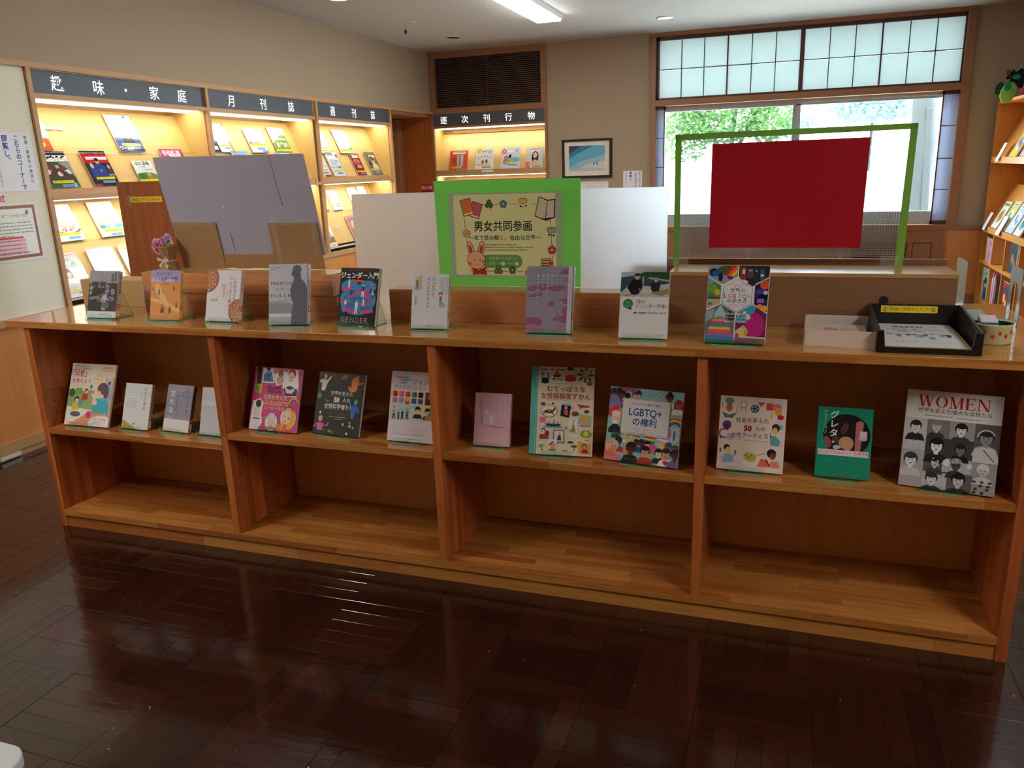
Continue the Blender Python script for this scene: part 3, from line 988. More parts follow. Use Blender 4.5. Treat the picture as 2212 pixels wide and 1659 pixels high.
# ------------------------------------------------------------------ magazines
def yel(c, y, h=7, x0=18, x1=92, blue=True, bx=38, txt=True):
    c.poly([(x0, y), (x1, y), (x1, y + h), (x0, y + h)], (250, 228, 20))
    if txt: c.text('最新号は貸出できません', (x0 + x1) / 2, y + h * .14, min(h * .74, (x1 - x0) / 11.6), (70, 60, 20), 'c')
    if blue:
        c.poly([(bx, y + h * 1.5), (bx + 48, y + h * 1.5), (bx + 48, y + h * 2.5), (bx, y + h * 2.5)], (120, 170, 232))
        if txt: c.text('予約できます', bx + 24, y + h * 1.6, min(h * .74, 7.4), (30, 50, 110), 'c')


def magazine(label, loc, yaw, lean, w, h, draw, group, thick=.005, sleeve=True, name='magazine', bg=(236, 236, 236)):
    t = thing(name, label, 'magazine' if name == 'magazine' else 'book', loc, yaw, group)
    b = box('pages', M['page'], t, -w / 2, w / 2, .0005, thick, .0, h)
    b.rotation_euler = (-lean, 0, 0)
    c = Canvas(w, h, bg)
    draw(c)
    c.build('cover_print', t, rot=(-lean, 0, 0), m=M['gloss'])
    if sleeve:
        s = MB().quad((-w / 2 - .012, -.004, -.002), (w / 2 + .012, -.004, -.002), (w / 2 + .012, -.004, h + .018), (-w / 2 - .012, -.004, h + .018)).build('plastic_sleeve', M['sleeve'], t, fix=False)
        s.rotation_euler = (-lean, 0, 0)
    return t


def wallmag(label, y, zrow, w, h, draw, lift=0, **k):
    zb = {'u': 1.613, 'm': 1.402, 'l': 1.090, 'b': .775}[zrow]
    ref = 1.395 if zrow in 'um' else .79
    x = XB - KS * (zb - ref) + .008
    return magazine(label, (x, y, zb), PI / 2, math.atan(KS), w, h, draw, 'magazines in the left wall racks', **k)


def cv_blue(c):
    H = c.H
    c.rect(0, H * .2, 100, H, (70, 96, 160)); c.rect(0, 0, 100, H * .24, (240, 240, 240))
    c.poly([(70, 3), (84, 3), (78, 9)], (50, 60, 80))
    for i in range(6): c.micro(6, H * .3 + i * 7, 34, (220, 230, 250), 2.4, i); c.micro(74, H * .3 + i * 8, 96, (220, 230, 250), 2.4, i + 9)
    for i in range(6): c.figure(36 + i * 7, H * .76, 34 - (i % 2) * 5, ((230, 230, 240), (190, 60, 60), (200, 180, 90))[i % 3], (60, 60, 90))
    yel(c, H * .78, 8)
    c.rect(0, H * .93, 100, H, (30, 36, 60))
    c.text('ワールド', 4, H * .86, 14, (250, 250, 250), bold=.02)


def cv_number(c):
    H = c.H
    c.rect(0, 0, 100, H, (36, 34, 46)); c.rect(0, H * .1, 100, H * .34, (190, 26, 34))
    c.text('Number', 50, 2, 30, (214, 24, 30), 'c', .03)
    c.rect(14, H * .17, 96, H * .25, (240, 238, 244)); c.text('Number ナンバー', 55, H * .175, 9, (90, 70, 120), 'c')
    c.ell(52, H * .30, 8, 10, (206, 160, 130)); c.ell(52, H * .25, 9, 6, (30, 24, 22))
    c.poly([(30, H * .44), (42, H * .37), (62, H * .37), (76, H * .45), (72, H * .75), (34, H * .75)], (34, 62, 140))
    c.ell(24, H * .42, 7, 9, (214, 166, 136)); c.poly([(14, H * .5), (34, H * .48), (36, H * .75), (10, H * .75)], (40, 66, 146))
    c.ell(88, H * .46, 6, 8, (190, 150, 120)); c.rect(80, H * .52, 98, H * .74, (60, 60, 70))
    c.text('0', 50, H * .50, 14, (230, 230, 240)); c.text('日本代表', 74, H * .66, 7, (240, 240, 250), sx=.9)
    yel(c, H * .74, 8); c.rect(0, H * .93, 30, H, (150, 60, 60))


def cv_base(c):
    H = c.H
    c.rect(0, 0, 100, H, (70, 72, 66)); c.rect(0, 0, 100, H * .1, (40, 44, 36)); c.rect(0, H * .11, 100, H * .28, (242, 242, 240))
    c.text('週刊ベースボール', 50, H * .17, 12, (40, 40, 44), 'c')
    for i in range(14): c.ell(6 + (i * 37) % 90, H * .14 + (i % 3) * 2, 4, 3, (30, 30, 30), 8)
    for i in range(7):
        c.ell(12 + i * 13, H * (.42 + .07 * (i % 3)), 7, 6, ((200, 160, 130), (150, 60, 50), (220, 220, 215))[i % 3]); c.ell(14 + i * 12, H * (.56 + .06 * (i % 2)), 9, 8, ((226, 226, 220), (120, 40, 40), (60, 70, 60))[i % 3])
    c.poly([(60, H * .3), (100, H * .3), (100, H * .75), (86, H * .5)], (150, 150, 150))
    c.rect(0, H * .82, 100, H, (46, 110, 62)); yel(c, H * .8, 8, 10, 84)
    c.text('ス', 78, H * .87, 16, (250, 250, 250), bold=.03)


def cv_yam(c):
    H = c.H
    c.rect(0, 0, 100, H, (226, 232, 226)); c.text('山と渓谷', 50, 2, 18, (30, 34, 30), 'c', .03)
    c.rect(20, H * .2, 66, H * .3, (246, 246, 246)); c.text('現代農業', 43, H * .21, 9, (40, 40, 40), 'c')
    c.micro(40, H * .36, 90, (200, 60, 60), 4); c.ell(50, H * .72, 60, 22, (90, 150, 66)); c.ell(20, H * .66, 24, 14, (60, 120, 50))
    c.ell(60, H * .58, 8, 8, (214, 170, 130)); c.rect(50, H * .64, 72, H * .74, (220, 120, 70)); yel(c, H * .78, 9, 4, 92)


def cv_pink(c):
    H = c.H
    c.rect(0, 0, 100, H, (190, 60, 120)); c.text('芸術新潮', 48, 4, 20, (244, 220, 232), 'c', .02)
    c.rect(36, H * .13, 84, H * .22, (244, 244, 244)); c.text('芸術新潮', 60, H * .14, 9, (40, 40, 60), 'c')
    c.ell(50, H * .6, 34, 40, (226, 80, 60)); yel(c, H * .8)


def cv_food(c):
    H = c.H
    c.rect(0, 0, 100, H, (246, 246, 244)); c.ell(56, H * .6, 56, H * .22, (80, 84, 88), 26); c.ell(54, H * .58, 52, H * .2, (240, 240, 240), 26)
    r = random.Random(5)
    for i in range(60):
        a, q = r.uniform(0, 2 * PI), r.uniform(0, 1)
        c.ell(50 + 40 * q * math.cos(a), H * .6 + H * .13 * q * math.sin(a), 4.5, 4, ((196, 84, 44), (160, 60, 34), (226, 130, 70), (120, 50, 30))[i % 4], 7)
    for i in range(14): c.ell(44 + r.uniform(-14, 14), H * .46 + r.uniform(-6, 5), 5, 4, ((150, 170, 70), (120, 150, 60))[i % 2], 7)
    yel(c, H * .78, 9, 2, 90)


def cv_cyan(c):
    H = c.H
    c.rect(0, 0, 100, H, (244, 244, 240)); c.rect(30, H * .28, 48, H * .76, (90, 200, 214)); c.rect(50, H * .26, 72, H * .76, (240, 236, 190))
    c.rect(72, H * .26, 100, H * .76, (60, 190, 206)); c.rect(10, H * .5, 30, H * .76, (60, 120, 90))
    c.ell(86, H * .42, 10, 9, (236, 240, 230)); c.rect(52, H * .5, 70, H * .66, (236, 214, 40)); c.ell(26, H * .5, 6, 6, (236, 214, 60)); c.text('人', 54, H * .15, 8, (90, 90, 90))
    yel(c, H * .8, 9)


def cv_woman(c):
    H = c.H
    c.rect(0, 0, 100, H, (206, 206, 204)); c.micro(40, 6, 92, (214, 50, 60), 5); c.text('オレンジ', 10, H * .12, 14, (120, 120, 130)); c.rect(24, H * .2, 70, H * .26, (240, 240, 240))
    c.bust(34, H * .46, 13, (244, 200, 170), (40, 30, 28), (238, 238, 236), long=True)
    c.ell(78, H * .3, 16, 16, (90, 190, 160)); c.ell(80, H * .28, 9, 8, (190, 110, 60)); c.ell(88, H * .52, 14, 10, (190, 200, 120)); c.rect(60, H * .44, 100, H * .47, (200, 60, 50))
    c.rect(0, H * .92, 100, H, (240, 240, 240)); yel(c, H * .82, 8)


def cv_tennen(c):
    H = c.H
    c.rect(0, 0, 100, H, (196, 204, 212)); c.text('天然生活', 50, 6, 21, (222, 140, 170), 'c', .01)
    c.rect(32, H * .1, 72, H * .2, (236, 240, 244)); c.text('天然生活', 52, H * .12, 9, (60, 60, 60), 'c')
    c.vtext('暮らし', 56, H * .26, 6, (70, 70, 80)); c.vtext('日々', 64, H * .26, 6, (70, 70, 80)); c.ell(64, H * .6, 5, 4, (70, 90, 150), 8); yel(c, H * .84)


def cv_yellow(c):
    c.rect(0, 0, 100, c.H, (206, 206, 60)); c.ell(60, c.H * .5, 30, 40, (236, 232, 140)); c.micro(20, 10, 80, (90, 90, 40), 6)


def cv_red(c):
    H = c.H
    c.rect(0, 0, 100, H, (60, 70, 130)); c.rect(0, H * .4, 60, H * .7, (210, 60, 40)); c.rect(0, H * .7, 100, H, (50, 50, 56)); c.rect(40, H * .76, 90, H * .9, (240, 240, 240))


def cv_white(c):
    H = c.H
    c.ell(55, H * .5, 26, 30, (180, 205, 226)); c.rect(90, 0, 100, H, (226, 110, 110)); c.micro(16, 8, 60, (190, 190, 200), 5); yel(c, H * .74, 9, 14, 84)


def cv_nurse(c):
    H = c.H
    c.rect(0, 0, 100, H, (240, 240, 238)); c.ell(50, H * .4, 26, 24, (176, 60, 66)); c.ell(50, H * .5, 14, 16, (220, 120, 110))
    c.ell(20, H * .25, 10, 12, (236, 180, 120)); c.ell(84, H * .3, 10, 10, (90, 150, 190)); c.ell(14, H * .6, 9, 12, (60, 60, 70)); yel(c, H * .62, 10, 10, 100); c.rect(60, H * .9, 100, H, (120, 150, 200))


def cv_sotoasobi(c):
    H = c.H
    c.rect(0, 0, 100, H, (88, 132, 62)); c.rect(0, 0, 100, H * .3, (150, 214, 226)); c.micro(8, 4, 90, (220, 60, 90), 5); c.ell(40, H * .22, 22, 12, (244, 244, 240)); c.ell(70, H * .16, 14, 9, (250, 250, 246))
    c.ell(16, H * .4, 7, 12, (40, 60, 40)); c.micro(30, H * .42, 90, (245, 245, 235), 8); c.text('外遊び！', 54, H * .6, 22, (250, 250, 250), 'c', .03); yel(c, H * .86, 9, 2, 98, False)


def cv_sky(c):
    c.rect(0, 0, 100, c.H, (110, 176, 214)); c.text('サライ', 40, 6, 22, (220, 70, 90), 'c'); c.rect(52, c.H * .22, 92, c.H * .34, (244, 244, 244)); c.text('サライ', 72, c.H * .23, 9, (40, 40, 60), 'c')


def cv_bluered(c):
    H = c.H
    c.rect(0, 0, 100, H, (90, 170, 206)); c.rect(20, 8, 96, 30, (250, 250, 250)); c.text('NHK', 58, 8, 20, (214, 40, 60), 'c', .04); c.rect(26, 34, 84, 46, (246, 246, 246)); c.rect(6, 10, 16, 44, (30, 70, 130))


def cv_pinkstripe(c):
    H = c.H
    c.rect(0, 0, 100, H * .3, (244, 250, 246))
    for i in range(4): c.rect(10, H * (.34 + .12 * i), 96, H * (.42 + .12 * i), (236, 130, 160)); c.micro(14, H * (.35 + .12 * i), 90, (250, 240, 244), 5, i)
    yel(c, H * .84, 9, 6, 96, False)


def cv_greenwhite(c):
    H = c.H
    c.rect(0, 0, 100, H, (232, 240, 234)); c.vtext('週刊文春', 66, H * .28, 10, (60, 66, 60)); c.vtext('和の暮', 84, H * .28, 9, (80, 90, 80)); c.vtext('特集', 46, H * .46, 8, (200, 60, 70)); c.ell(88, H * .82, 10, 8, (70, 170, 110)); yel(c, H * .84, 9, 10, 90, False)


def cv_left(c):
    H = c.H
    c.rect(0, 0, 100, H, (236, 234, 232)); c.text('食育', 50, H * .3, 26, (30, 30, 34), 'c', .03); c.text('シリーズ', 50, H * .5, 16, (190, 50, 70), 'c'); yel(c, H * .7, 9, 0, 90); c.rect(40, H * .92, 100, H, (200, 60, 50))


def cv_jinsei(c):
    H = c.H
    c.rect(0, 0, 100, H, (226, 230, 240)); c.rect(4, 2, 60, 14, (50, 60, 90)); c.text('週刊東洋', 32, 3, 12, (240, 240, 240), 'c'); c.rect(24, 18, 80, 30, (248, 248, 248)); c.ell(90, 18, 8, 8, (200, 60, 80))
    c.text('人生100年', 50, H * .30, 17, (90, 90, 100), 'c'); c.text('時代の', 44, H * .44, 13, (90, 90, 100), 'c'); c.text('キャリア戦略', 50, H * .57, 14, (50, 50, 60), 'c', .01); yel(c, H * .74, 8, 8, 98)


def cv_reddish(c):
    H = c.H
    c.rect(0, 0, 100, H, (150, 40, 44)); c.rect(20, 8, 90, 26, (240, 236, 236)); c.ell(50, H * .34, 40, 14, (206, 120, 110)); c.ell(60, H * .6, 30, 10, (226, 160, 140)); c.micro(16, H * .46, 90, (230, 160, 150), 6); yel(c, H * .78, 9, 8, 100)


def cv_dark(c):
    H = c.H
    c.rect(0, 0, 100, H, (96, 96, 78)); c.rect(36, H * .14, 90, H * .24, (244, 244, 244)); c.ell(54, H * .38, 16, 20, (222, 190, 160)); c.ell(54, H * .28, 18, 12, (70, 56, 44)); c.ell(30, H * .5, 16, 16, (50, 50, 44))
    c.poly([(34, H * .6), (50, H * .5), (70, H * .5), (90, H * .62), (90, H * .72), (34, H * .72)], (226, 224, 206)); yel(c, H * .73, 9, 6, 90)


def cv_plain(c):
    H = c.H
    c.text('人', 30, 6, 9, (80, 80, 90)); c.micro(40, 8, 80, (140, 140, 150), 4); c.micro(20, H * .3, 80, (150, 160, 160), 3); c.micro(20, H * .4, 70, (150, 160, 160), 3); yel(c, H * .66, 10, 10, 98)


def cv_plant(c):
    H = c.H
    c.rect(0, 0, 100, H, (226, 226, 220)); c.ell(50, H * .25, 36, 30, (40, 150, 84)); c.ell(56, H * .52, 30, 22, (180, 90, 160)); c.rect(0, H * .62, 100, H * .84, (50, 50, 56)); yel(c, H * .84, 9, 0, 94)


def cv_pk2(c):
    c.rect(0, 0, 100, c.H, (226, 110, 140)); c.rect(12, 12, 100, c.H - 8, (120, 116, 120)); c.ell(50, c.H * .4, 24, 30, (210, 180, 160))


def cv_tall(c):
    H = c.H
    c.ell(40, H * .15, 20, 14, (60, 60, 66)); c.rect(0, H * .7, 100, H, (206, 90, 60)); c.ell(50, H * .84, 30, 14, (240, 220, 60)); c.micro(10, H * .66, 90, (200, 90, 90), 6)


wallmag('tall white magazine cut off by the left post of the nearest rack', 3.605, 'u', .18, .25, cv_tall)
wallmag('blue sports magazine with players on the cover, alone in the upper row', 4.306, 'u', .214, .25, cv_blue)
wallmag('magenta arts magazine behind the grey board corner', 4.645, 'm', .215, .25, cv_pink)
wallmag('baseball magazine lowest on the left in the nearest rack', 3.655, 'm', .195, .226, cv_base)
wallmag('sports magazine with red title and blue-shirted player', 3.960, 'm', .194, .232, cv_number)
wallmag('small green countryside magazine beside the wooden board top', 4.325, 'm', .172, .165, cv_yam)
wallmag('white cookery magazine with a plate of meat on the cover', 3.752, 'l', .186, .236, cv_food)
wallmag('turquoise and yellow blocked magazine left of the wooden board', 4.078, 'l', .20, .236, cv_cyan)
wallmag('grey magazine with a laughing woman behind the cardboard box', 3.625, 'b', .17, .276, cv_woman)
wallmag('pale grey magazine with pink title above the cardboard box', 3.898, 'b', .196, .28, cv_tennen)
wallmag('yellow-green magazine half hidden by the wooden board', 4.15, 'b', .20, .28, cv_yellow)
wallmag('red and dark magazine at the left post of the middle rack', 5.09, 'u', .19, .2, cv_red)
wallmag('white magazine with pale blue picture in the middle rack', 5.262, 'u', .15, .23, cv_white)
wallmag('magazine with comic faces on white in the middle rack', 5.676, 'u', .215, .2, cv_nurse)
wallmag('green outdoor magazine with blue sky in the middle rack', 6.007, 'u', .215, .225, cv_sotoasobi)
wallmag('sky blue magazine peeping over the grey board', 5.39, 'm', .205, .24, cv_sky)
wallmag('blue and red magazine peeping over the grey board', 5.967, 'm', .205, .24, cv_bluered)
wallmag('pink striped magazine at the left post of the far rack', 6.64, 'u', .18, .2, cv_pinkstripe)
wallmag('pale green magazine with brush writing in the far rack', 7.043, 'u', .235, .24, cv_greenwhite)
wallmag('white magazine with black and red title at the far rack post', 6.475, 'm', .175, .23, cv_left)
wallmag('pale lilac business magazine in the far rack', 6.715, 'm', .205, .238, cv_jinsei)
wallmag('narrow dark red magazine in the far rack', 7.135, 'm', .168, .225, cv_reddish)
wallmag('olive grey magazine with a portrait, rightmost in the far rack', 7.455, 'm', .215, .244, cv_dark)
wallmag('magazine with a yellow strip just right of the grey board edge', 6.60, 'l', .165, .19, cv_left)
wallmag('narrow white leaflet magazine in the lower far rack', 6.855, 'l', .165, .205, cv_plain, thick=.012)
wallmag('white booklet top just above the left corner of the long frosted panel', 7.246, 'l', .17, .215, cv_plain, thick=.012)
wallmag('blue-white booklet top above the long frosted panel', 7.459, 'l', .17, .222, cv_white, thick=.012)
wallmag('green and purple plant magazine right of the grey board edge', 6.46, 'b', .16, .26, cv_plant)
wallmag('pink-framed magazine behind the left edge of the long frosted panel', 6.985, 'b', .20, .275, cv_pk2)
o = tag(box('shelf_label', M['white'], None, XB - KS * .135 + .001, XB - KS * .135 + .003, 6.625, 6.72, .925, .95), 'white shelf label low in the far rack right of the grey board', 'label', 'white shelf labels')

# ------------------------------------------------------------------ display unit on the back wall
bu = thing('wall_display_unit', 'brown-framed lit display unit with louvre on the back wall', 'cabinet', (-3.24, BY, 0))
cx = 3.24


def bxu(name, m, x0, x1, y0, y1, z0, z1, **k):
    return box(name, M[m], k.pop('parent', bu), x0 + cx, x1 + cx, y0, y1, z0, z1, **k)


fb = MB()
fb.box(-3.93 + cx, -3.90 + cx, -.02, .30, 0, 2.69).box(-2.575 + cx, -2.548 + cx, -.02, .30, 0, 2.69)
fb.box(-3.90 + cx, -2.575 + cx, -.02, .06, 2.62, 2.69).box(-3.90 + cx, -2.575 + cx, -.02, .06, 2.035, 2.095)
fb.box(-3.90 + cx, -3.855 + cx, -.02, .04, 2.095, 2.62).box(-2.611 + cx, -2.575 + cx, -.02, .04, 2.095, 2.62)
fb.build('frame', M['trim'], bu)
lv = bxu('louvre', 'hole', -3.855, -2.611, .03, .034, 2.095, 2.62)
lb = MB()
for i in range(26):
    z = 2.098 + i * .0202
    lb.hexa([(-3.855 + cx, -.002, z), (-2.611 + cx, -.002, z), (-2.611 + cx, .028, z + .007), (-3.855 + cx, .028, z + .007),
             (-3.855 + cx, -.002, z + .007), (-2.611 + cx, -.002, z + .007), (-2.611 + cx, .028, z + .014), (-3.855 + cx, .028, z + .014)])
o = lb.build('louvre_blades', mat('brown_slats', (92, 60, 46), .6), bu)
o['kind'] = 'stuff'
bxu('louvre_divider', 'dark_trim', -3.233, -3.224, -.008, .0, 2.095, 2.62)
sg = bxu('sign_panel', 'sign', -3.90, -2.575, -.012, .02, 1.9045, 2.0355)
for ch, xx in (('逐', -3.77), ('次', -3.512), ('刊', -3.251), ('行', -2.992), ('物', -2.728)):
    c = Canvas(.1, .1, eps=.0002)
    c.text(ch, 50, 4, 88, (255, 255, 255), 'c', .008)
    c.build('sign_character', sg, (xx + cx, -.0135, 1.913), m=M['glow'])
bxu('top_rail', 'trim', -3.90, -2.575, -.02, .02, 1.880, 1.905)
bxu('back_panel', 'unit', -3.90, -2.575, .30, .31, .5, 1.9)
for x in (-3.90, -2.579): bxu('side_panel', 'unit', x, x + .004, .0, .30, .5, 1.88)
bxu('ceiling_board', 'unit', -3.90, -2.575, .02, .30, 1.882, 1.888)
for zt in (1.878, 1.352):
    bxu('light_diffuser', 'diff', -3.88, -2.595, .03, .16, zt - .006, zt - .001)
    bxu('light_bar', 'unit_frame', -3.78, -2.58, .262, .295, zt - .05, zt - .012)
ds = MB()
ds.hexa([(-3.896 + cx, .045, 1.40), (-2.579 + cx, .045, 1.40), (-2.579 + cx, .053, 1.40), (-3.896 + cx, .053, 1.40),
         (-3.896 + cx, .245, 1.82), (-2.579 + cx, .245, 1.82), (-2.579 + cx, .253, 1.82), (-3.896 + cx, .253, 1.82)])
ds.build('display_board', M['unit'], bu)
bxu('display_lip', 'unit_frame', -3.898, -2.577, -.022, .04, 1.378, 1.416)
lb_ = bxu('shelf_tag', 'white', -3.33, -3.19, -.0245, -.0222, 1.385, 1.408)
bxu('middle_shelf', 'unit', -3.90, -2.575, -.015, .30, 1.352, 1.378)


def cv_o1(c):
    H = c.H
    c.rect(0, 0, 100, H, (226, 92, 54)); c.rect(16, 5, 86, 18, (240, 238, 234)); c.micro(20, 8, 80, (60, 60, 60), 4); c.rect(42, H * .22, 74, H * .8, (200, 206, 204)); c.rect(52, H * .22, 60, H * .8, (120, 130, 130)); c.ell(24, H * .5, 8, 14, (196, 60, 50)); yel(c, H * .82, 8, 10, 66)


def cv_moe(c):
    H = c.H
    c.ell(20, 14, 14, 13, (244, 208, 40)); c.text('MOE', 62, 8, 26, (50, 110, 80), 'c'); c.rect(22, 24, 66, 32, (240, 240, 240))
    for i, q in enumerate(((16, 52), (34, 46), (50, 44), (66, 44), (82, 50))): c.ell(q[0], q[1], 4, 4, ((220, 120, 150), (200, 130, 160))[i % 2], 8)
    c.ell(40, H * .66, 7, 10, (180, 100, 60)); c.ell(60, H * .64, 7, 11, (120, 110, 100)); yel(c, H * .76, 8, 8, 84)


def cv_flow(c):
    H = c.H
    c.rect(0, 0, 100, H, (214, 220, 232)); c.flower(16, 20, 14, (214, 120, 150)); c.flower(28, 52, 12, (206, 90, 120)); c.flower(80, 16, 9, (150, 190, 220)); c.ell(72, H * .6, 26, 12, (110, 190, 196)); c.ell(30, H * .68, 18, 14, (170, 140, 120)); c.rect(40, H * .34, 54, H * .52, (60, 50, 70)); c.rect(30, 14, 66, 24, (244, 244, 244)); yel(c, H * .68, 8, 24, 72)


def cv_girl(c):
    H = c.H
    c.rect(0, 0, 100, H, (206, 220, 222)); c.text('VERY', 50, 4, 26, (226, 90, 100), 'c', .02); c.rect(24, 14, 80, 24, (246, 246, 246))
    c.ell(52, H * .48, 20, 34, (36, 28, 28)); c.ell(52, H * .38, 12, 16, (244, 206, 180)); c.poly([(30, H * .78), (46, H * .6), (60, H * .6), (76, H * .78)], (226, 180, 170)); c.rect(0, H * .7, 24, H, (226, 110, 90)); c.micro(4, H * .34, 26, (200, 120, 40), 4); yel(c, H * .8, 8, 18, 80)


for lb2, x, w_, h_, d_ in (('orange magazine, first from left in the back wall unit', -3.645, .225, .225, cv_o1), ('white magazine with green title, second in the back wall unit', -3.325, .225, .245, cv_moe),
                           ('pale blue flowery magazine, third in the back wall unit', -3.012, .235, .24, cv_flow), ('magazine with a long-haired woman, last in the back wall unit', -2.726, .2, .225, cv_girl)):
    magazine(lb2, (x, BY + .037, 1.417), 0, .3, w_, h_, d_, 'magazines in the back wall unit')

# ------------------------------------------------------------------ framed picture and notices
pc = thing('framed_picture', 'black-framed picture of a blue snowy sky on the back wall', 'picture', (-2.108, BY, 1.493))
f = MB()
for a in ((-.275, .275, .18, .203), (-.275, .275, -.203, -.18), (-.275, -.250, -.18, .18), (.250, .275, -.18, .18)): f.box(a[0], a[1], -.03, 0, a[2], a[3])
f.build('frame', M['hole'], pc, bevel=.002)
box('mount', mat('cream_mount', (222, 214, 190), .8), pc, -.25, .25, -.012, -.006, -.18, .18)
c = Canvas(.4, .266, (92, 170, 196))
H = c.H
c.poly([(0, 0), (34, 0), (0, 20)], (44, 48, 84)); c.poly([(34, 0), (70, 0), (20, 22), (0, 34), (0, 20)], (46, 120, 156))
c.poly([(0, H), (0, H * .86), (30, H * .62), (62, H * .5), (100, H * .36), (100, H)], (150, 186, 200)); c.poly([(20, H), (40, H * .78), (70, H * .66), (100, H * .6), (100, H)], (206, 200, 196))
c.poly([(0, H), (0, H * .93), (40, H * .86), (100, H * .92), (100, H)], (178, 190, 206))
for x in (70, 78):
    c.ell(x, H * .71, 2.2, 3.2, (60, 120, 150), 8); c.ell(x - 1, H * .71 - 3.5, .8, 1.6, (60, 120, 150), 6); c.ell(x + 1, H * .71 - 3.5, .8, 1.6, (60, 120, 150), 6)
c.micro(70, H * .58, 84, (150, 170, 180), 1)
c.build('picture', pc, (0, -.0125, -.133), m=M['gloss'])


def notice_cols(c, full=True):
    c.vtext('新聞・最新号の雑誌は、', 88, 4, 7.8, (30, 30, 34), .006, 1.22)
    c.vtext('こちらのコーナーで', 66, 4, 12.6, (40, 74, 150), .025, .96)
    c.vtext('閲覧し、', 40, 4, 14, (40, 74, 150), .025, 1.05)
    c.vtext('他の場所へ持ち出さないで下さい。', 17, 6, 6.4, (30, 30, 34), .006, 1.02)


pn = tag(box('reading_notice', M['white'], None, LX + .012, LX + .014, 3.155, 3.420, 1.395, 1.697), 'white notice with vertical blue and black writing on the cream board', 'notice')
c = Canvas(.262, .300)
notice_cols(c)
o = c.build('lettering', pn, (LX + .0145, 3.2875, 1.396)); o.rotation_euler = (0, 0, PI / 2)
pn = tag(box('reading_notice', M['white'], None, -1.712, -1.508, BY - .003, BY, 1.02, 1.348), 'small white notice with vertical writing left of the window', 'notice')
c = Canvas(.204, .328)
notice_cols(c)
c.build('lettering', pn, (-1.61, BY - .0035, 1.02))
pn = tag(box('certificate', M['white'], None, -2.185, -1.875, BY - .003, BY, 1.03, 1.246), 'white certificate with gold border below the framed picture', 'notice')
c = Canvas(.31, .216)
c.rect(3, 4, 97, 6, (222, 188, 110)); c.micro(20, 14, 84, (110, 110, 110), 2.2)
c.build('lettering', pn, (-2.03, BY - .0035, 1.03))
pn = tag(box('notice_heading', M['white'], None, LX + .012, LX + .014, 2.86, 3.205, 1.338, 1.388), 'white strip with red characters above the brick-bordered notice', 'notice')
c = Canvas(.345, .05)
c.text('お知らせ', 99, .5, 13.5, (200, 60, 66), 'r', .03)
o = c.build('lettering', pn, (LX + .0145, 3.0325, 1.338)); o.rotation_euler = (0, 0, PI / 2)
pn = tag(box('closing_notice', M['white'], None, LX + .012, LX + .014, 2.90, 3.378, 1.030, 1.332), 'white notice with a brown brick border and red table on the cream board', 'notice')
c = Canvas(.478, .302)
H = c.H
c.rect(1, 2, 97, H - 3, (150, 92, 62))
for i in range(12): c.rect(2 + 8 * i, 2, 2.6 + 8 * i, 5.4, (176, 118, 84))
for i in range(7): c.rect(93.4, 6 + 8 * i, 97, 6.6 + 8 * i, (176, 118, 84))
c.rect(4, 5.4, 93.4, H - 6.5, (236, 234, 222)); c.text('終了のお知らせ】', 54, 11, 4.2, (50, 90, 110), bold=.0)
for i in range(5): c.micro(8, 20 + 3.6 * i, 90 - (26 if i == 4 else 0), (70, 80, 90), 1.5, i)
c.rect(6, 36, 76, 38.2, (206, 70, 60)); c.rect(6, 38.2, 78, 56, (236, 190, 200))
for i in range(4): c.rect(6, 39.5 + 4.3 * i, 78, 41.2 + 4.3 * i, (222, 160, 176)); c.micro(10, 39.8 + 4.3 * i, 34, (70, 60, 60), 1.3, i); c.micro(44, 39.8 + 4.3 * i, 70, (70, 60, 60), 1.3, i + 5)
c.micro(30, H - 9.6, 82, (120, 60, 50), 1.5); c.ell(86, 10, 2, 2.8, (110, 120, 100), 8)
o = c.build('lettering', pn, (LX + .0145, 3.139, 1.030)); o.rotation_euler = (0, 0, PI / 2)

for o in COL.objects:
    if o.name.startswith('lettering'):
        o['kind'] = 'stuff'

# ------------------------------------------------------------------ the long display counter
CX0, CX1, CF, CB = -2.906, .667, 2.342, 3.20
ct = thing('display_counter', 'long low pine counter with four open bays of face-out books', 'counter', (-1.12, 2.342, 0))
ox, oy = 1.12, -2.342


def cbx(name, m, x0, x1, y0, y1, z0, z1, **k):
    return box(name, M[m], ct, x0 + ox, x1 + ox, y0 + oy, y1 + oy, z0, z1, **k)


cbx('countertop', 'pine_top', -2.985, .745, 2.334, 3.235, .872, .900, bevel=.0025)
cbx('top_edge_band', 'pine_edge', -2.985, .745, 2.3325, 2.3345, .874, .8985)
cbx('side_panel', 'pine_z', CX0, -2.876, CF, CB, 0, .872, bevel=.0012)
cbx('side_panel', 'pine_z', .637, CX1, CF, CB, 0, .872, bevel=.0012)
div = [(-2.005, -1.975), (-1.117, -1.087), (-.234, -.204)]
for a, b in div: cbx('divider', 'pine_z', a, b, CF, 2.745, .0775, .872, bevel=.0012)
cbx('bottom_shelf', 'pine_x', -2.876, .637, CF - .002, 2.745, .052, .0775, bevel=.001)
cbx('kickboard', 'pine_edge', -2.876, .637, CF + .006, CF + .024, 0, .052)
cbx('back_panel', 'ply', -2.876, .637, 2.745, 2.757, 0, .872)
cbx('rear_back_panel', 'ply', -2.876, .637, CB - .012, CB, 0, .872)
bays = [(-2.876, -2.005, .447), (-1.975, -1.117, .493), (-1.087, -.234, .493), (-.204, .637, .493)]
for a, b, z in bays:
    cbx('shelf', 'pine_x', a + .001, b - .001, CF, 2.744, z - .0245, z, bevel=.0012)
ph = MB().cyl((0, 0, 0), .0032, .0006, 8, 'X').build('pin_hole', M['hole'], None)
phd = ph.data
bpy.data.objects.remove(ph)
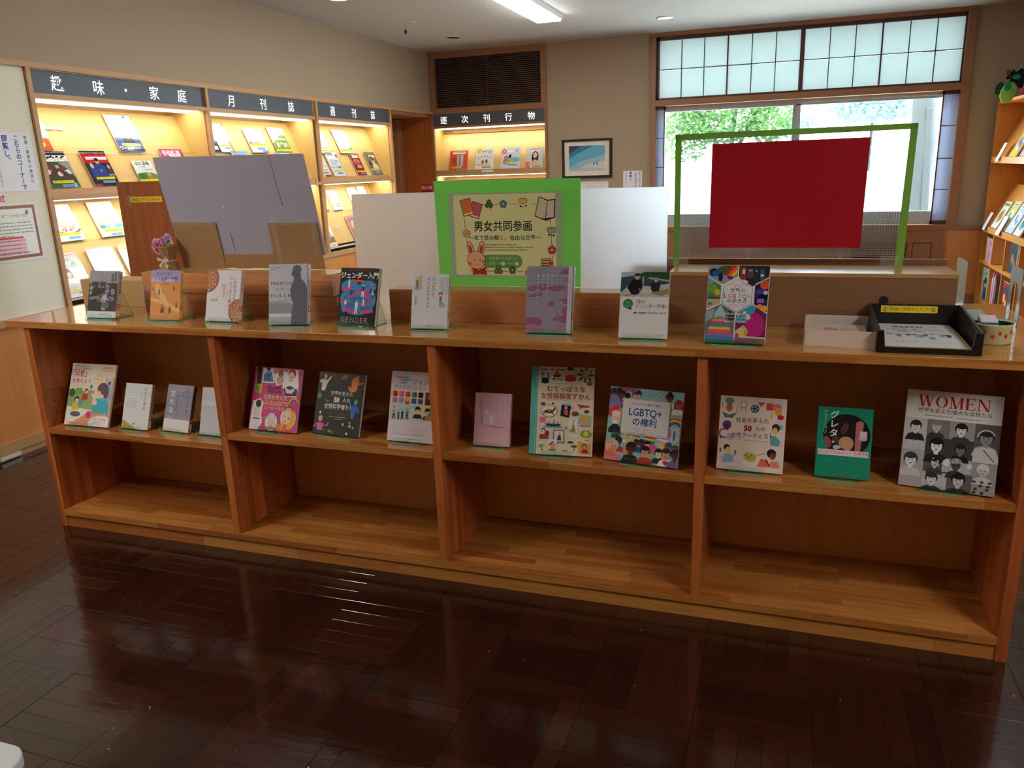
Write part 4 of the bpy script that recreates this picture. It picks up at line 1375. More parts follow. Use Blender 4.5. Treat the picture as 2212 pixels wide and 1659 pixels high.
for x, zs in ((-2.876, (.60, .55, .50)), (-1.975, (.62, .57, .43, .38)), (-1.087, (.62, .57, .43)), (-.204, (.60, .55))):
    for y in (2.395, 2.69):
        for z in zs:
            o = link(bpy.data.objects.new('pin_hole', phd), ct); o.location = (x + ox + .0002, y + oy, z)
for x0, x1 in ((-1.745, -1.630), (-.30, -.2)):
    if x0 < -1: o = cbx('tape_patch', 'tape', x0 + .02, x1 + .02, 2.3318, 2.3323, .874, .897)
cbx('tape_patch', 'tape', -1.70, -1.60, 2.336, 2.44, .9003, .9006)

# boxes and boards standing on the counter top
rz = .9003
r1 = tag(box('riser_board', M['riser'], None, -2.515, -1.600, 2.60, 2.742, .9003, .981, bevel=.001), 'lower brown board of the stacked pair behind the left books', 'board', 'stacked riser boards')
r2 = tag(box('riser_board', M['riser'], None, -2.510, -1.612, 2.598, 2.745, .9835, 1.064, bevel=.001), 'upper brown board of the stacked pair behind the left books', 'board', 'stacked riser boards')
box('top_face', M['riser_top'], r2, -2.509, -1.613, 2.599, 2.744, 1.0635, 1.0662)
r3 = tag(box('riser_board', M['riser'], None, -1.378, -.430, 2.600, 2.705, .9003, 1.012, bevel=.001), 'long brown board in front of the frosted panel', 'board', 'riser boards')
box('top_face', M['riser_top'], r3, -1.377, -.431, 2.601, 2.704, 1.0115, 1.0148)
box('tape_strip', M['tape'], None, 0, .01, 0, .01, 0, .01) if 0 else None
for bpar, x0, x1, z0, z1 in ((r2, -1.66, -1.600, .95, 1.02), (r2, -2.512, -2.47, .95, 1.02)):
    box('tape_patch', M['tape'], bpar, x0, x1, 2.5965, 2.5972, z0, z1)

us = thing('cable_box', 'long brown hollow box with a round cable hole at the right of the counter', 'box', (.06, 2.80, .9003))
MB().box(-.430, .436, -.100, -.082, 0, .162).box(-.430, .436, .082, .100, 0, .162).box(-.430, -.418, -.09, .09, 0, .162).box(.424, .436, -.09, .09, 0, .162).build('casing', M['upstand'], us, bevel=.001)
box('lid', M['riser_top'], us, -.431, .438, -.102, .102, .162, .1755, bevel=.0015)
MB().cyl((0.235, -.1012, 0.092), .0125, .0015, 24, 'Y').build('cable_hole', M['hole'], us)
o = MB().lathe((0, 0, 0), [(.0125, 0), (.0142, .0006), (.0142, .0)], 24).build('hole_rim', M['dark_trim'], us)
o.location = (0.235, -.1005, 0.092); o.rotation_euler = (PI / 2, 0, 0)
rb = tag(box('rear_board', M['upstand'], None, -.515, .500, 2.925, 2.945, .9003, 1.094, bevel=.001), 'brown board standing behind the cable box', 'board')

# cardboard box
cb = thing('cardboard_box', 'flat tan cardboard box behind the leftmost black-and-white book', 'box', (-2.775, 2.76, .9003))
MB().box(-.180, .183, -.06, .06, 0, .116).build('carton', M['card2'], cb, bevel=.002)
MB().prism([(-.012, .07), (.008, .056), (.012, .072)], -.0625, -.0605).build('torn_flap', M['riser_top'], cb)
box('tape_strip', M['tape'], cb, .150, .186, -.0612, -.0606, .0, .116)

# wooden notice board behind
wb = thing('wooden_board', 'tall red-brown wooden board with a yellow label behind the counter', 'board', (-3.0, 3.31, 0))
box('panel', M['cartwood'], wb, -.268, .30, 0, .028, 0, 1.425, bevel=.002)
lb_ = box('yellow_label', mat('yellow_label', (240, 206, 30), .4), wb, -.192, .008, -.0012, 0, 1.322, 1.350)
c = Canvas(.2, .028)
c.text('貸出はカウンターへ', 50, 2.2, 10.2, (40, 34, 20), 'c', .005)
c.build('label_text', lb_, (-.092, -.0014, 1.322))
box('tape_patch', M['tape'], wb, -.215, -.19, -.0010, -.0002, 1.30, 1.36)

# grey foam board leaning forward, held by cardboard
gb = thing('grey_board', 'large grey foam board taped upright behind the left books', 'board', (-2.053, 2.733, 1.068), .018)
LB = .222


def tilt(o):
    o.rotation_euler = (LB, 0, 0)
    return o


tilt(MB().prism([(-.345, .059), (.344, .058), (.335, .446), (-.340, .456)], 0, .006).build('foam_sheet', M['greycard'], gb))
tilt(MB().prism([(-.340, .4555), (.335, .4455), (.3355, .4485), (-.340, .4585)], .0002, .0062).build('top_edge', M['pinkedge'], gb))
tilt(MB().prism([(.3345, .446), (.3375, .446), (.347, .058), (.344, .058)], .0002, .0062).build('side_edge', M['pinkedge'], gb))
tilt(MB().prism([(-.0725, .155), (-.069, .12), (-.0695, .062), (-.0715, .11)], -.0006, -.0001).build('slit', M['hole'], gb))
tilt(MB().prism([(-.078, .262), (-.068, .260), (-.070, .252), (-.074, .251)], -.0006, -.0001).build('torn_spot', M['white'], gb))
tilt(MB().prism([(.1915, .447), (.1925, .447), (.195, .342), (.202, .256), (.200, .256), (.1935, .342)], -.0005, -.0001).build('crease', M['hole'], gb))
for nm, a in (('cardboard_support', [(-.345, .002), (-.133, .003), (-.127, .195), (-.339, .198)]), ('cardboard_support', [(.105, .003), (.332, .001), (.334, .190), (.119, .191)])):
    tilt(MB().prism(a, -.0055, -.001).build(nm, M['card'], gb))
    x0, x1 = a[3][0], a[2][0]
    tilt(MB().prism([(x0 + .005, .182), (x1 - .005, .182), (x1 - .005, .200), (x0 + .005, .200)], -.0062, -.0057).build('tape_strip', M['tape'], gb))
tilt(MB().prism([(-.134, .003), (.107, .003), (.113, .061), (-.130, .061)], -.003, .003).build('lower_cardboard', M['card'], gb))
tilt(MB().prism([(.125, .01), (.142, .01), (.15, .19), (.133, .19)], -.0062, -.0057).build('tape_strip', M['tape'], gb))
tilt(MB().prism([(.30, .06), (.318, .06), (.322, .19), (.304, .19)], -.0062, -.0057).build('tape_strip', M['tape'], gb))

# frosted long panel, green poster
fp = tag(box('frosted_panel', M['frost'], None, -1.587, -.386, 2.748, 2.752, .9003, 1.353, bevel=.001), 'long frosted white acrylic panel across the middle of the counter', 'panel')
gp = thing('green_poster', 'lime green poster with a pale yellow illustrated sheet on the frosted panel', 'poster', (-.952, 2.716, 1.0155))
MB().prism([(-.268, 0), (.270, .001), (.274, .374), (-.274, .378)], -.0012, 0).build('green_backing', M['green'], gp)
MB().prism([(-.218, .032), (.202, .032), (.206, .332), (-.218, .332)], -.0022, -.0014).build('laminate', mat('laminate_grey', (176, 190, 166), .25), gp)
c = Canvas(.384, .287, (232, 230, 168))
H = c.H
INK = (46, 40, 34)


def pbook(c, x, y, w_, h_, rot, col):
    a = math.radians(rot)
    def R(px, py): return (x + px * math.cos(a) - py * math.sin(a), y + px * math.sin(a) + py * math.cos(a))
    c.poly([R(-w_ / 2 - .5, -h_ / 2 - .5), R(w_ / 2 + .5, -h_ / 2 - .5), R(w_ / 2 + .5, h_ / 2 + .5), R(-w_ / 2 - .5, h_ / 2 + .5)], INK)
    c.poly([R(-w_ / 2, -h_ / 2), R(w_ / 2, -h_ / 2), R(w_ / 2, h_ / 2), R(-w_ / 2, h_ / 2)], col)
    c.poly([R(-w_ / 2 + .6, h_ / 2 - 1.6), R(w_ / 2 - .5, h_ / 2 - 1.6), R(w_ / 2 - .5, h_ / 2 - .3), R(-w_ / 2 + .6, h_ / 2 - .3)], (236, 226, 190))


pbook(c, 22.5, 14.2, 9.5, 13.4, 18, (206, 96, 120))
pbook(c, 13.6, 11.4, 10, 14.4, -13, (226, 124, 64))
for x0, x1 in ((28.5, 31.5), (41, 46), (55, 64), (78, 81)): c.line(x0, 9.4, x1, 9.1, .35, INK)
for k in range(3):
    a = -PI / 2 + 2 * PI * k / 3
    c.ell(36 + 2 * math.cos(a), 9 + 2 * math.sin(a), 2.4, None, INK, 10); c.ell(36 + 2 * math.cos(a), 9 + 2 * math.sin(a), 1.9, None, (84, 118, 66), 10)
c.line(36.5, 11, 38, 14, .5, INK)
c.flower(50, 9, 3.4, (92, 128, 140), (236, 232, 200), out=INK)
for dx in (-2.2, 0, 2.2): c.ell(69 + dx, 6.6, 2.2, 2.6, INK, 10)
for dx in (-2.2, 0, 2.2): c.ell(69 + dx, 6.7, 1.8, 2.2, (224, 200, 84), 10)
c.line(69, 10, 69.4, 13.6, .4, INK); c.ell(67, 11.4, 1.2, .8, INK, 8); c.ell(72, 11, 1.2, .8, INK, 8)
c.poly([(80, 20.6), (84.4, 2.6), (92.4, 6), (102 - 2, 5.4), (99.5, 22), (91, 25.2)], INK)
c.poly([(80.8, 20), (85, 3.6), (92.2, 7), (90, 22.6), (85, 21.8)], (222, 206, 180)); c.poly([(92.8, 7), (99.2, 6.4), (98.2, 21.4), (90.8, 22.4)], (222, 206, 180))
c.poly([(80.8, 20.8), (85.4, 22.6), (90.4, 24.6), (98.6, 22.4), (98.4, 23), (90.6, 24.9)], (240, 230, 206))
c.text('男女共同参画', 48.5, 24.0, 10.3, (14, 56, 36), 'c', .012, sx=.94)
c.text('～本で読み解く、自由な世界～', 50, 37.2, 5.2, (14, 62, 40), 'c', .004, sx=.98)
for i in range(3): c.micro(31, 45.6 + 2.4 * i, (62, 76, 72)[i], (140, 136, 92), 1.5, i)
c.rrect(27, 55.6, 67, 67.8, 5.8, (106, 160, 82))
c.text('特設展示のお知らせ', 34, 57.4, 3.1, (196, 214, 170)); c.text('期間：6/23　 ～7/12', 34, 62.2, 3.0, (196, 214, 170)); c.ell(48, 64, 1.9, None, (216, 222, 200)); c.ell(61.5, 64, 1.9, None, (216, 222, 200))
c.line(10.5, 22, 11.2, 31, .35, INK); c.line(12, 41, 12.4, 45, .35, INK); c.flower(12, 35.8, 3.6, (222, 172, 130), (176, 80, 60), out=INK)
c.line(94.6, 23.5, 95.4, 29, .35, INK)
for dx in (-2.2, 0, 2.2): c.ell(96 + dx, 33, 2.3, 2.6, INK, 10)
for dx in (-2.2, 0, 2.2): c.ell(96 + dx, 33.1, 1.9, 2.1, (166, 172, 150), 10)
c.line(96, 36, 95.4, 39.6, .5, INK); c.ell(93.6, 37.2, 1.2, .9, INK, 8); c.ell(97.8, 37.8, 1.2, .9, INK, 8)
c.line(95.6, 40.5, 96, 47, .35, INK); c.flower(96, 51, 3.8, (206, 70, 62), (240, 224, 180), out=INK); c.line(96.4, 56, 96.6, 66, .35, INK)
# rabbit reading a red book
for x, a in ((15.5, -14), (26.5, 12)):
    c.ell(x, 49.5, 3.2, 6.9, INK, 16, rot=a); c.ell(x, 49.5, 2.7, 6.4, (240, 176, 142), 16, rot=a); c.ell(x, 50.4, 1.4, 4.4, (196, 62, 46), 14, rot=a)
c.ell(21, 60.6, 9.3, 8.6, INK, 26); c.ell(21, 60.6, 8.9, 8.2, (240, 176, 142), 26)
c.ell(18.5, 61, .65, None, INK, 8); c.ell(25, 60.6, .65, None, INK, 8); c.ell(14.4, 63.8, 1.7, None, (214, 96, 74), 10); c.ell(28, 62, 1.3, 1.5, (214, 96, 74), 10)
c.ring(22.4, 64, 1.5, .35, (150, 70, 50), 8, 20, 160)
c.ell(20, 76.6 - 2, 3, 2.4, INK, 12); c.ell(20, 74.6, 2.6, 2.0, (240, 176, 142), 12); c.ell(27, 73.6, 2.4, 2.0, (240, 176, 142), 12)
c.poly([(16.2, 67.6), (23, 70), (31, 66.8), (31, 75), (23.6, 73.6), (17, 74.4)], INK)
c.poly([(16.8, 68.2), (23, 70.6), (23.4, 73.2), (17.4, 73.8)], (206, 40, 34)); c.poly([(23.4, 70.6), (30.4, 67.6), (30.4, 74.2), (24, 73.2)], (206, 40, 34))
c.ell(15.8, 70.6, 1.6, 1.9, (240, 176, 142), 10); c.ell(31.4, 69.6, 1.5, 1.7, (240, 176, 142), 10)
for x0, x1 in ((33, 38), (48, 53), (62, 67.5)): c.line(x0, 71, x1, 71, .35, INK)
for k in range(3):
    a = -PI / 2 + 2 * PI * k / 3
    c.ell(43 + 2.2 * math.cos(a), 70 + 2.2 * math.sin(a), 2.5, None, INK, 10); c.ell(43 + 2.2 * math.cos(a), 70 + 2.2 * math.sin(a), 2.0, None, (112, 130, 74), 10)
c.flower(57, 70, 3.3, (92, 100, 96), (236, 232, 200), out=INK); c.ell(72, 72, 2.4, None, INK, 10); c.ell(72, 72, 1.9, None, (224, 170, 70), 10)
for i in range(4): c.rrect(85, 58.6 + 2.3 * i, 95, 60.8 + 2.3 * i, .9, INK); c.rrect(85.4, 58.9 + 2.3 * i, 94.4, 60.5 + 2.3 * i, .7, ((222, 170, 120), (226, 176, 130), (222, 160, 120), (206, 160, 130))[i])
c.ell(95, 63, 2, 1.6, (206, 50, 40), 10); c.ell(90, 72, 8, 4.5, INK, 18); c.ell(90, 72, 7.5, 4, (112, 106, 80), 18)
c.build('printed_sheet', gp, (-.008, -.0026, .040), m=M['gloss'])

# clear corrugated sheet framed in green tape, red card
cs = thing('clear_panel', 'clear corrugated plastic sheet edged with lime green tape', 'panel', (-.006, 2.872, 1.0765), .058)
LC = .078


def tl(o):
    o.rotation_euler = (LC, 0, 0)
    return o


tl(box('front_skin', M['poly'], cs, -.368, .368, -.0025, -.0021, .034, .447))
tl(box('rear_skin', M['poly'], cs, -.368, .368, .0021, .0025, .034, .447))
fl_ = MB()
n = 92
for i in range(n + 1):
    x = -.368 + .736 * i / n
    fl_.box(x - .0003, x + .0003, -.0021, .0021, .034, .447)
o = tl(fl_.build('flutes', clear('flute_plastic', (.80, .82, .83), .25, .3), cs, fix=False)); o['kind'] = 'stuff'
for a in ([(-.371, .425), (.370, .431), (.370, .449), (-.371, .445)], [(-.372, -.001), (-.352, -.001), (-.350, .436), (-.371, .445)], [(.345, -.001), (.370, -.001), (.370, .449), (.349, .449)]):
    tl(MB().prism(a, -.0032, -.0026).build('green_tape', M['greent'], cs))
for x0, x1 in ((-.39, -.32), (.30, .36)):
    tl(MB().prism([(x0, -.001), (x1, -.001), (x1, .034), (x0, .034)], -.0040, -.0034).build('clear_tape', M['tape'], cs))
tl(MB().prism([(-.252, .064), (.234, .061), (.236, .412), (-.250, .410)], -.0052, -.0040).build('red_card', M['red'], cs))

# bookends
def bookend(x, y0, y1, h, label, arch):
    t = thing('bookend', label, 'bookend', (x, (y0 + y1) / 2, .9003))
    hw = (y1 - y0) / 2
    pts = [(-hw, 0), (hw, 0), (hw, h - .02)]
    for i in range(6): a = PI / 2 * i / 5; pts.append((hw - .02 + .02 * math.cos(a), h - .02 + .02 * math.sin(a)))
    for i in range(6): a = PI / 2 + PI / 2 * i / 5; pts.append((-hw + .02 + .02 * math.cos(a), h - .02 + .02 * math.sin(a)))
    b = MB()
    if arch:
        # plate with an arched cut-out
        o1 = pts[2:]; m_ = len(o1)
        ar = [(hw * .45 * math.cos(PI * i / (m_ - 1)), h * .55 + hw * .45 * math.sin(PI * i / (m_ - 1))) for i in range(m_)]
        for X in (0, .0016):
            base = len(b.v)
            b.v += [(X, p[0], p[1]) for p in [(hw, 0)] + o1 + [(-hw, 0)]] + [(X, p[0], p[1]) for p in [(hw * .45, 0)] + ar + [(-hw * .45, 0)]]
            k = m_ + 2
            for i in range(k - 1): b.f.append((base + i, base + i + 1, base + k + i + 1, base + k + i))
    else:
        b.prism(pts, 0, .0016, 'YZ')
    b.build('upright_plate', M['grey'], t)
    box('foot_plate', M['grey'], t, -.09 if arch else .0, .0 if arch else .09, -hw, hw, 0, .0014)
    return t


bookend(.560, 2.93, 3.10, .185, 'pale grey metal bookend beside the end of the cable box', False)
bookend(.688, 2.79, 2.935, .178, 'pale grey metal bookend with an arched cut-out behind the strawberry tin', True)

# white box, letter tray, tin
t = thing('white_box', 'shallow off-white open box with colourful cards on the counter', 'box', (.164, 2.528, .9003), -.03)
W2, D2, h = .100, .126, .050
MB().box(-W2, W2, -D2, D2, 0, .004).build('base', M['whitep'], t)
for a in ((-W2, W2, -D2, -D2 + .006), (-W2, W2, D2 - .006, D2), (-W2, -W2 + .006, -D2, D2), (W2 - .006, W2, -D2, D2)):
    box('side_wall', M['whitep'], t, a[0], a[1], a[2], a[3], .0, h, bevel=.001)
pk = thing('card_stack', 'small colourful cards lying in the off-white box', 'cards', (.166, 2.52, .905), -.03)
box('cards', M['page'], pk, -.070, .070, -.09, .09, 0, .024)
c = Canvas(.14, .18, (226, 226, 220))
c.ell(30, 60, 16, 22, (226, 130, 170)); c.ell(66, 70, 22, 26, (240, 180, 110)); c.ell(60, 20, 12, 12, (190, 200, 230)); c.ell(12, 30, 8, 12, (220, 230, 120))
for x in (20, 50, 72): c.text('虹', x, 40, 14, (150, 90, 40))
c.micro(14, 100, 84, (150, 80, 60), 6)
o = c.build('card_print', pk, (0, -.09, .0243)); o.rotation_euler = (-PI / 2, 0, 0)
t = thing('letter_tray', 'black plastic letter tray with a yellow label and leaflets', 'tray', (.382, 2.53, .9003), .0)
w2_, d2_ = .127, .160
box('floor_plate', M['black'], t, -w2_, w2_, -d2_, d2_, 0, .010, bevel=.002)
MB().prism([(-w2_, 0), (w2_, 0), (w2_, .060), (w2_ - .016, .064), (w2_ - .022, .016), (-w2_ + .018, .016), (-w2_ + .012, .064), (-w2_, .060)], -d2_ - .004, -d2_ + .006).build('front_lip', M['black'], t)
for s in (-1, 1):
    MB().prism([(-d2_, 0), (d2_, 0), (d2_, .084), (-d2_, .062)], s * w2_ - .004, s * w2_ + .004, 'YZ').build('side_wall', M['trayp'], t, bevel=.0015)
    for k in range(7):
        z = .018 + k * .0065
        MB().hexa([(s * (w2_ - .0045), -d2_ + .02, z), (s * (w2_ - .0065), -d2_ + .02, z), (s * (w2_ - .0065), d2_ - .03, z + k * .002), (s * (w2_ - .0045), d2_ - .03, z + k * .002),
                   (s * (w2_ - .0045), -d2_ + .02, z + .003), (s * (w2_ - .0065), -d2_ + .02, z + .003), (s * (w2_ - .0065), d2_ - .03, z + .003 + k * .002), (s * (w2_ - .0045), d2_ - .03, z + .003 + k * .002)]).build('rib', M['trayp'], t)
box('back_wall', M['black'], t, -w2_, w2_, d2_ - .006, d2_, 0, .084, bevel=.0015)
yl = box('yellow_label', mat('yellow_label_b', (238, 216, 40), .4), t, -.094, .064, d2_ - .0075, d2_ - .0062, .058, .079)
c = Canvas(.158, .021)
c.text('ご自由にお取りください', 50, 2.2, 7.6, (50, 46, 20), 'c')
for x in (7, 93): c.ell(x, 7.6, 3.4, 3.6, (110, 100, 30), 12); c.ell(x, 7.2, 2.2, 2.4, (220, 200, 40), 10); c.ell(x, 3.4, 1.6, 1.2, (110, 100, 30), 8)
c.build('label_text', yl, (-.015, d2_ - .0078, .058))
t = thing('leaflet_stack', 'stack of white leaflets with a yellow edge in the black tray', 'papers', (.378, 2.53, .9108), .0)
MB().hexa([(-.108, -.155, 0), (.112, -.155, 0), (.112, .15, 0), (-.108, .15, 0), (-.108, -.155, .006), (.112, -.155, .006), (.112, .15, .008), (-.108, .15, .012)]).build('sheets', mat('yellow_sheets', (228, 206, 90), .7), t)
c = Canvas(.212, .300, (234, 236, 242))
c.text('SOGI', 24, 12, 16, (40, 60, 90), 'l', .03, sx=1.1); c.text('の', 74, 15, 9, (40, 60, 90)); c.text('多様な性に関する理解と', 50, 34, 6.6, (50, 70, 100), 'c', .01); c.text('尊重を目指して', 50, 45, 6.6, (50, 70, 100), 'c', .01)
for i, q in enumerate(((16, 66), (26, 72), (38, 64), (46, 70), (54, 74), (60, 66), (70, 64), (80, 66), (88, 70), (50, 84), (66, 86))):
    c.ell(q[0], q[1], 5, 4.4, ((110, 170, 214), (90, 160, 200), (236, 220, 120), (60, 70, 90), (120, 180, 210))[i % 5], 8); c.rect(q[0] - 2, q[1] + 3, q[0] + 3, q[1] + 12, ((240, 240, 240), (90, 160, 206), (60, 70, 100))[i % 3])
c.micro(20, 108, 84, (150, 150, 160), 2.4); c.micro(16, 116, 88, (160, 160, 170), 2.4, 3)
o = c.build('printed_sheet', t, (-.004, -.153, .0071)); o.rotation_euler = (-PI / 2 + .02, 0, 0)
t = thing('strawberry_tin', 'round pale green tin printed with red strawberries', 'tin', (.572, 2.568, .9003))
MB().lathe((0, 0, 0), [(.0, .002), (.052, 0), (.055, .004), (.056, .054), (.0575, .056), (.0555, .058), (.054, .055), (.053, .006), (0, .005)], 40).build('tin_body', mat('pale_green_tin', (206, 214, 168), .35, var=.05, vscale=60), t, smooth=True)
MB().lathe((0, 0, 0), [(.0535, .053), (.0525, .006), (0, .0055)], 32).build('tin_inside', mat('dark_green_enamel', (26, 54, 40), .3), t, smooth=True)
for k, (a, z) in enumerate(((-118, .036), (-98, .024), (-80, .034), (-62, .026), (-44, .036), (-138, .026), (-26, .026))):
    a = math.radians(a)
    s = MB(); n = 10
    P = []
    for i in range(n):
        q = 2 * PI * i / n
        u, v = .0052 * math.cos(q) * (1 if math.sin(q) > 0 else .75), .0062 * math.sin(q)
        aa = a + u / .056
        P.append((.0563 * math.cos(aa), .0563 * math.sin(aa), z + v))
    s.quad(*P)
    o = s.build('strawberry', mat('strawberry_red', (210, 50, 40), .4) if k == 0 else bpy.data.materials['strawberry_red'], t, fix=False)
    P = [(.0566 * math.cos(a + d / .056), .0566 * math.sin(a + d / .056), z + zz) for d, zz in ((-.004, .0075), (-.002, .0045), (.002, .0045), (.004, .0075), (0, .0055))]
    MB().quad(*P).build('strawberry_leaf', M['stem'], o, fix=False)
t = thing('note_pad', 'small pale green and pink note pads standing in the strawberry tin', 'notepad', (.560, 2.565, .9065))
b = MB().hexa([(-.022, -.022, .042), (.022, -.022, .042), (.022, .02, .01), (-.022, .02, .01), (-.022, -.02, .054), (.022, -.02, .054), (.022, .028, .066), (-.022, .028, .066)])
b.build('pad', mat('pale_green_paper', (196, 222, 190), .7), t)
MB().hexa([(-.021, -.021, .0545), (.021, -.021, .0545), (.021, .027, .0665), (-.021, .027, .0665), (-.021, -.021, .0555), (.021, -.021, .0555), (.021, .027, .0675), (-.021, .027, .0675)]).build('cover_sheet', mat('pink_sheet', (232, 214, 228), .7), t)
box('blue_band', mat('blue_band', (60, 100, 170), .6), t, -.0215, .0215, -.0225, -.0212, .048, .053)

# artificial flowers in kraft wrap
t = thing('flower_bouquet', 'pink artificial flowers wrapped in brown paper with a striped bow', 'flowers', (-2.415, 2.665, 1.0668), -.2)
b = MB().lathe((0, 0, 0), [(.0, 0), (.034, 0), (.040, .004), (.024, .040), (.028, .060), (.044, .098), (.042, .100), (.026, .062)], 9)
b.build('paper_wrap', M['card'], t)
rib = mat('striped_ribbon', (206, 196, 176), .7)
MB().lathe((0, 0, .036), [(.0255, 0), (.027, .004), (.0255, .009)], 16).build('ribbon', rib, t, smooth=True)
for sx, sz, l in ((-1, .2, .036), (1, .1, .034), (-.8, -.8, .036), (.8, -.8, .038), (1, .6, .022)):
    p0 = Vector((0, -.029, .042)); d = Vector((sx, -.1, sz)).normalized(); e = p0 + d * l; nn = Vector((-d.z, 0, d.x)) * .008
    b = MB(); b.quad(p0 - nn * .3, e - nn, e + nn, p0 + nn * .3); b.quad(p0 + nn * .1, e + nn * .15 + Vector((0, -.0006, 0)), e + nn * .45 + Vector((0, -.0006, 0)), p0 + nn * .3 + Vector((0, -.0004, 0)))
    b.build('bow_loop', rib, t, fix=False)


def rose(c, R, col, n=22, seed=0, name='bloom'):
    r = random.Random(seed); b = MB(); cc = Vector(c)
    for i in range(n):
        f_ = i / n
        rad = R * (.25 + .75 * f_); a = i * 2.4
        el = 1.25 - 1.2 * f_
        d = Vector((math.cos(a) * math.cos(el), -math.sin(el) - .12, math.sin(a) * math.cos(el))).normalized()
        u = Vector((0, 0, 1)).cross(d)
        u = u.normalized() if u.length > .1 else Vector((1, 0, 0))
        v = d.cross(u)
        q = []
        k0 = len(b.v)
        wd = R * (.30 + .28 * f_)
        ctr = cc + d * rad * .62
        out = v if r.random() < .5 else v
        rd = Vector((d.x, 0, d.z)); rd = rd.normalized() if rd.length > .05 else Vector((0, 0, 1))
        sd = rd.cross(Vector((0, 1, 0)))
        for iy in range(3):
            for ix in range(4):
                s_, t_ = (ix / 3 - .5) * 2, iy / 2
                wv = wd * (.55 + .6 * t_ - .35 * t_ * t_ * abs(s_))
                p = cc + rd * (rad * (.15 + .75 * t_)) + sd * (s_ * wv) + Vector((0, -1, 0)) * (R * .5 * (1 - f_) + R * (.24 * t_ * (1 - f_ * .4)) - R * .14 * s_ * s_)
                b.v.append(tuple(p))
        for iy in range(2):
            for ix in range(3):
                o1 = k0 + iy * 4 + ix
                b.f.append((o1, o1 + 1, o1 + 5, o1 + 4))
    o = b.build(name, col, t, smooth=True, fix=False)
    return o


pk1 = translucent('pink_petals', (.86, .46, .66), .3, (.9, .4, .6), .03)
pk2 = translucent('lilac_petals', (.66, .52, .78), .3, (.7, .5, .8), .03)
pk3 = translucent('rose_petals', (.72, .16, .42), .3, (.8, .2, .5), .03)
rose((-.040, -.012, .100), .041, pk1, 24, 1)
rose((.006, .006, .128), .030, pk2, 18, 2)
rose((-.022, .016, .130), .020, pk3, 14, 3)
rose((-.030, .006, .122), .022, pk1, 14, 4)
b = MB()
for i in range(9):
    a = -.6 + i * .3; p = Vector((.030, -.004, .115)); d = Vector((math.cos(a), -.3, math.sin(a))) * .026
    nn = Vector((-math.sin(a), 0, math.cos(a))) * .0035
    b.quad(p - nn, p + d, p + nn)
b.build('straw_flower', mat('straw', (222, 190, 120), .8), t, fix=False)
for p, d in (((.008, -.026, .088), (.020, 0, .014)), ((-.006, -.026, .082), (.014, 0, -.016)), ((.018, -.02, .1), (.02, 0, .01))):
    p = Vector(p); d = Vector(d); nn = Vector((-d.z, 0, d.x)) * .4
    MB().quad(p, p + d * .5 + nn, p + d, p + d * .5 - nn).build('leaf', M['stem'], t, fix=False)

# ------------------------------------------------------------------ display books on acrylic stands
def stand(w, h, lean, label, loc, yaw, sw=None, xo=0.0, group='clear acrylic book stands', lip=.020):
    """bent clear acrylic easel: base, front lip, back rest and prop"""
    sw = sw or min(w * .86, .115)
    t = thing('book_stand', label, 'book stand', loc, yaw, group)
    x0, x1 = xo - sw / 2, xo + sw / 2
    f0 = -.016
    bk = .105
    hb = min(h * .62, .115)
    yb, zb = math.sin(lean) * hb + .024, math.cos(lean) * hb
    def plate(name, p, q, th=.0024):
        p, q = Vector((0, *p)), Vector((0, *q)); d = (q - p).normalized(); nn = Vector((0, -d.z, d.y)) * th
        o = MB().hexa([(x0, p.y, p.z), (x1, p.y, p.z), (x1, p.y + nn.y, p.z + nn.z), (x0, p.y + nn.y, p.z + nn.z),
                       (x0, q.y, q.z), (x1, q.y, q.z), (x1, q.y + nn.y, q.z + nn.z), (x0, q.y + nn.y, q.z + nn.z)]).build(name, M['acr'], t)
        e = MB()
        g = .0002
        for x in (x0 - g, x1 + g):
            e.quad((x, p.y, p.z), (x, q.y, q.z), (x, q.y + nn.y, q.z + nn.z), (x, p.y + nn.y, p.z + nn.z))
        e.quad((x0, q.y + g * d.y, q.z + g * d.z), (x1, q.y + g * d.y, q.z + g * d.z), (x1, q.y + nn.y, q.z + nn.z), (x0, q.y + nn.y, q.z + nn.z))
        e.build('polished_edge', M['acr_e'], o, fix=False)
    plate('base', (f0, .0006), (bk, .0006))
    e = MB().quad((x0, f0 - .0004, .0004), (x1, f0 - .0004, .0004), (x1, f0 - .0004, .0034), (x0, f0 - .0004, .0034)).build('front_edge', M['acr_e'], t, fix=False)
    plate('front_lip', (f0 + .0, .003), (f0 + .003, .003 + lip), -.0022)
    plate('back_rest', (.024, .003), (yb, zb), -.0022)
    plate('prop', (bk, .001), (yb + .002, zb))
    return t


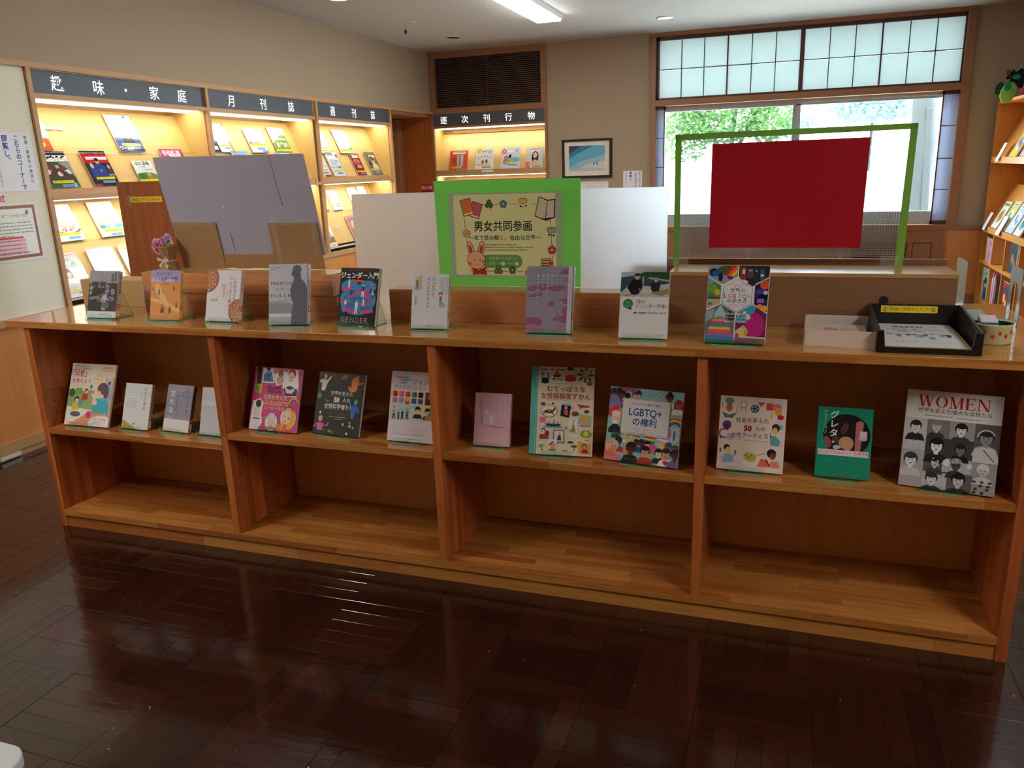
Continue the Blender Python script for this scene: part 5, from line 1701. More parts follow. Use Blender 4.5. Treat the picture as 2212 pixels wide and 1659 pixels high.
def book(loc, yaw, w, h, lean, label, draw, bg, spine='r', sp=.018, cover=None, spinecol=None, stand_label=None, sw=None, xo=0, sdraw=None, obi=None, name='book', group=None, edge='pages'):
    t = thing(name, label, 'book', (loc[0], loc[1], loc[2] + .0032), yaw, group)
    def lay(o):
        o.rotation_euler = (-lean, 0, 0)
        return o
    col = mat('cover_stock', cover or bg, .35)
    s = 1 if spine == 'r' else -1
    cvr = MB()
    cvr.box(-w / 2, w / 2, 0, .0012, 0, h).box(-w / 2, w / 2, sp - .0012, sp, 0, h)
    xs = s * w / 2
    # rounded spine
    n = 5
    for i in range(n):
        a0, a1 = -PI / 2 + PI * i / n, -PI / 2 + PI * (i + 1) / n
        f = lambda a, r: (xs + s * r * .22 * math.cos(a), sp / 2 + sp / 2 * math.sin(a))
        (xa, ya), (xb, yb) = f(a0, sp / 2), f(a1, sp / 2)
        cvr.quad((xa, ya, 0), (xb, yb, 0), (xb, yb, h), (xa, ya, h))
    lay(cvr.build('cover', col, t, fix=False))
    lay(box('page_block', M['page'], t, -w / 2 + .001, w / 2 - .001, .0013, sp - .0013, .0012, h - .0012))
    c = Canvas(w, h, bg)
    draw(c)
    lay(c.build('cover_print', t, m=M['gloss'] if not obi else M['ink']))
    # spine printing: a canvas standing on the side face
    c = Canvas(sp * .9, h, spinecol or bg, eps=.000014)
    H = c.H
    (sdraw or (lambda c: (c.vtext('本の題', 50, H * .08, 34, (60, 60, 60)) if 0 else c.micro(34, H * .06, H * .5, (70, 70, 70), 26, vert=True))))(c)
    if sdraw != 0 and spine == 'r':
        c.rect(0, H * .70, 100, H * .79, (196, 50, 36)); c.rect(24, H * .715, 76, H * .775, (240, 220, 210))
        c.rect(8, H * .81, 92, H * .95, (238, 230, 214)); c.micro(24, H * .84, 76, (60, 60, 60), 10); c.rect(0, H * .955, 100, H * .99, (226, 130, 40))
    o = c.build('spine_print', t)
    q = Matrix.Rotation(-lean, 4, 'X') @ Matrix.Translation((xs + s * (sp * .115 + .0002), sp / 2, 0)) @ Matrix.Rotation(s * PI / 2, 4, 'Z')
    o.matrix_local = q
    if stand_label:
        stand(w, h, lean, stand_label, (loc[0], loc[1], loc[2] - .0027), yaw, sw, xo)
    return t


TOPZ, SH1, SH2 = .9030, .4500, .4960
GRP = 'display books'


def c_classroom(c):
    H = c.H
    c.rect(0, 0, 100, H * .28, (150, 148, 162)); c.rect(0, H * .26, 100, H * .87, (40, 40, 44)); c.rect(6, H * .22, 62, H * .36, (120, 120, 128)); c.rect(10, H * .24, 34, H * .33, (44, 44, 48)); c.rect(38, H * .24, 58, H * .33, (50, 50, 54))
    r = random.Random(2)
    for i in range(26):
        x, y = r.uniform(5, 92), r.uniform(H * .36, H * .66)
        c.ell(x, y, r.uniform(4, 8), r.uniform(5, 8), ((20, 20, 24), (150, 150, 154), (90, 90, 96), (26, 26, 30))[i % 4], 9)
    c.poly([(4, H * .56), (40, H * .52), (40, H * .6), (4, H * .62)], (120, 120, 124)); c.poly([(50, H * .55), (66, H * .52), (62, H * .84), (48, H * .84)], (150, 150, 154)); c.ell(58, H * .56, 8, 8, (190, 190, 194)); c.ell(62, H * .73, 13, 9, (96, 96, 100))
    c.rect(0, H * .86, 100, H, (214, 216, 224)); c.micro(36, H * .92, 66, (80, 80, 84), 2)
    c.vtext('戦争と教育', 44, 5, 5, (190, 90, 130)); c.vtext('教育の', 38, 7, 4.5, (190, 90, 130)); c.vtext('女性と「日本型', 82, 8, 11, (60, 50, 80), .02)
    c.vtext('の婦徳', 66, H * .28, 15, (190, 140, 220), .03); c.vtext('教科書', 92, 4, 8, (40, 40, 44), .01)


def c_anata(c):
    H = c.H
    c.rect(0, H * .235, 100, H, (222, 148, 76)); c.rect(0, 0, 100, H * .24, (160, 152, 196)); c.ell(16, H * .2, 18, 9, (186, 178, 216)); c.ell(66, H * .22, 14, 8, (186, 178, 216)); c.rect(0, H * .237, 100, H * .27, (222, 148, 76))
    c.text('あなたと学ぶ', 46, 6, 9, (60, 50, 96), 'c'); c.text('ジェンダー平等', 50, 18, 11.4, (60, 50, 96), 'c', .01); c.text('吉沢 等著', 50, 36, 5.4, (60, 50, 70), 'c')
    c.poly([(14, H * .28), (28, H * .28), (60, H * .66), (100, H * .8), (100, H * .86), (48, H * .72), (14, H * .4)], (234, 184, 116)); c.poly([(0, H * .56), (40, H * .6), (60, H * .72), (40, H * .68), (0, H * .62)], (234, 184, 116))
    for i, (x, y, h_, a, b) in enumerate(((9, .42, 16, (200, 80, 90), (70, 80, 150)), (29, .50, 22, (90, 140, 200), (40, 50, 80)), (42, .48, 12, (90, 140, 200), (70, 90, 120)), (78, .42, 20, (210, 80, 90), (60, 60, 100)), (88, .76, 24, (210, 70, 90), (50, 50, 90)), (38, .87, 26, (90, 150, 70), (60, 60, 70)), (44, .86, 27, (214, 70, 80), (90, 60, 60)), (66, .88, 26, (130, 60, 60), (70, 40, 50)), (20, .62, 14, (140, 110, 170), (230, 230, 230)), (58, .58, 8, (230, 160, 60), (60, 60, 60)))):
        c.figure(x, H * y, h_, a, b)
    c.micro(42, H * .94, 56, (110, 70, 40), 1.6)


def fruit(c, x, y, R, n, seed):
    c.ell(x, y, R, None, (120, 70, 84), 30); c.ell(x, y, R * .93, None, (176, 116, 92), 30)
    r = random.Random(seed)
    for i in range(n):
        a, q = i * 2.4, R * .84 * math.sqrt((i + .5) / n)
        px, py = x + q * math.cos(a), y + q * math.sin(a)
        if px < 2 or px > 98 or py < 2: continue
        c.ell(px, py, R * .145, None, (120, 60, 60), 9); c.ell(px, py, R * .12, None, (216, 144, 96), 9)


def c_mono(c):
    H = c.H
    fruit(c, 0, 22, 34, 34, 1)
    fruit(c, 100, H * .80, 31, 30, 2)
    c.vtext('「ものづくり」の', 84, 14, 10, (80, 60, 70)); c.vtext('ジェンダー格差', 71, 14, 11, (196, 60, 70)); c.vtext('フェミナイズされた', 60, 34, 4.6, (150, 120, 120)); c.vtext('製造業の雇用を', 52, 34, 4.6, (196, 80, 80)); c.vtext('考察する', 46, 34, 4.6, (196, 80, 80))
    c.text('山崎 等著', 13, 72, 5, (170, 90, 90)); c.rect(13, 79, 30, 79.4, (170, 90, 90)); c.micro(10, H - 6, 18, (100, 100, 100), 1.4)


def c_margaret(c):
    H = c.H
    c.rect(0, 0, 100, H * .64, (204, 206, 214)); c.ell(22, H * .67, 40, 9, (170, 174, 184), 22); c.rect(0, H * .66, 100, H * .82, (158, 162, 172)); c.rect(0, H * .82, 62, H, (186, 190, 198)); c.rect(0, H * .82, 60, H * .87, (226, 228, 234))
    c.text('MARGARET', 6, 42, 12, (110, 112, 122), sx=1.36); c.text('マーガレット・フラー', 16, 59, 7.6, (90, 92, 102)); c.text('FULLER', 6, 73, 12, (110, 112, 122), sx=1.7); c.text('新しい女性の生き方', 26, 87, 5.6, (120, 122, 130)); c.micro(6, 8, 30, (90, 90, 96), 1.8); c.micro(6, 13, 20, (40, 40, 46), 2)
    g = (112, 114, 124)
    c.ell(74, 14, 12, 11, g, 20); c.ell(70, 22, 10, 11, g, 18); c.poly([(64, 24), (58, 26), (62, 30), (66, 34), (66, 40), (84, 44), (84, 22)], g)
    c.poly([(66, 38), (84, 36), (94, 46), (100, 60), (100, H * .98), (100, H), (58, H), (60, H * .78), (64, H * .66), (58, H * .56), (56, H * .44), (60, H * .34)], g); c.micro(74, H - 7, 88, (50, 50, 56), 1.8)


def c_gender(c):
    H = c.H
    P_, B_ = (206, 70, 146), (46, 146, 206)
    c.ell(50, H * .55, 47, H * .265, B_, 32); c.ell(26, H * .32, 23, 14, B_, 20); c.ell(74, H * .32, 22, 14, B_, 20); c.ell(50, H * .58, 40, H * .22, (40, 120, 186), 30)
    for k, (x, y, a, l) in enumerate(((20, .36, -10, 30), (60, .40, 10, 40), (40, .47, -14, 40), (78, .50, 14, 26), (14, .58, 8, 26), (70, .62, -8, 46), (30, .74, 10, 44), (76, .75, -10, 34))):
        a = math.radians(a); dx, dy = l / 2 * math.cos(a), l / 2 * math.sin(a)
        c.line(max(4, x - dx), H * y - dy, min(96, x + dx), H * y + dy, 8, P_)
    for k, (x, y, a, l) in enumerate(((46, .40, 70, 20), (84, .42, 100, 26), (22, .50, 80, 26), (56, .66, 80, 30), (88, .64, 100, 24), (14, .68, 80, 24))):
        a = math.radians(a); dx, dy = l / 2 * math.cos(a), l / 2 * math.sin(a)
        c.line(max(3, x - dx), H * y - dy, min(97, x + dx), H * y + dy, 7, B_)
    for i, (x, y, h_, a, b) in enumerate(((24, .35, 22, (238, 238, 240), (238, 238, 240)), (62, .50, 30, (60, 40, 110), (238, 238, 240)), (82, .44, 24, (206, 70, 146), (60, 40, 110)), (88, .52, 18, (238, 238, 240), (60, 40, 110)), (18, .72, 24, (238, 238, 240), (206, 70, 146)), (66, .66, 20, (238, 238, 240), (238, 238, 240)), (48, .80, 34, (238, 238, 240), (230, 230, 234)), (32, .48, 18, (60, 40, 110), (60, 40, 110)))):
        c.figure(x, H * y, h_, a, b, (240, 232, 236), (50, 30, 90))
    c.text('誰もが違う、新しいかたち', 50, 3, 4.6, (220, 40, 50), 'c'); c.text('ジェンダー入門', 50, 9.5, 14.4, (244, 244, 244), 'c', .025); c.poly([(30, 26), (64, 27), (62, 32), (32, 31)], (226, 92, 40)); c.micro(14, H * .57, 38, (180, 150, 200), 1.8)
    x = 10
    for ch, cc in zip('GENDER', ((130, 190, 226), (222, 150, 170), (90, 150, 200), (222, 110, 130), (120, 170, 214), (214, 140, 170))):
        c.text(ch, x, H * .835, 16, cc); x += 13.6 if ch != 'E' else 11


def c_papa(c):
    H = c.H
    c.vtext('パパだけど、', 59, 9, 9.2, (50, 52, 56), .008, 1.08); c.vtext('ママになりました', 45, 9, 9.2, (50, 52, 56), .008, 1.08)
    for i in range(4): c.micro(95 - 5.4 * i, 8, 52 - 3 * i, (90, 92, 100), 2.4, i, True)
    c.ell(16, 36, 11, 9, (236, 190, 196), 18); c.figure(13, 40, 32, (96, 160, 110), (90, 140, 190), hair=(110, 70, 40)); c.figure(22, 38, 34, (222, 190, 60), (222, 190, 60), hair=(130, 80, 40)); c.line(6, 12, 11, 17, 1.4, (236, 196, 164)); c.line(28, 10, 24, 16, 1.4, (236, 196, 164))
    c.ell(84, 80, 9, 7, (180, 186, 196), 16); c.figure(80, 78, 28, (206, 60, 60), (90, 140, 200)); c.ell(80, 52, 6, 5.4, (50, 36, 34), 14); c.ell(80, 54, 4.6, 4.2, (240, 200, 170), 12)
    c.vtext('田生奈美', 11, 60, 5, (50, 50, 54), .01); c.vtext('著者', 16.4, 60, 3, (120, 120, 124)); c.micro(44, H - 8, 54, (60, 60, 66), 2.2)


def c_purple(c):
    H = c.H
    P_ = (150, 96, 134)
    for x, y, rx, ry, k in ((88, .09, 14, 8, 0), (92, .2, 10, 5, 1), (94, .33, 12, 6, 1), (14, .33, 12, 6, 0), (36, .31, 12, 7, 0), (60, .34, 26, 7, 0), (88, .45, 12, 5, 1), (22, .43, 20, 4, 0), (12, .86, 26, 13, 0), (20, .92, 18, 7, 1), (90, .52, 10, 6, 0), (92, .66, 14, 10, 0), (88, .78, 16, 9, 0), (56, .56, 7, 5, 0), (66, .79, 5, 4, 0), (72, .74, 1.6, 8, 0), (78, .5, 8, 1.6, 0), (84, .9, 14, 5, 1)):
        c.ell(x, H * y, rx, ry, (P_, (172, 120, 152))[k], 16, rot=20 * (k - .5))
    c.ell(60, H * .42, 28, 7, (150, 146, 162), 18, rot=10); c.ell(84, H * .14, 12, 3, (160, 156, 172), 14)
    for x, t_ in ((66, '働いて'), (56, '愛して'), (46, '生きるのは'), (36, '女たちは'), (25, '闘わなくてよかった')): c.vtext(t_, x, 16, 5.6, (214, 214, 224), .01, 1.36)
    c.vtext('じぶんを語る十四人', 12, 20, 3.4, (180, 178, 190), 0, 1.9)
    c.rect(91, 0, 100, H, (206, 206, 216)); c.micro(94.6, H * .16, H * .66, (90, 90, 110), 1.6, 3, True)


def c_umi(c):
    H = c.H
    c.rect(0, 0, 100, H * .39, (54, 82, 96)); c.poly([(0, 0), (50, 0), (26, 8), (0, 12)], (170, 190, 200)); c.poly([(26, 8), (50, 0), (100, 0), (100, 18), (60, 12)], (52, 82, 50)); c.poly([(60, 11), (100, 17), (100, 20), (56, 14)], (180, 170, 140))
    c.poly([(0, 44), (20, 26), (60, 30), (100, 24), (100, H * .39), (0, H * .39)], (190, 184, 170)); c.line(8, 50, 40, 44, 2, (130, 110, 90)); c.poly([(60, 44), (100, 34), (100, 44), (84, 50)], (150, 140, 110))
    c.poly([(20, 22), (28, 14), (40, 14), (46, 24), (44, 40), (20, 42), (14, 34)], (28, 30, 44)); c.ell(34, 10, 6, 6.6, (200, 160, 130), 14); c.ell(34, 6, 6.4, 3.6, (56, 60, 96), 12); c.ell(30, 42, 10, 6, (36, 38, 50), 14); c.ell(40, 36, 3, 2.6, (190, 50, 60), 8)
    c.line(46.5, 10, 46, 26, 2.4, (190, 180, 150)); c.poly([(62, 26), (68, 20), (78, 20), (82, 28), (80, 40), (64, 42)], (40, 48, 64)); c.ell(73, 17, 4.4, 5, (190, 160, 140), 12); c.ell(73, 14, 4.8, 2.8, (120, 160, 190), 12); c.ell(54, 40, 12, 5, (210, 206, 198), 12)
    for i in range(7): c.ell(8 + i * 14, H * .39 + (i % 2), 8, 2.4, (226, 226, 228), 10)
    c.ell(17, H * .485, 10.5, None, (40, 134, 84), 24); c.text('海と', 17, H * .44, 5, (150, 200, 160), 'c'); c.text('人との', 17, H * .475, 5, (150, 200, 160), 'c'); c.text('関係性', 17, H * .51, 5, (150, 200, 160), 'c'); c.ell(22, H * .555, 2.6, None, (30, 30, 34), 12)
    c.text('海の', 34, H * .415, 9.6, (60, 64, 70)); c.text('ジェンダー平等へ', 33, H * .485, 9.2, (60, 64, 70), sx=.96); c.text('編著　秋道智彌・窪川かおる・阪口 秀', 29, H * .605, 3.9, (60, 60, 66), bold=.01)
    c.micro(80, H - 7, 96, (120, 120, 124), 1.4)


def c_hexa(c):
    H = c.H
    Wt = (232, 230, 228)
    c.rect(0, 0, 100, H, Wt)
    def reg(pts, col): c.poly([(x, y * H / 100) for x, y in pts], col)
    reg([(0, 0), (48, 0), (48, 14), (26, 24), (22, 24), (0, 14.5)], (150, 156, 160)); c.ell(30, 8, 16, 8, (70, 96, 60), 14); c.ell(8, 12, 8, 7, (50, 40, 66), 12); c.ell(12, 14, 7, 5, (40, 90, 170), 12); c.ell(20, 20, 4, 8, (30, 40, 80), 10); c.ell(36, 20, 5, 4, (80, 60, 120), 10)
    for i, q in enumerate(((214, 44, 44), (240, 130, 40), (244, 206, 60), (90, 170, 90))): c.poly([(40 - 14 + i * 5.4, 18), (44 - 14 + i * 5.4 + 2, 18), (min(48, 46 + i * 3), 0 + i * 5), (min(48, 38 + i * 4), 0 + i * 4)], q)
    reg([(50, 0), (100, 0), (100, 14), (76, 24), (50, 14)], (48, 48, 54)); c.rect(52, 2, 62, 24, (150, 60, 60)); c.rect(56, 6, 60, 14, (226, 220, 214)); c.rect(64, 4, 74, 20, (90, 84, 84)); c.rect(76, 4, 82, 26, (50, 60, 60)); c.rect(85, 6, 92, 24, (40, 110, 130)); c.rect(86, 14, 91, 18, (220, 220, 220)); c.rect(66, 7, 72, 9, (214, 190, 180)); c.rect(77, 8, 80, 10, (214, 200, 190)); c.ell(72, 30, 7, 5, (50, 50, 54), 10)
    reg([(0, 16), (22, 26), (22, 49), (0, 57)], (80, 140, 80)); reg([(0, 16), (12, 21), (0, 26)], (90, 180, 220)); c.ell(8, H * .3, 8, 8, (130, 160, 50), 12); c.ell(16, H * .35, 5, 6, (190, 190, 60), 12); c.rect(12, H * .385, 22, H * .41, (206, 90, 110)); reg([(0, 44), (22, 44), (22, 49), (0, 57)], (200, 176, 136)); c.ell(5, H * .5, 4, 3, (70, 130, 180), 10); c.rect(0, H * .41, 22, H * .43, (60, 90, 110))
    reg([(78, 25), (100, 15.5), (100, 59), (78, 49)], (44, 44, 100)); c.ell(94, H * .24, 8, 8, (226, 90, 60), 12); c.ell(86, H * .33, 7, 4, (70, 70, 160), 12); c.ell(92, H * .40, 8, 6, (30, 30, 50), 14); c.ell(96, H * .34, 4, 3.6, (210, 210, 224), 10); c.rect(83, H * .42, 94, H * .47, (160, 110, 200)); c.ell(88, H * .52, 5, 4.4, (236, 160, 60), 12); c.ell(96, H * .54, 5.6, 5, (240, 180, 60), 12)
    reg([(0, 59), (24, 50), (48, 60), (48, 100), (0, 100)], (116, 112, 108)); reg([(14, 62), (24, 51), (32, 62), (32, 70), (14, 70)], (170, 200, 214)); reg([(0, 60), (14, 56), (12, 68), (0, 74)], (150, 170, 180)); reg([(36, 58), (48, 60), (48, 74), (38, 70)], (70, 60, 60)); reg([(18, 66), (30, 66), (48, 98), (0, 98)], (150, 140, 134))
    for i, q in enumerate(((206, 110, 130), (80, 160, 120), (240, 160, 80), (226, 90, 80), (110, 110, 190), (70, 150, 120), (236, 180, 90), (226, 100, 80), (160, 110, 180), (70, 130, 200), (50, 130, 80))):
        y0 = 68 + i * i * .21 + i * .7; y1 = 68 + (i + 1) ** 2 * .21 + (i + 1) * .7; wd = 6 + i * 1.9
        reg([(20 - wd * .72 - 1 if 20 - wd * .72 - 1 > 0 else 0, y0), (24 + wd, y0), (24 + wd + 1.5, y1), (20 - wd * .75 - 2 if 20 - wd * .75 - 2 > 0 else 0, y1)], q)
    reg([(50, 60), (76, 50), (100, 61), (100, 100), (50, 100)], (120, 40, 90)); reg([(50, 60), (76, 50), (82, 54), (74, 72), (50, 72)], (60, 160, 200)); c.ell(82, H * .76, 15, H * .16, (190, 40, 120), 24); reg([(50, 84), (64, 76), (72, 84), (70, 90), (50, 92)], (190, 180, 190)); c.ell(60, H * .86, 5, 8, (236, 190, 90), 12); c.ell(68, H * .87, 3, 6, (226, 160, 50), 10); c.ell(58, H * .64, 3, 4, (200, 80, 120), 10); c.ell(64, H * .60, 2.4, 2.4, (236, 230, 150), 8); c.ell(54, H * .63, 2, 2, (236, 230, 120), 8); c.ell(70, H * .66, 4, 5, (226, 200, 200), 10)
    reg([(50, 92), (100, 93), (100, 100), (50, 98)], (130, 96, 100)); reg([(50, 90), (100, 91), (100, 93), (50, 92.4)], (206, 196, 196)); c.ell(54, H * .9, 3, 4, (200, 60, 90), 10); c.text('THE PRIDE ATLAS', 50, H * .605, 4.6, (222, 222, 226), 'c', .02, sx=1.1); c.micro(28, H * .665, 78, (210, 210, 214), 1.4); c.text('MAARTJE HENSEN', 50, H * .705, 4.4, (226, 226, 230), 'c', .01)
    def hx(r, col): c.poly([(50 + r * math.sin(PI / 3 * i), H * .385 - r * 1.02 * math.cos(PI / 3 * i)) for i in range(6)], col)
    hx(29.5, Wt); 
    for i, q in enumerate(((206, 70, 80), (190, 80, 90), (110, 110, 180), (60, 130, 170), (100, 160, 100), (220, 190, 90))):
        a0, a1 = PI / 3 * i, PI / 3 * (i + 1)
        P0 = [(50 + r * math.sin(a), H * .385 - r * 1.02 * math.cos(a)) for r, a in ((28, a0), (28, a1), (27, a1), (27, a0))]
        c.poly(P0, q)
    hx(27, (228, 228, 234))
    c.text('マルティネ・ハンセン著', 50, H * .237, 2.6, (70, 70, 80), 'c'); c.text('越川 等訳', 50, H * .262, 2.8, (50, 50, 60), 'c'); c.text('世界の', 50, H * .29, 8, (44, 44, 54), 'c', .006, sx=1.08)
    x = 28
    for ch, cc in zip('LGBTQ+', ((96, 70, 150), (200, 120, 80), (200, 90, 100), (226, 130, 90), (70, 150, 150), (226, 120, 90))):
        c.text(ch, x, H * .352, 10.4, cc, bold=.012); x += {'L': 6.6, 'G': 8.4, 'B': 7.6, 'T': 7.4, 'Q': 9, '+': 6}[ch]
    c.text('の歩き方', 50, H * .425, 8, (44, 44, 54), 'c', .006, sx=1.08); c.text('体験をとおし、学ぶ', 50, H * .492, 3.0, (226, 90, 110), 'c'); c.text('クィアカルチャー百科', 50, H * .517, 3.0, (226, 90, 110), 'c')


def c_doui(c):
    H = c.H
    c.rect(0, 0, 100, H, (226, 216, 200)); c.poly([(60, 0), (100, 0), (100, H), (60, H * .7)], (230, 206, 170)); c.poly([(0, H * .42), (50, H * .46), (70, H * .74), (0, H * .74)], (150, 176, 116)); c.poly([(16, H * .4), (30, H * .4), (32, H * .5), (14, H * .5)], (120, 176, 90)); c.ell(8, H * .48, 7, 8, (60, 110, 80), 9)
    c.poly([(0, H * .7), (54, H * .74), (24, H * .92), (0, H)], (236, 232, 220)); c.poly([(10, H), (60, H * .74), (100, H * .8), (100, H)], (222, 150, 110)); c.rect(84, H * .22, 97, H * .8, (190, 196, 206)); c.rect(82, H * .2, 84, H * .8, (190, 140, 100)); c.rect(97, H * .2, 99, H * .8, (190, 140, 100)); c.poly([(86, H * .34), (94, H * .34), (96, H * .58), (85, H * .58)], (150, 170, 220)); c.ell(90, H * .3, 3, 3.4, (60, 50, 60), 10)
    for x, y in ((68, .22), (58, .27)): c.rect(x - 4, H * y - 4, x + 4, H * y + 4, (190, 160, 110)); c.rect(x - 3, H * y - 3, x + 3, H * y + 3, (232, 222, 200))
    c.ell(50, H * .37, 3, 4, (60, 140, 110), 9); c.rect(47, H * .4, 54, H * .43, (190, 214, 200)); c.rect(44, H * .43, 58, H * .48, (196, 140, 100))
    c.ell(40, H * .44, 4, 4.4, (50, 40, 44), 12); c.ell(40.5, H * .455, 3, 3.2, (240, 206, 180), 10); c.poly([(34, H * .49), (44, H * .48), (45, H * .58), (30, H * .6)], (206, 56, 44))
    c.ell(21, H * .585, 6, 5.4, (50, 40, 44), 14); c.ell(21.5, H * .6, 4.4, 4, (240, 206, 180), 12); c.poly([(13, H * .64), (25, H * .63), (28, H * .75), (12, H * .76)], (226, 196, 60)); c.poly([(25, H * .62), (36, H * .6), (36, H * .63), (28, H * .69)], (90, 140, 206)); c.ell(22, H * .82, 12, 5, (90, 92, 104), 16)
    c.poly([(56, H * .62), (66, H * .55), (84, H * .54), (94, H * .62), (96, H * .8), (60, H * .78)], (66, 176, 196)); c.ell(78, H * .56, 8, 4, (84, 190, 206), 14); c.rect(70, H * .47, 80, H * .54, (240, 206, 184)); c.ell(74, H * .44, 10.5, 12, (240, 206, 184), 20); c.ell(77, H * .39, 12, 11, (98, 74, 84), 20); c.ell(85, H * .45, 6, 11, (98, 74, 84), 16); c.ell(70, H * .47, 4, 5, (240, 190, 172), 10)
    c.ell(62, H * .62, 6, 5, (240, 206, 184), 12); c.ell(52, H * .82, 6, 6.6, (214, 60, 120), 14); c.ell(82, H * .96, 28, 16, (236, 232, 228), 24)
    c.text('自分の心は私のもの', 7, 3, 3.8, (60, 50, 56), bold=.01); c.text('私のからだは私のもの', 7, 7.5, 3.8, (60, 50, 56), bold=.01); c.text('小宮信夫 監修', 70, 5, 3.4, (60, 50, 56)); c.micro(70, 11, 92, (110, 100, 100), 1.3); c.text('「同意」', 2, 11, 14.4, (206, 44, 44), bold=.008, sx=.86); c.text('を考えよう', 5, 28, 8.8, (206, 44, 44), bold=.008, sx=1.0)
    c.text('1', 88, H * .76, 9, (240, 240, 240)); c.text('基本・なぜ同意', 64, H * .868, 4, (214, 60, 70), bold=.01); c.micro(64, H * .92, 92, (120, 110, 110), 1.5); c.micro(64, H * .95, 84, (120, 110, 110), 1.5); c.micro(8, H * .95, 18, (60, 50, 50), 2)


def c_houritsu(c):
    H = c.H
    c.rect(0, 0, 100, H * .3, (212, 222, 220)); c.rect(0, H * .28, 100, H * .34, (222, 228, 228)); c.poly([(0, H), (0, H * .8), (30, H * .9), (60, H)], (186, 170, 96)); c.vtext('女性法律家', 78, 8, 12.5, (150, 124, 70), .0, 1.16); c.vtext('拡大する新時代の', 62, 12, 3.6, (120, 130, 120))
    for i in range(6): c.micro(10, 46 + 5.4 * i, 28, (110, 116, 120), 1.6, i); c.micro(30, 46 + 5.4 * i, 48, (110, 116, 120), 1.6, i + 9)
    c.ell(46, H * .89, 3, 2.4, (60, 70, 70), 8)


def c_wasure(c):
    H = c.H
    c.rect(0, 0, 100, H * .76, (150, 146, 164)); c.ell(30, H * .1, 40, 14, (160, 156, 174), 20); c.ell(80, H * .2, 30, 12, (140, 138, 156), 18); c.rect(0, H * .74, 100, H, (226, 222, 220))
    c.vtext('忘れない', 22, 16, 20, (222, 222, 232), .01, 1.24); c.vtext('日本―独立場', 42, 18, 8, (50, 50, 66), .0, 1.3); c.vtext('大川 春子', 82, 46, 7.5, (50, 50, 60), .0, 1.2); c.text('いのちを語る', 62, 34, 4.6, (70, 70, 84))
    for i in range(5): c.ell(68 + i * 4, 20 - (i % 3) * 3, 3, 2, (110, 130, 150), 7)


def c_hidden(c):
    H = c.H
    c.rect(0, 0, 100, H * .3, (206, 210, 218)); c.rect(0, H * .28, 100, H * .38, (220, 222, 228)); c.text('CHIL', 10, H * .38, 14, (206, 208, 216)); c.text('子ども', 8, H * .38, 16, (190, 194, 204)); c.micro(30, H * .46, 80, (170, 172, 180), 2)


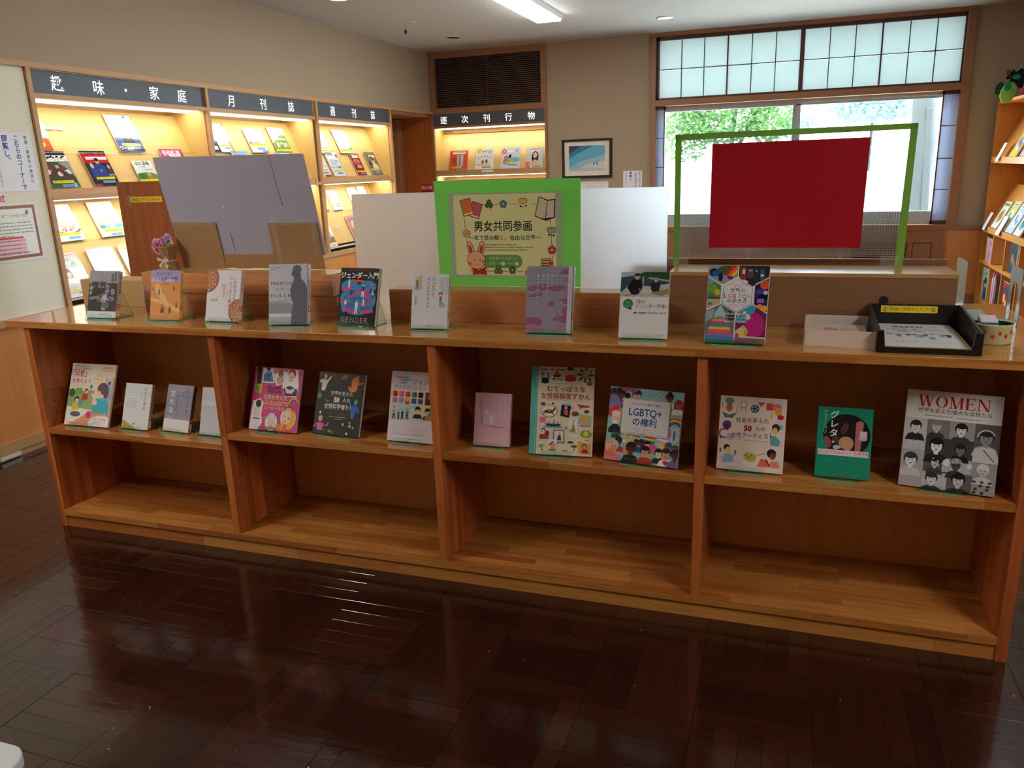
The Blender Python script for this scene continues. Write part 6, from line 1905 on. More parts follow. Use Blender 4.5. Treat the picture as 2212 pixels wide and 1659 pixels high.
def c_queer(c):
    H = c.H
    c.rect(0, 0, 100, H, (214, 62, 134))
    Wt = (238, 236, 236)
    c.poly([(4, 0), (18, 0), (20, 30), (18, 50), (4, 40)], (190, 200, 80)); c.poly([(5, 0), (15, 0), (16, 30), (6, 32)], (80, 40, 90)); c.ell(10, 4, 5, 5, (30, 30, 30), 10); c.ell(8, 40, 6, 8, (120, 180, 60), 10)
    c.poly([(18, 2), (40, 2), (44, 28), (18, 28)], Wt); c.poly([(20, 12), (28, 8), (36, 8), (42, 26), (20, 26)], (80, 116, 190)); c.ell(29, 7, 4, 5, (176, 150, 170), 12); c.ell(29, 3, 4.6, 3, (40, 60, 120), 10); c.rect(30, 12, 32, 26, (40, 40, 50))
    c.rainbow(45, 9, 7); c.poly([(42, 12), (60, 4), (68, 8), (66, 28), (50, 32), (44, 24)], Wt); c.ell(56, 22, 8, 8, (206, 160, 140), 12); c.ell(56, 10, 6, 6, (150, 100, 90), 12); c.ell(56, 6, 5, 3, (110, 90, 60), 10)
    c.poly([(66, 10), (74, 2), (92, 2), (96, 30), (94, 50), (70, 50), (62, 34)], Wt); c.ell(80, 9, 8, 9, (150, 40, 50), 16); c.ell(79, 15, 6, 9, (236, 210, 196), 16); c.poly([(64, 36), (78, 30), (94, 36), (94, 48), (70, 49)], (40, 50, 90)); c.poly([(66, 32), (78, 38), (92, 32), (84, 44), (72, 44)], (232, 206, 190)); c.rect(76, 15, 83, 16, (60, 50, 90)); c.ell(80, 21, 2.4, .8, (190, 60, 70), 8)
    c.text('Queer', 30, 30, 11.5, (40, 30, 50), bold=.03, slope=-.05); c.text('Heroes', 33, 38, 9.4, (40, 30, 50), bold=.03, slope=-.05)
    c.text('世界を変えた', 50, 49, 8.6, (206, 214, 96), 'c', .02); c.text('56人のLGBTQ', 49, 58.5, 9.6, (206, 214, 96), 'c', .02, sx=1.02); c.text('ヒーローたち', 50, 68.5, 7.4, (206, 214, 96), 'c', .02)
    for i in range(3): c.micro(38, 79 + 3 * i, 60, (240, 150, 190), 1.0, i)
    c.rainbow(8, 40, 6, 200, 340); c.rainbow(90, 62, 12, 180, 340); c.rainbow(30, 95, 6, 180, 340)
    c.poly([(4, 62), (18, 56), (26, 66), (24, 84), (28, 100), (18, H), (2, H), (2, 80)], Wt); c.poly([(7, 74), (20, 72), (22, 94), (8, 94)], (222, 206, 200)); c.ell(16, 66, 6, 7, (60, 40, 44), 14); c.rect(7, 92, 22, 93.6, (60, 40, 50)); c.poly([(6, 94), (22, 94), (20, H), (4, H)], (226, 222, 222))
    c.ell(47, 98, 13, 15, Wt, 20); c.ell(47, 98, 9, 11, (232, 200, 180), 18); c.ell(47, 89, 12, 4, (206, 204, 206), 16); c.ell(47, 86, 7, 5, (214, 212, 214), 14); c.ell(47, 103, 3, 1, (190, 80, 90), 8)
    for i in range(3): c.rect(36, 106 + i * 2.2, 60, 107.2 + i * 2.2, (50, 70, 80))
    c.ell(82, 88, 16, 20, Wt, 24); c.ell(83, 88, 14, 19, (236, 176, 50), 24); c.ell(79, 86, 9, 12, (240, 206, 190), 20); c.rect(72, 84, 77, 85, (60, 50, 70)); c.ell(84, 88, 3, 2, (230, 90, 120), 10); c.ell(76, 93, 2.4, 1, (190, 50, 70), 8); c.ring(82, 78, 11, 2, (110, 50, 40), 10, 190, 350)
    for i in range(7): c.ell(62 + (i * 7) % 20, 102 + (i * 5) % 9, 5, 4, ((236, 130, 60), (240, 160, 90), (226, 100, 50))[i % 3], 9)
    for i in range(14): c.ell((i * 37) % 96 + 2, (i * 53) % H, .6, .6, (250, 200, 220), 5)


def c_sci(c):
    H = c.H
    c.rect(0, 0, 100, H, (44, 46, 44)); Wt = (226, 226, 222)
    c.ell(14, 8, 3.4, 5, (206, 220, 90), 10); c.poly([(4, 14), (12, 13), (18, 15), (26, 6), (28, 8), (20, 20), (16, 34), (8, 34), (8, 20), (2, 20)], Wt)
    c.ell(34, 6, 4, 4, (150, 60, 40), 9); c.ell(56, 7, 8, 4, (170, 80, 46), 12, rot=-20); c.ell(80, 14, 8, 9, (214, 120, 60), 14); c.ell(76, 24, 10, 9, (222, 130, 66), 14); c.ell(84, 6, 3.4, 4, (206, 100, 50), 9); c.line(88, 18, 97, 14, 2, (214, 120, 60)); c.ell(70, 20, 3, 4, (60, 40, 30), 8)
    c.ell(6, 44, 4, 6, (70, 160, 110), 10); c.line(20, 50, 28, 54, .8, (110, 170, 150)); c.ring(25, 50, 4, .8, (110, 170, 150), 10, 0, 200)
    c.text('世界を変えた', 54, 33, 7.4, Wt, 'c', .01, sx=1.1); c.rect(26, 41.6, 74, 41.9, (160, 160, 156)); c.text('50', 38, 42.6, 12, Wt, bold=.06); c.text('人の', 57, 44, 8.6, Wt, bold=.02); c.rect(34, 55, 72, 55.3, (160, 160, 156)); c.text('女性科学者たち', 50, 56.4, 9.6, Wt, 'c', .02, sx=.94); c.rect(18, 67, 80, 67.3, (150, 150, 146))
    for i in range(2): c.micro(24, 72 + 3 * i, 76, (110, 112, 108), 1.0, i)
    c.micro(32, 79, 70, (190, 190, 186), 1.8); c.micro(44, 82.5, 60, (190, 190, 186), 1.8); c.ell(12, 74, 2, 3, Wt, 8)
    c.ell(86, 50, 4, 5.4, (90, 160, 200), 10); c.poly([(76, 58), (84, 56), (92, 58), (96, 70), (88, 66), (84, 82), (78, 78)], (60, 110, 200)); c.line(76, 60, 74, 50, 1.6, (90, 160, 200))
    c.ell(14, 83, 6, 4, (206, 90, 140), 12); c.ell(14, 86, 4.4, 5.4, (214, 170, 180), 12); c.poly([(6, 93), (22, 93), (20, 112 - 6), (9, 112 - 6)], (214, 110, 180)); c.line(6, 96, 0, 102, 2, (214, 110, 180)); c.line(22, 96, 30, 98, 2, (214, 110, 180)); c.line(30, 98, 32, 90, 1.6, (214, 150, 180))
    for x, y, q in ((64, 92, (200, 214, 150)), (78, 88, (170, 180, 60)), (79, 94, Wt), (86, 96, (190, 200, 120)), (74, 108, Wt), (84, 111, (226, 220, 60)), (90, 110, (226, 220, 160)), (36, 106, (190, 180, 50)), (42, 108, (170, 160, 50)), (24, 106, (90, 90, 84))):
        if y < H - 3: c.ell(x, y, 2.2, 2.6, q, 8)
    r = random.Random(4)
    for i in range(50): c.ell(r.uniform(2, 98), r.uniform(2, H - 2), .5, .5, (120, 122, 118), 5)


def c_disc(c):
    H = c.H
    c.rect(0, 0, 100, H, (228, 218, 222)); 
    for i, (x0, x1) in enumerate(((9, 38), (18, 45), (14, 34))): c.rrect(x0, 9 + 5.2 * i, x1, 13.4 + 5.2 * i, 2, (236, 170, 196)); c.rrect((x0 + x1) / 2, 9 + 5.2 * i, x1, 13.4 + 5.2 * i, 2, (150, 200, 232)); c.text(('10代から学ぶ', '性的暮しに', 'なる本')[i], (x0 + x1) / 2, 9.6 + 5.2 * i, 3.6, (60, 60, 120), 'c')
    c.text('ジェンダー', 46, 12.4, 11.6, (40, 38, 48), sx=.96); c.text('ディスカッションブック', 7, 24.6, 9.6, (40, 38, 48), sx=.88)
    c.rect(0, 30 + 5, 100, 62, (226, 216, 176)); c.rect(50, 62, 100, 93 - 2, (214, 210, 170))
    for i, q in enumerate(((206, 40, 50), (226, 90, 150), (200, 60, 90), (50, 130, 80), (30, 30, 34), (150, 120, 200), (160, 130, 206), (226, 100, 150), (40, 90, 160), (50, 80, 150))):
        x = 5 + (i % 5) * 13.4; y = 38 + (i // 5) * 12; c.rrect(x, y, x + 10, y + 10, 2, q); c.rect(x + 1.5, y + .8, x + 4, y + 9, tuple(min(255, v + 20) for v in q))
    c.rect(73, 37, 100, 61, (120, 60, 50)); c.bust(84, 45, 5, (190, 130, 100), (150, 50, 40), (50, 50, 40)); c.ell(38, 56, 5, 7, (230, 200, 80), 10); c.rect(32, 56, 40, 62, (200, 60, 110))
    c.rect(2, 64, 44, 91, (190, 214, 226)); c.rect(48, 62, 100, 91, (222, 214, 170)); c.ell(54, 66, 8, 4, (150, 200, 226), 12)
    for x, h_, a in ((10, 24, (226, 160, 60)), (20, 18, (60, 120, 80)), (28, 20, (40, 60, 60)), (38, 22, (60, 140, 90))): c.figure(x, 91, h_, a, (60, 60, 70))
    c.bust(60, 72, 5, (236, 196, 160), (40, 36, 34), (40, 50, 90)); c.bust(80, 74, 5, (236, 196, 160), (40, 36, 34), (50, 60, 110)); c.bust(90, 68, 5, (236, 196, 160), (40, 36, 34), (70, 140, 90)); c.rect(76, 80, 90, 90, (190, 130, 90))
    c.text('Gender', 34, H * .78, 10, (230, 196, 212), sx=1.1); c.text('Discussion Book', 12, H * .85, 9, (206, 200, 226), sx=1.1); c.micro(44, H * .95, 56, (90, 90, 96), 2)


def c_pinkb(c):
    H = c.H
    c.rect(0, 0, 100, H, (222, 176, 190)); c.ell(44, H * .62, 22, 2.4, (200, 150, 176), 20); c.ell(66, H * .64, 22, 2.6, (196, 140, 170), 20); c.poly([(26, H * .42), (40, H * .33), (54, H * .44), (56, H * .6), (26, H * .6)], (214, 190, 204)); c.poly([(26, H * .38), (36, H * .32), (40, H * .34), (30, H * .40)], (230, 232, 226)); c.poly([(42, H * .38), (52, H * .44), (52, H * .6), (44, H * .6)], (232, 212, 224))
    c.vtext('まっしろな月', 84, 6, 8, (240, 226, 232), 0, 1.2); c.vtext('それは光と影', 70, 6, 8, (236, 220, 228), 0, 1.2); c.vtext('ささやかな未来', 56, 22, 5, (232, 214, 224), 0, 1.2)
    for i in range(3): c.micro(14 + 3 * i, 8 + 8 * i, 50 + 16 * i, (140, 90, 106), 1.6, i, True)
    c.micro(20, H * .3 * 1.4, H * .6, (140, 90, 106), 1.6, 8, True); c.micro(10, H * .9, H * .95, (120, 80, 90), 1.6, 5, True)


def c_mute(c):
    H = c.H
    c.rect(0, 0, 100, H, (228, 216, 186)); c.rect(0, 0, 11, H, (92, 182, 172))
    for i in range(26): c.ell(8.6, 3 + i * 5.3, .8, .8, (210, 236, 226), 6)
    for i, q in enumerate(((190, 40, 50), (40, 40, 50), (200, 180, 60), (40, 60, 110), (160, 190, 200), (190, 50, 60), (40, 40, 50))): c.rect(14 + 5.6 * i, 3.4, 18 + 5.6 * i, 5.4, q)
    c.rect(16, 8, 28, 26, (40, 70, 120)); c.ell(22, 15, 4.4, 4.4, (210, 210, 200), 12); c.ell(22, 22, 5, 5, (30, 50, 60), 10); c.rect(18, 8, 28, 11, (190, 214, 226)); c.poly([(34, 12), (48, 12), (45, 16), (36, 16)], (110, 40, 50)); c.poly([(39, 4), (45, 11), (38, 11)], (190, 60, 60))
    c.ell(62, 7, 10, 8, (176, 206, 220), 16); c.ell(62, 6, 5, 6, (236, 200, 176), 14); c.ell(62, 2.6, 5.4, 3, (120, 50, 40), 12); c.poly([(54, 14), (62, 12), (70, 14), (72, 20), (56, 22)], (206, 60, 66)); c.ell(62, 20, 9, 3, (190, 40, 60), 14)
    for a in range(8): c.ell(86 + 8 * math.cos(a * .8), 12 + 7 * math.sin(a * .8), 6, 2, (60, 120, 60), 10, rot=a * 46)
    c.flower(86, 11, 7, (232, 150, 180), (240, 220, 120)); c.flower(90, 8, 4, (240, 170, 190)); c.ell(93, 25, 5, 3.6, (130, 110, 50), 12); c.ell(36, 19, 2, 2, (60, 60, 90), 8); c.ell(43, 19, 2, 2, (110, 180, 170), 8); c.ell(48, 20, 2, 2, (110, 180, 170), 8)
    c.rect(28, 25.2, 86, 27.4, (236, 232, 226)); c.micro(30, 25.6, 84, (100, 100, 110), 1.3)
    c.text('むてっぽうな', 56, 29.6, 10.4, (156, 42, 62), 'c', .01); c.text('女性探検家ずかん', 55.5, 41, 10.6, (156, 42, 62), 'c', .01, sx=.94)
    for i in range(19): c.rect(18 + 4 * i, 52.6, 20 + 4 * i, 53, (150, 120, 110))
    c.ell(20, 59, 4, 2.6, (150, 60, 90), 9); c.ell(36, 58, 2, 1.6, (60, 60, 60), 7); c.ell(30, 70, 13.4, 10, (110, 60, 60), 26); c.ell(30, 70, 12.6, 9.2, (236, 230, 216), 26)
    c.ell(30, 71, 7, 2.8, (40, 36, 40), 14); c.line(36, 70, 40, 65, 2.4, (40, 36, 40)); c.line(24, 72, 21, 76, 1.4, (40, 36, 40)); c.line(34, 72, 38, 76, 1.4, (40, 36, 40)); c.line(23, 70, 20, 73, 1.4, (40, 36, 40)); c.rect(28, 67, 33, 72, (206, 110, 50))
    c.poly([(50, 59), (65, 61), (62, 80), (48, 77)], (34, 40, 66)); c.ell(57, 64, 2.2, 2.4, (240, 200, 170), 9); c.poly([(54, 67), (60, 67), (60, 76), (54, 75)], (226, 100, 60)); c.rect(54, 57, 64, 60.6, (150, 200, 196))
    c.poly([(74, 58), (94, 60), (94, 62), (82, 63), (80, 66), (78, 62)], (206, 50, 56)); c.ell(90, 69, 4, 2.6, (90, 60, 50), 10); c.ell(72, 73, 6, 4, (130, 70, 70), 9); c.ell(68, 64, 3, 2, (230, 190, 190), 8)
    c.poly([(78, 73), (98, 76), (97, 92), (76, 88)], (150, 196, 196)); c.ell(88, 82, 8, 5.4, (240, 170, 60), 16); c.rect(80, 90, 97, 92.6, (230, 130, 140))
    c.poly([(15, 80), (26, 80), (25, 88), (16, 88)], (236, 110, 170)); c.poly([(24, 90), (50, 90), (47, 94), (28, 94)], (50, 66, 90)); c.rect(30, 86, 31, 90, (40, 40, 50)); c.rect(38, 84, 39, 90, (40, 40, 50)); c.rect(44, 87, 45, 90, (40, 40, 50)); c.rect(22, 94, 52, 96, (90, 160, 180)); c.ell(58, 96, 2.4, 2.4, (150, 160, 160), 8)
    c.rect(62, 82, 76, 102, (236, 234, 228)); c.poly([(66, 100), (69, 86), (74, 100)], (214, 140, 70)); c.ell(70, 84.6, 2, 2, (230, 180, 150), 8); c.ell(68, 100, 5, 2, (110, 170, 90), 9)
    c.rect(15, 97, 34, 116, (222, 216, 206)); c.ell(22, 101, 3.4, 4, (60, 40, 40), 12); c.ell(22, 102, 2.6, 3, (236, 200, 176), 10); c.poly([(16, 108), (28, 106), (32, 114), (16, 115)], (170, 60, 56)); c.ell(28, 106, 4, 5, (150, 60, 70), 10)
    c.rect(38, 99, 56, 120, (130, 126, 120)); c.rect(40, 101, 54, 118, (226, 224, 226)); c.poly([(44, 116), (46, 108), (50, 108), (51, 116)], (50, 60, 90)); c.ell(48, 106, 2, 2.4, (214, 160, 110), 8)
    c.ell(90, 104, 9, 6, (110, 176, 80), 14); c.ell(90, 104, 4, 4.6, (236, 200, 60), 12); c.ell(70, 108, 9, 2.6, (226, 226, 226), 14); c.ell(66, 118, 5, 1.8, (90, 60, 80), 10); c.line(18, 124, 22, 134, 1.2, (110, 100, 96)); c.line(16, 126, 24, 124, 1.2, (110, 100, 96))
    c.rect(29, 115, 44, 135, (234, 232, 228)); c.poly([(31, 124), (37, 117), (43, 124)], (60, 90, 130)); c.poly([(34, 132), (36, 120), (40, 120), (42, 132)], (226, 150, 70)); c.rect(31, 130, 43, 133, (90, 140, 80))
    c.poly([(78, 116), (98, 120), (97, 136), (80, 134)], (230, 160, 80)); c.ell(88, 124, 4, 4.4, (60, 36, 30), 12); c.ell(88, 125, 3, 3.6, (214, 160, 120), 10); c.poly([(83, 134), (86, 128), (92, 128), (95, 134)], (170, 40, 60)); c.line(72, 124, 72, 132, .8, (60, 100, 70)); c.ell(72, 124, 5, 2, (60, 120, 80), 9); c.rect(54, 131, 62, 132.6, (150, 130, 110)); c.ell(92, 114, 4, 1, (160, 160, 150), 12)


def c_lgbt(c):
    H = c.H
    c.rect(0, 0, 100, H, (150, 200, 200))
    c.bust(14, 10, 6, (110, 66, 56), (50, 34, 40), (140, 90, 120)); c.bust(24, 12, 3.4, (60, 40, 40), (40, 30, 34), (236, 220, 190)); c.bust(5, 9, 4.6, (110, 70, 60), (40, 60, 110), (130, 120, 170)); c.bust(37, 10, 5.6, (226, 170, 150), (40, 60, 100), (70, 110, 150)); c.ell(22, 2, 8, 3, (206, 80, 130), 12); c.ell(32, 3, 6, 3, (170, 90, 150), 10)
    for x in (46, 55, 64, 72): c.ring(x, 9, 3.4, .5, (80, 150, 130), 10)
    c.bust(81, 9, 4.4, (110, 60, 56), (30, 24, 30), (240, 236, 230)); c.ell(81, 2.6, 2.6, 2.6, (30, 24, 30), 10); c.bust(94, 16, 4.6, (170, 90, 80), (150, 50, 50), (240, 240, 236), long=True)
    c.ell(6, 26, 10, 16, (140, 130, 186), 16); c.poly([(0, 30), (14, 24), (16, 34), (0, 40)], (226, 60, 70)); c.ell(12, 36, 8, 5, (240, 170, 60), 12); c.ell(11, 42, 6.6, 8.6, (236, 196, 176), 18); c.ell(11, 36, 6, 3.6, (240, 232, 226), 14); c.ell(11, 48, 4.6, 3, (240, 232, 226), 12); c.poly([(2, 56), (8, 50), (14, 50), (20, 56), (20, 62), (2, 62)], (44, 50, 60))
    c.rainbow(92, 48, 14, 190, 330, 8); c.rect(82, 46, 99, 64, (190, 214, 226)); c.ell(86, 55, 2, 8, (206, 120, 170), 10); c.ell(92, 57, 2, 7, (120, 120, 180), 10)
    c.ell(13, 66, 7, 6, (50, 130, 80), 14); c.ell(13, 67, 4, 4.6, (90, 60, 56), 12); c.ell(26, 66, 4, 4, (240, 190, 90), 12); c.ell(34, 66, 3, 3, (240, 200, 110), 10)
    for i in range(5): c.poly([(2, 70 + 1.8 * i), (34, 66 + 1.8 * i), (34, 67.8 + 1.8 * i), (2, 71.8 + 1.8 * i)], ((120, 200, 226), (240, 170, 190), (240, 240, 240), (240, 170, 190), (120, 200, 226))[i])
    for i in range(6): c.poly([(40, 62 + 1.3 * i), (46, 64 + 1.3 * i), (47, 65.4 + 1.3 * i), (40, 63.4 + 1.3 * i)], ((214, 50, 50), (240, 150, 50), (246, 220, 70), (70, 160, 80), (60, 100, 190), (130, 70, 160))[i]); c.poly([(54, 62 + 1.4 * i), (67, 62.6 + 1.4 * i), (67, 64 + 1.4 * i), (54, 63.4 + 1.4 * i)], ((214, 50, 50), (240, 150, 50), (246, 220, 70), (70, 160, 80), (60, 100, 190), (130, 70, 160))[i])
    for i in range(5): c.poly([(71, 58 + 2 * i), (86, 61 + 2 * i), (85, 63 + 2 * i), (71, 60 + 2 * i)], ((120, 200, 226), (240, 170, 190), (240, 240, 240), (240, 170, 190), (120, 200, 226))[i])
    ppl = ((18, 73, 4.4, (110, 60, 60), (60, 40, 44), (206, 60, 60)), (32, 76, 4, (240, 190, 110), (240, 190, 110), (236, 140, 60)), (43, 72, 3.4, (110, 60, 60), (60, 40, 44), (140, 60, 60)), (50, 72, 4, (90, 60, 90), (50, 40, 70), (40, 90, 130)), (58, 73, 3.6, (236, 200, 180), (40, 30, 34), (60, 100, 130)), (65, 78, 4.4, (226, 110, 140), (206, 90, 130), (150, 190, 140)), (77, 73, 3.6, (240, 200, 110), (230, 180, 90), (120, 200, 190)), (86, 72, 4, (150, 90, 70), (60, 80, 140), (236, 140, 110)), (95, 74, 3.6, (190, 110, 90), (130, 60, 60), (226, 226, 226)),
           (12, 86, 6, (222, 160, 130), (190, 190, 190), (226, 130, 150)), (36, 86, 6, (90, 50, 50), (50, 36, 40), (40, 40, 50)), (56, 83, 5.4, (222, 160, 130), (40, 30, 34), (200, 50, 56)), (74, 82, 4.4, (240, 206, 180), (36, 30, 36), (50, 50, 60)), (84, 82, 5.4, (214, 150, 120), (50, 40, 40), (240, 240, 240)), (96, 86, 5.4, (90, 60, 66), (50, 40, 60), (110, 100, 160)), (4, 78, 5, (236, 200, 180), (240, 170, 80), (240, 120, 90)))
    for x, y, r_, sk, ha, cl in ppl: c.bust(x, min(y, H - 3 * r_), r_, sk, ha, cl)
    c.ell(82.6, H - 6, 2.2, 2, (206, 40, 60), 10); c.ell(85.6, H - 6, 2.2, 2, (206, 40, 60), 10); c.poly([(80.6, H - 5.2), (87.6, H - 5.2), (84.1, H - 1)], (206, 40, 60))
    c.rrect(19, 14, 84, 62, 3, (180, 120, 110)); c.rrect(19.5, 14.5, 83.5, 61.5, 2.8, (218, 216, 214)); c.text('・わたしたちの権利の物語・', 51, 19, 3.5, (120, 60, 100), 'c', .01); c.text('LGBTQ+', 51, 24, 14, (44, 84, 150), 'c', .02, sx=.86); c.text('の権利', 51, 38.4, 11.4, (44, 84, 150), 'c', .02); c.text('ルイーズ・スピルズベリー 文', 52, 52, 2.4, (90, 90, 100), 'c'); c.text('ルビー・ニューサム 絵', 52, 55.4, 2.4, (90, 90, 100), 'c'); c.text('石井睦 監修　日本語版監修　いのちえほん 訳', 52, 58.6, 2.2, (70, 70, 80), 'c')


def c_art(c):
    H = c.H
    c.rect(0, 0, 100, H, (232, 220, 216)); c.ell(50, H * .5, 44, 46, (236, 222, 208), 30)
    c.ell(14, 18, 5, 7, (190, 120, 70), 14); c.ell(14, 8, 7, 5, (110, 150, 130), 12); c.poly([(3, 26), (14, 30), (26, 26), (20, 35), (8, 35)], (80, 130, 90)); c.line(3, 12, 3, 20, .8, (60, 80, 80)); c.line(27, 14, 25, 26, 1.8, (226, 160, 130))
    c.rect(31, 8, 40, 17, (110, 120, 120)); c.rect(32, 9, 39, 16, (232, 226, 214)); c.line(33, 17, 31, 25, .7, (110, 110, 110)); c.line(38, 17, 40, 25, .7, (110, 110, 110)); c.ell(53, 18, 6.4, None, (50, 80, 100), 18)
    for a in range(5): c.ell(53 + 3.6 * math.cos(a * 1.26), 18 + 3.6 * math.sin(a * 1.26), 1.4, None, (190, 210, 220), 8)
    c.poly([(56, 8), (68, 7), (62, 14)], (206, 70, 90)); c.rect(70, 8, 80, 19, (214, 80, 70)); c.ell(86, 14, 7, 6, (226, 120, 140), 14); c.ell(88, 20, 5, 7, (236, 170, 60), 14); c.line(80, 20, 78, 32, 3, (240, 190, 90)); c.ell(92, 29, 5, 4, (190, 40, 70), 12)
    c.ell(12, 46, 7, 7, (110, 60, 110), 16); c.ell(12, 50, 4, 5, (90, 50, 80), 12); c.ring(8, 60, 8, 2.4, (120, 80, 160), 14, 60, 280); c.rect(13, 60, 23, 70, (190, 180, 214)); c.ell(4, 66, 2, 3, (130, 80, 160), 8)
    c.ell(86, 46, 6, 7, (60, 50, 60), 14); c.ell(85, 50, 4, 5, (230, 200, 80), 12); c.poly([(78, 60), (86, 58), (94, 66), (92, 74), (80, 74)], (100, 170, 180)); c.line(78, 54, 80, 70, 1, (90, 160, 190)); c.ell(94, 44, 2.4, 4, (120, 190, 180), 8)
    c.text('社会を変えた', 50, 33, 8.4, (130, 50, 80), 'c', .01, slope=-.02); c.text('50', 38, 43.4, 12, (150, 40, 60), bold=.05); c.text('人の', 55, 45, 8, (150, 50, 80), bold=.01); c.text('女性アーティスト', 51, 57, 9.4, (130, 60, 130), 'c', .012, sx=.86, slope=-.03)
    c.micro(28, 68, 78, (120, 110, 110), 1.3); c.text('WOMEN IN ART', 51, 72, 9, (238, 218, 196), 'c', .02); c.text('アーティスト', 50, 81, 4.4, (236, 206, 180), 'c')
    c.ell(14, 82, 5, 5, (50, 50, 60), 12); c.ell(16, 86, 4, 5, (236, 210, 110), 12); c.poly([(8, 100), (12, 92), (20, 92), (24, 96), (26, 104), (8, 106)], (140, 190, 214)); c.rect(3, 84, 6, 90, (90, 110, 120)); c.rect(26, 86, 29, 92, (90, 110, 130)); c.line(24, 96, 28, 90, 2, (140, 190, 214))
    c.ell(50, 94, 10, 7, (190, 180, 60), 20, rot=15)
    for i, q in enumerate(((206, 60, 60), (60, 110, 160), (60, 140, 80), (230, 150, 60))): c.ell(44 + 4 * i, 92 + (i % 2) * 3, 1.6, 1.4, q, 8)
    c.line(58, 92, 72, 87, .9, (190, 70, 80)); c.poly([(62, 108), (66, 96), (74, 96), (78, 108)], (226, 110, 80)); c.ell(82, 86, 7, 7, (40, 34, 40), 14); c.ell(84, 90, 4.4, 5.4, (130, 70, 50), 12); c.poly([(76, 108), (82, 98), (92, 98), (96, 108)], (236, 140, 90)); c.line(74, 96, 80, 106, 2.4, (130, 70, 50)); c.rect(31, 98, 40, 108, (210, 210, 224))


def c_greta(c):
    H = c.H
    c.rect(0, 0, 100, H, (26, 146, 116)); c.rect(55, 18, 100, 18.5, (20, 110, 90))
    r = random.Random(8)
    for i in range(26): c.ell(r.uniform(5, 95), H * r.uniform(.74, .97), r.uniform(1, 6), .5, (22, 126, 100), 8)
    c.ell(54, H * .39, 43, H * .30, (30, 28, 34), 36); c.poly([(70, H * .2), (78, H * .17), (84, H * .2), (80, H * .62), (70, H * .62)], (190, 110, 110)); c.rect(78, H * .32, 91, H * .41, (214, 210, 210)); c.ell(84, H * .42, 8, 5, (190, 190, 196), 10); c.ell(50, H * .3, 6, 12, (90, 56, 60), 12, rot=20); c.ell(20, H * .5, 6, 12, (150, 80, 80), 12, rot=-20)
    c.ell(54, H * .50, 14, 13, (190, 150, 110), 18); c.ell(56, H * .53, 10, 11, (214, 150, 130), 18); c.ell(47, H * .585, 2.6, 2, (90, 30, 30), 8); c.ell(34, H * .46, 7, 8, (80, 60, 60), 12); c.ell(37, H * .57, 7, 5, (190, 196, 214), 12); c.poly([(30, H * .62), (44, H * .58), (74, H * .64), (80, H * .68), (36, H * .68)], (50, 46, 60))
    c.vtext('グレタ・', 30, 6, 17, (232, 236, 232), .02, 1.06); c.vtext('トゥーンベリ', 14, 5, 8.6, (210, 226, 216), 0, .94)
    c.rect(3, H * .605, 96, H * .685, (240, 220, 226)); c.text('みんなで止めよう！気候危機', 50, H * .615, 7.2, (206, 90, 120), 'c', .004); c.text('ヴァレンティナ・カメリニ 著', 10, H * .715, 4, (60, 190, 150)); c.text('杉田七重 訳', 10, H * .75, 4, (60, 190, 150))


def serif(c, t, x, y, h, col):
    """big high-contrast serif capitals drawn by hand"""
    T, S = h * .20, h * .05
    def leg(x0, y0, x1, y1, t): c.poly([(x0 - t / 2, y0), (x0 + t / 2, y0), (x1 + t / 2, y1), (x1 - t / 2, y1)], col)
    def sf(xc, yy, w_): c.rect(xc - w_ / 2, yy - S / 2, xc + w_ / 2, yy + S / 2, col)
    for ch in t:
        if ch == 'W':
            leg(x + .12 * h, y, x + .38 * h, y + h, T); leg(x + .62 * h, y, x + .40 * h, y + h, S * 1.4); leg(x + .62 * h, y, x + .88 * h, y + h, T); leg(x + 1.10 * h, y, x + .90 * h, y + h, S * 1.4)
            for q in (.14, .62, 1.10): sf(x + q * h, y + S / 2, .34 * h)
            x += 1.30 * h
        elif ch == 'O':
            pts = []; fs = []
            n = 28
            for i in range(n + 1):
                a = 2 * PI * i / n
                pts.append((x + .52 * h + .46 * h * math.cos(a), y + .5 * h + .51 * h * math.sin(a))); pts.append((x + .52 * h + .27 * h * math.cos(a), y + .5 * h + .46 * h * math.sin(a)))
            for i in range(n): fs.append((2 * i, 2 * i + 1, 2 * i + 3, 2 * i + 2))
            c._add(pts, fs, col); x += 1.10 * h
        elif ch == 'M':
            leg(x + .16 * h, y, x + .16 * h, y + h, S * 1.4); leg(x + .18 * h, y, x + .54 * h, y + h, T); leg(x + .90 * h, y, x + .56 * h, y + h, S * 1.2); leg(x + .94 * h, y, x + .94 * h, y + h, T)
            for q, e in ((.14, 1), (.14, 0), (.94, 1), (.94, 0)): sf(x + q * h, y + (h - S / 2 if e else S / 2), .32 * h)
            x += 1.20 * h
        elif ch == 'E':
            leg(x + .18 * h, y, x + .18 * h, y + h, T); c.rect(x + .04 * h, y, x + .74 * h, y + S, col); c.rect(x + .04 * h, y + h - S, x + .76 * h, y + h, col); c.rect(x + .2 * h, y + .48 * h, x + .56 * h, y + .48 * h + S, col)
            leg(x + .72 * h, y, x + .75 * h, y + .24 * h, S); leg(x + .77 * h, y + .72 * h, x + .74 * h, y + h, S); leg(x + .56 * h, y + .36 * h, x + .56 * h, y + .64 * h, S); x += .90 * h
        elif ch == 'N':
            leg(x + .16 * h, y, x + .16 * h, y + h, S * 1.4); leg(x + .18 * h, y, x + .86 * h, y + h, T); leg(x + .90 * h, y, x + .90 * h, y + h, S * 1.4)
            for q, e in ((.14, 1), (.14, 0), (.90, 0)): sf(x + q * h, y + (h - S / 2 if e else S / 2), .30 * h)
            x += 1.1 * h
    return x


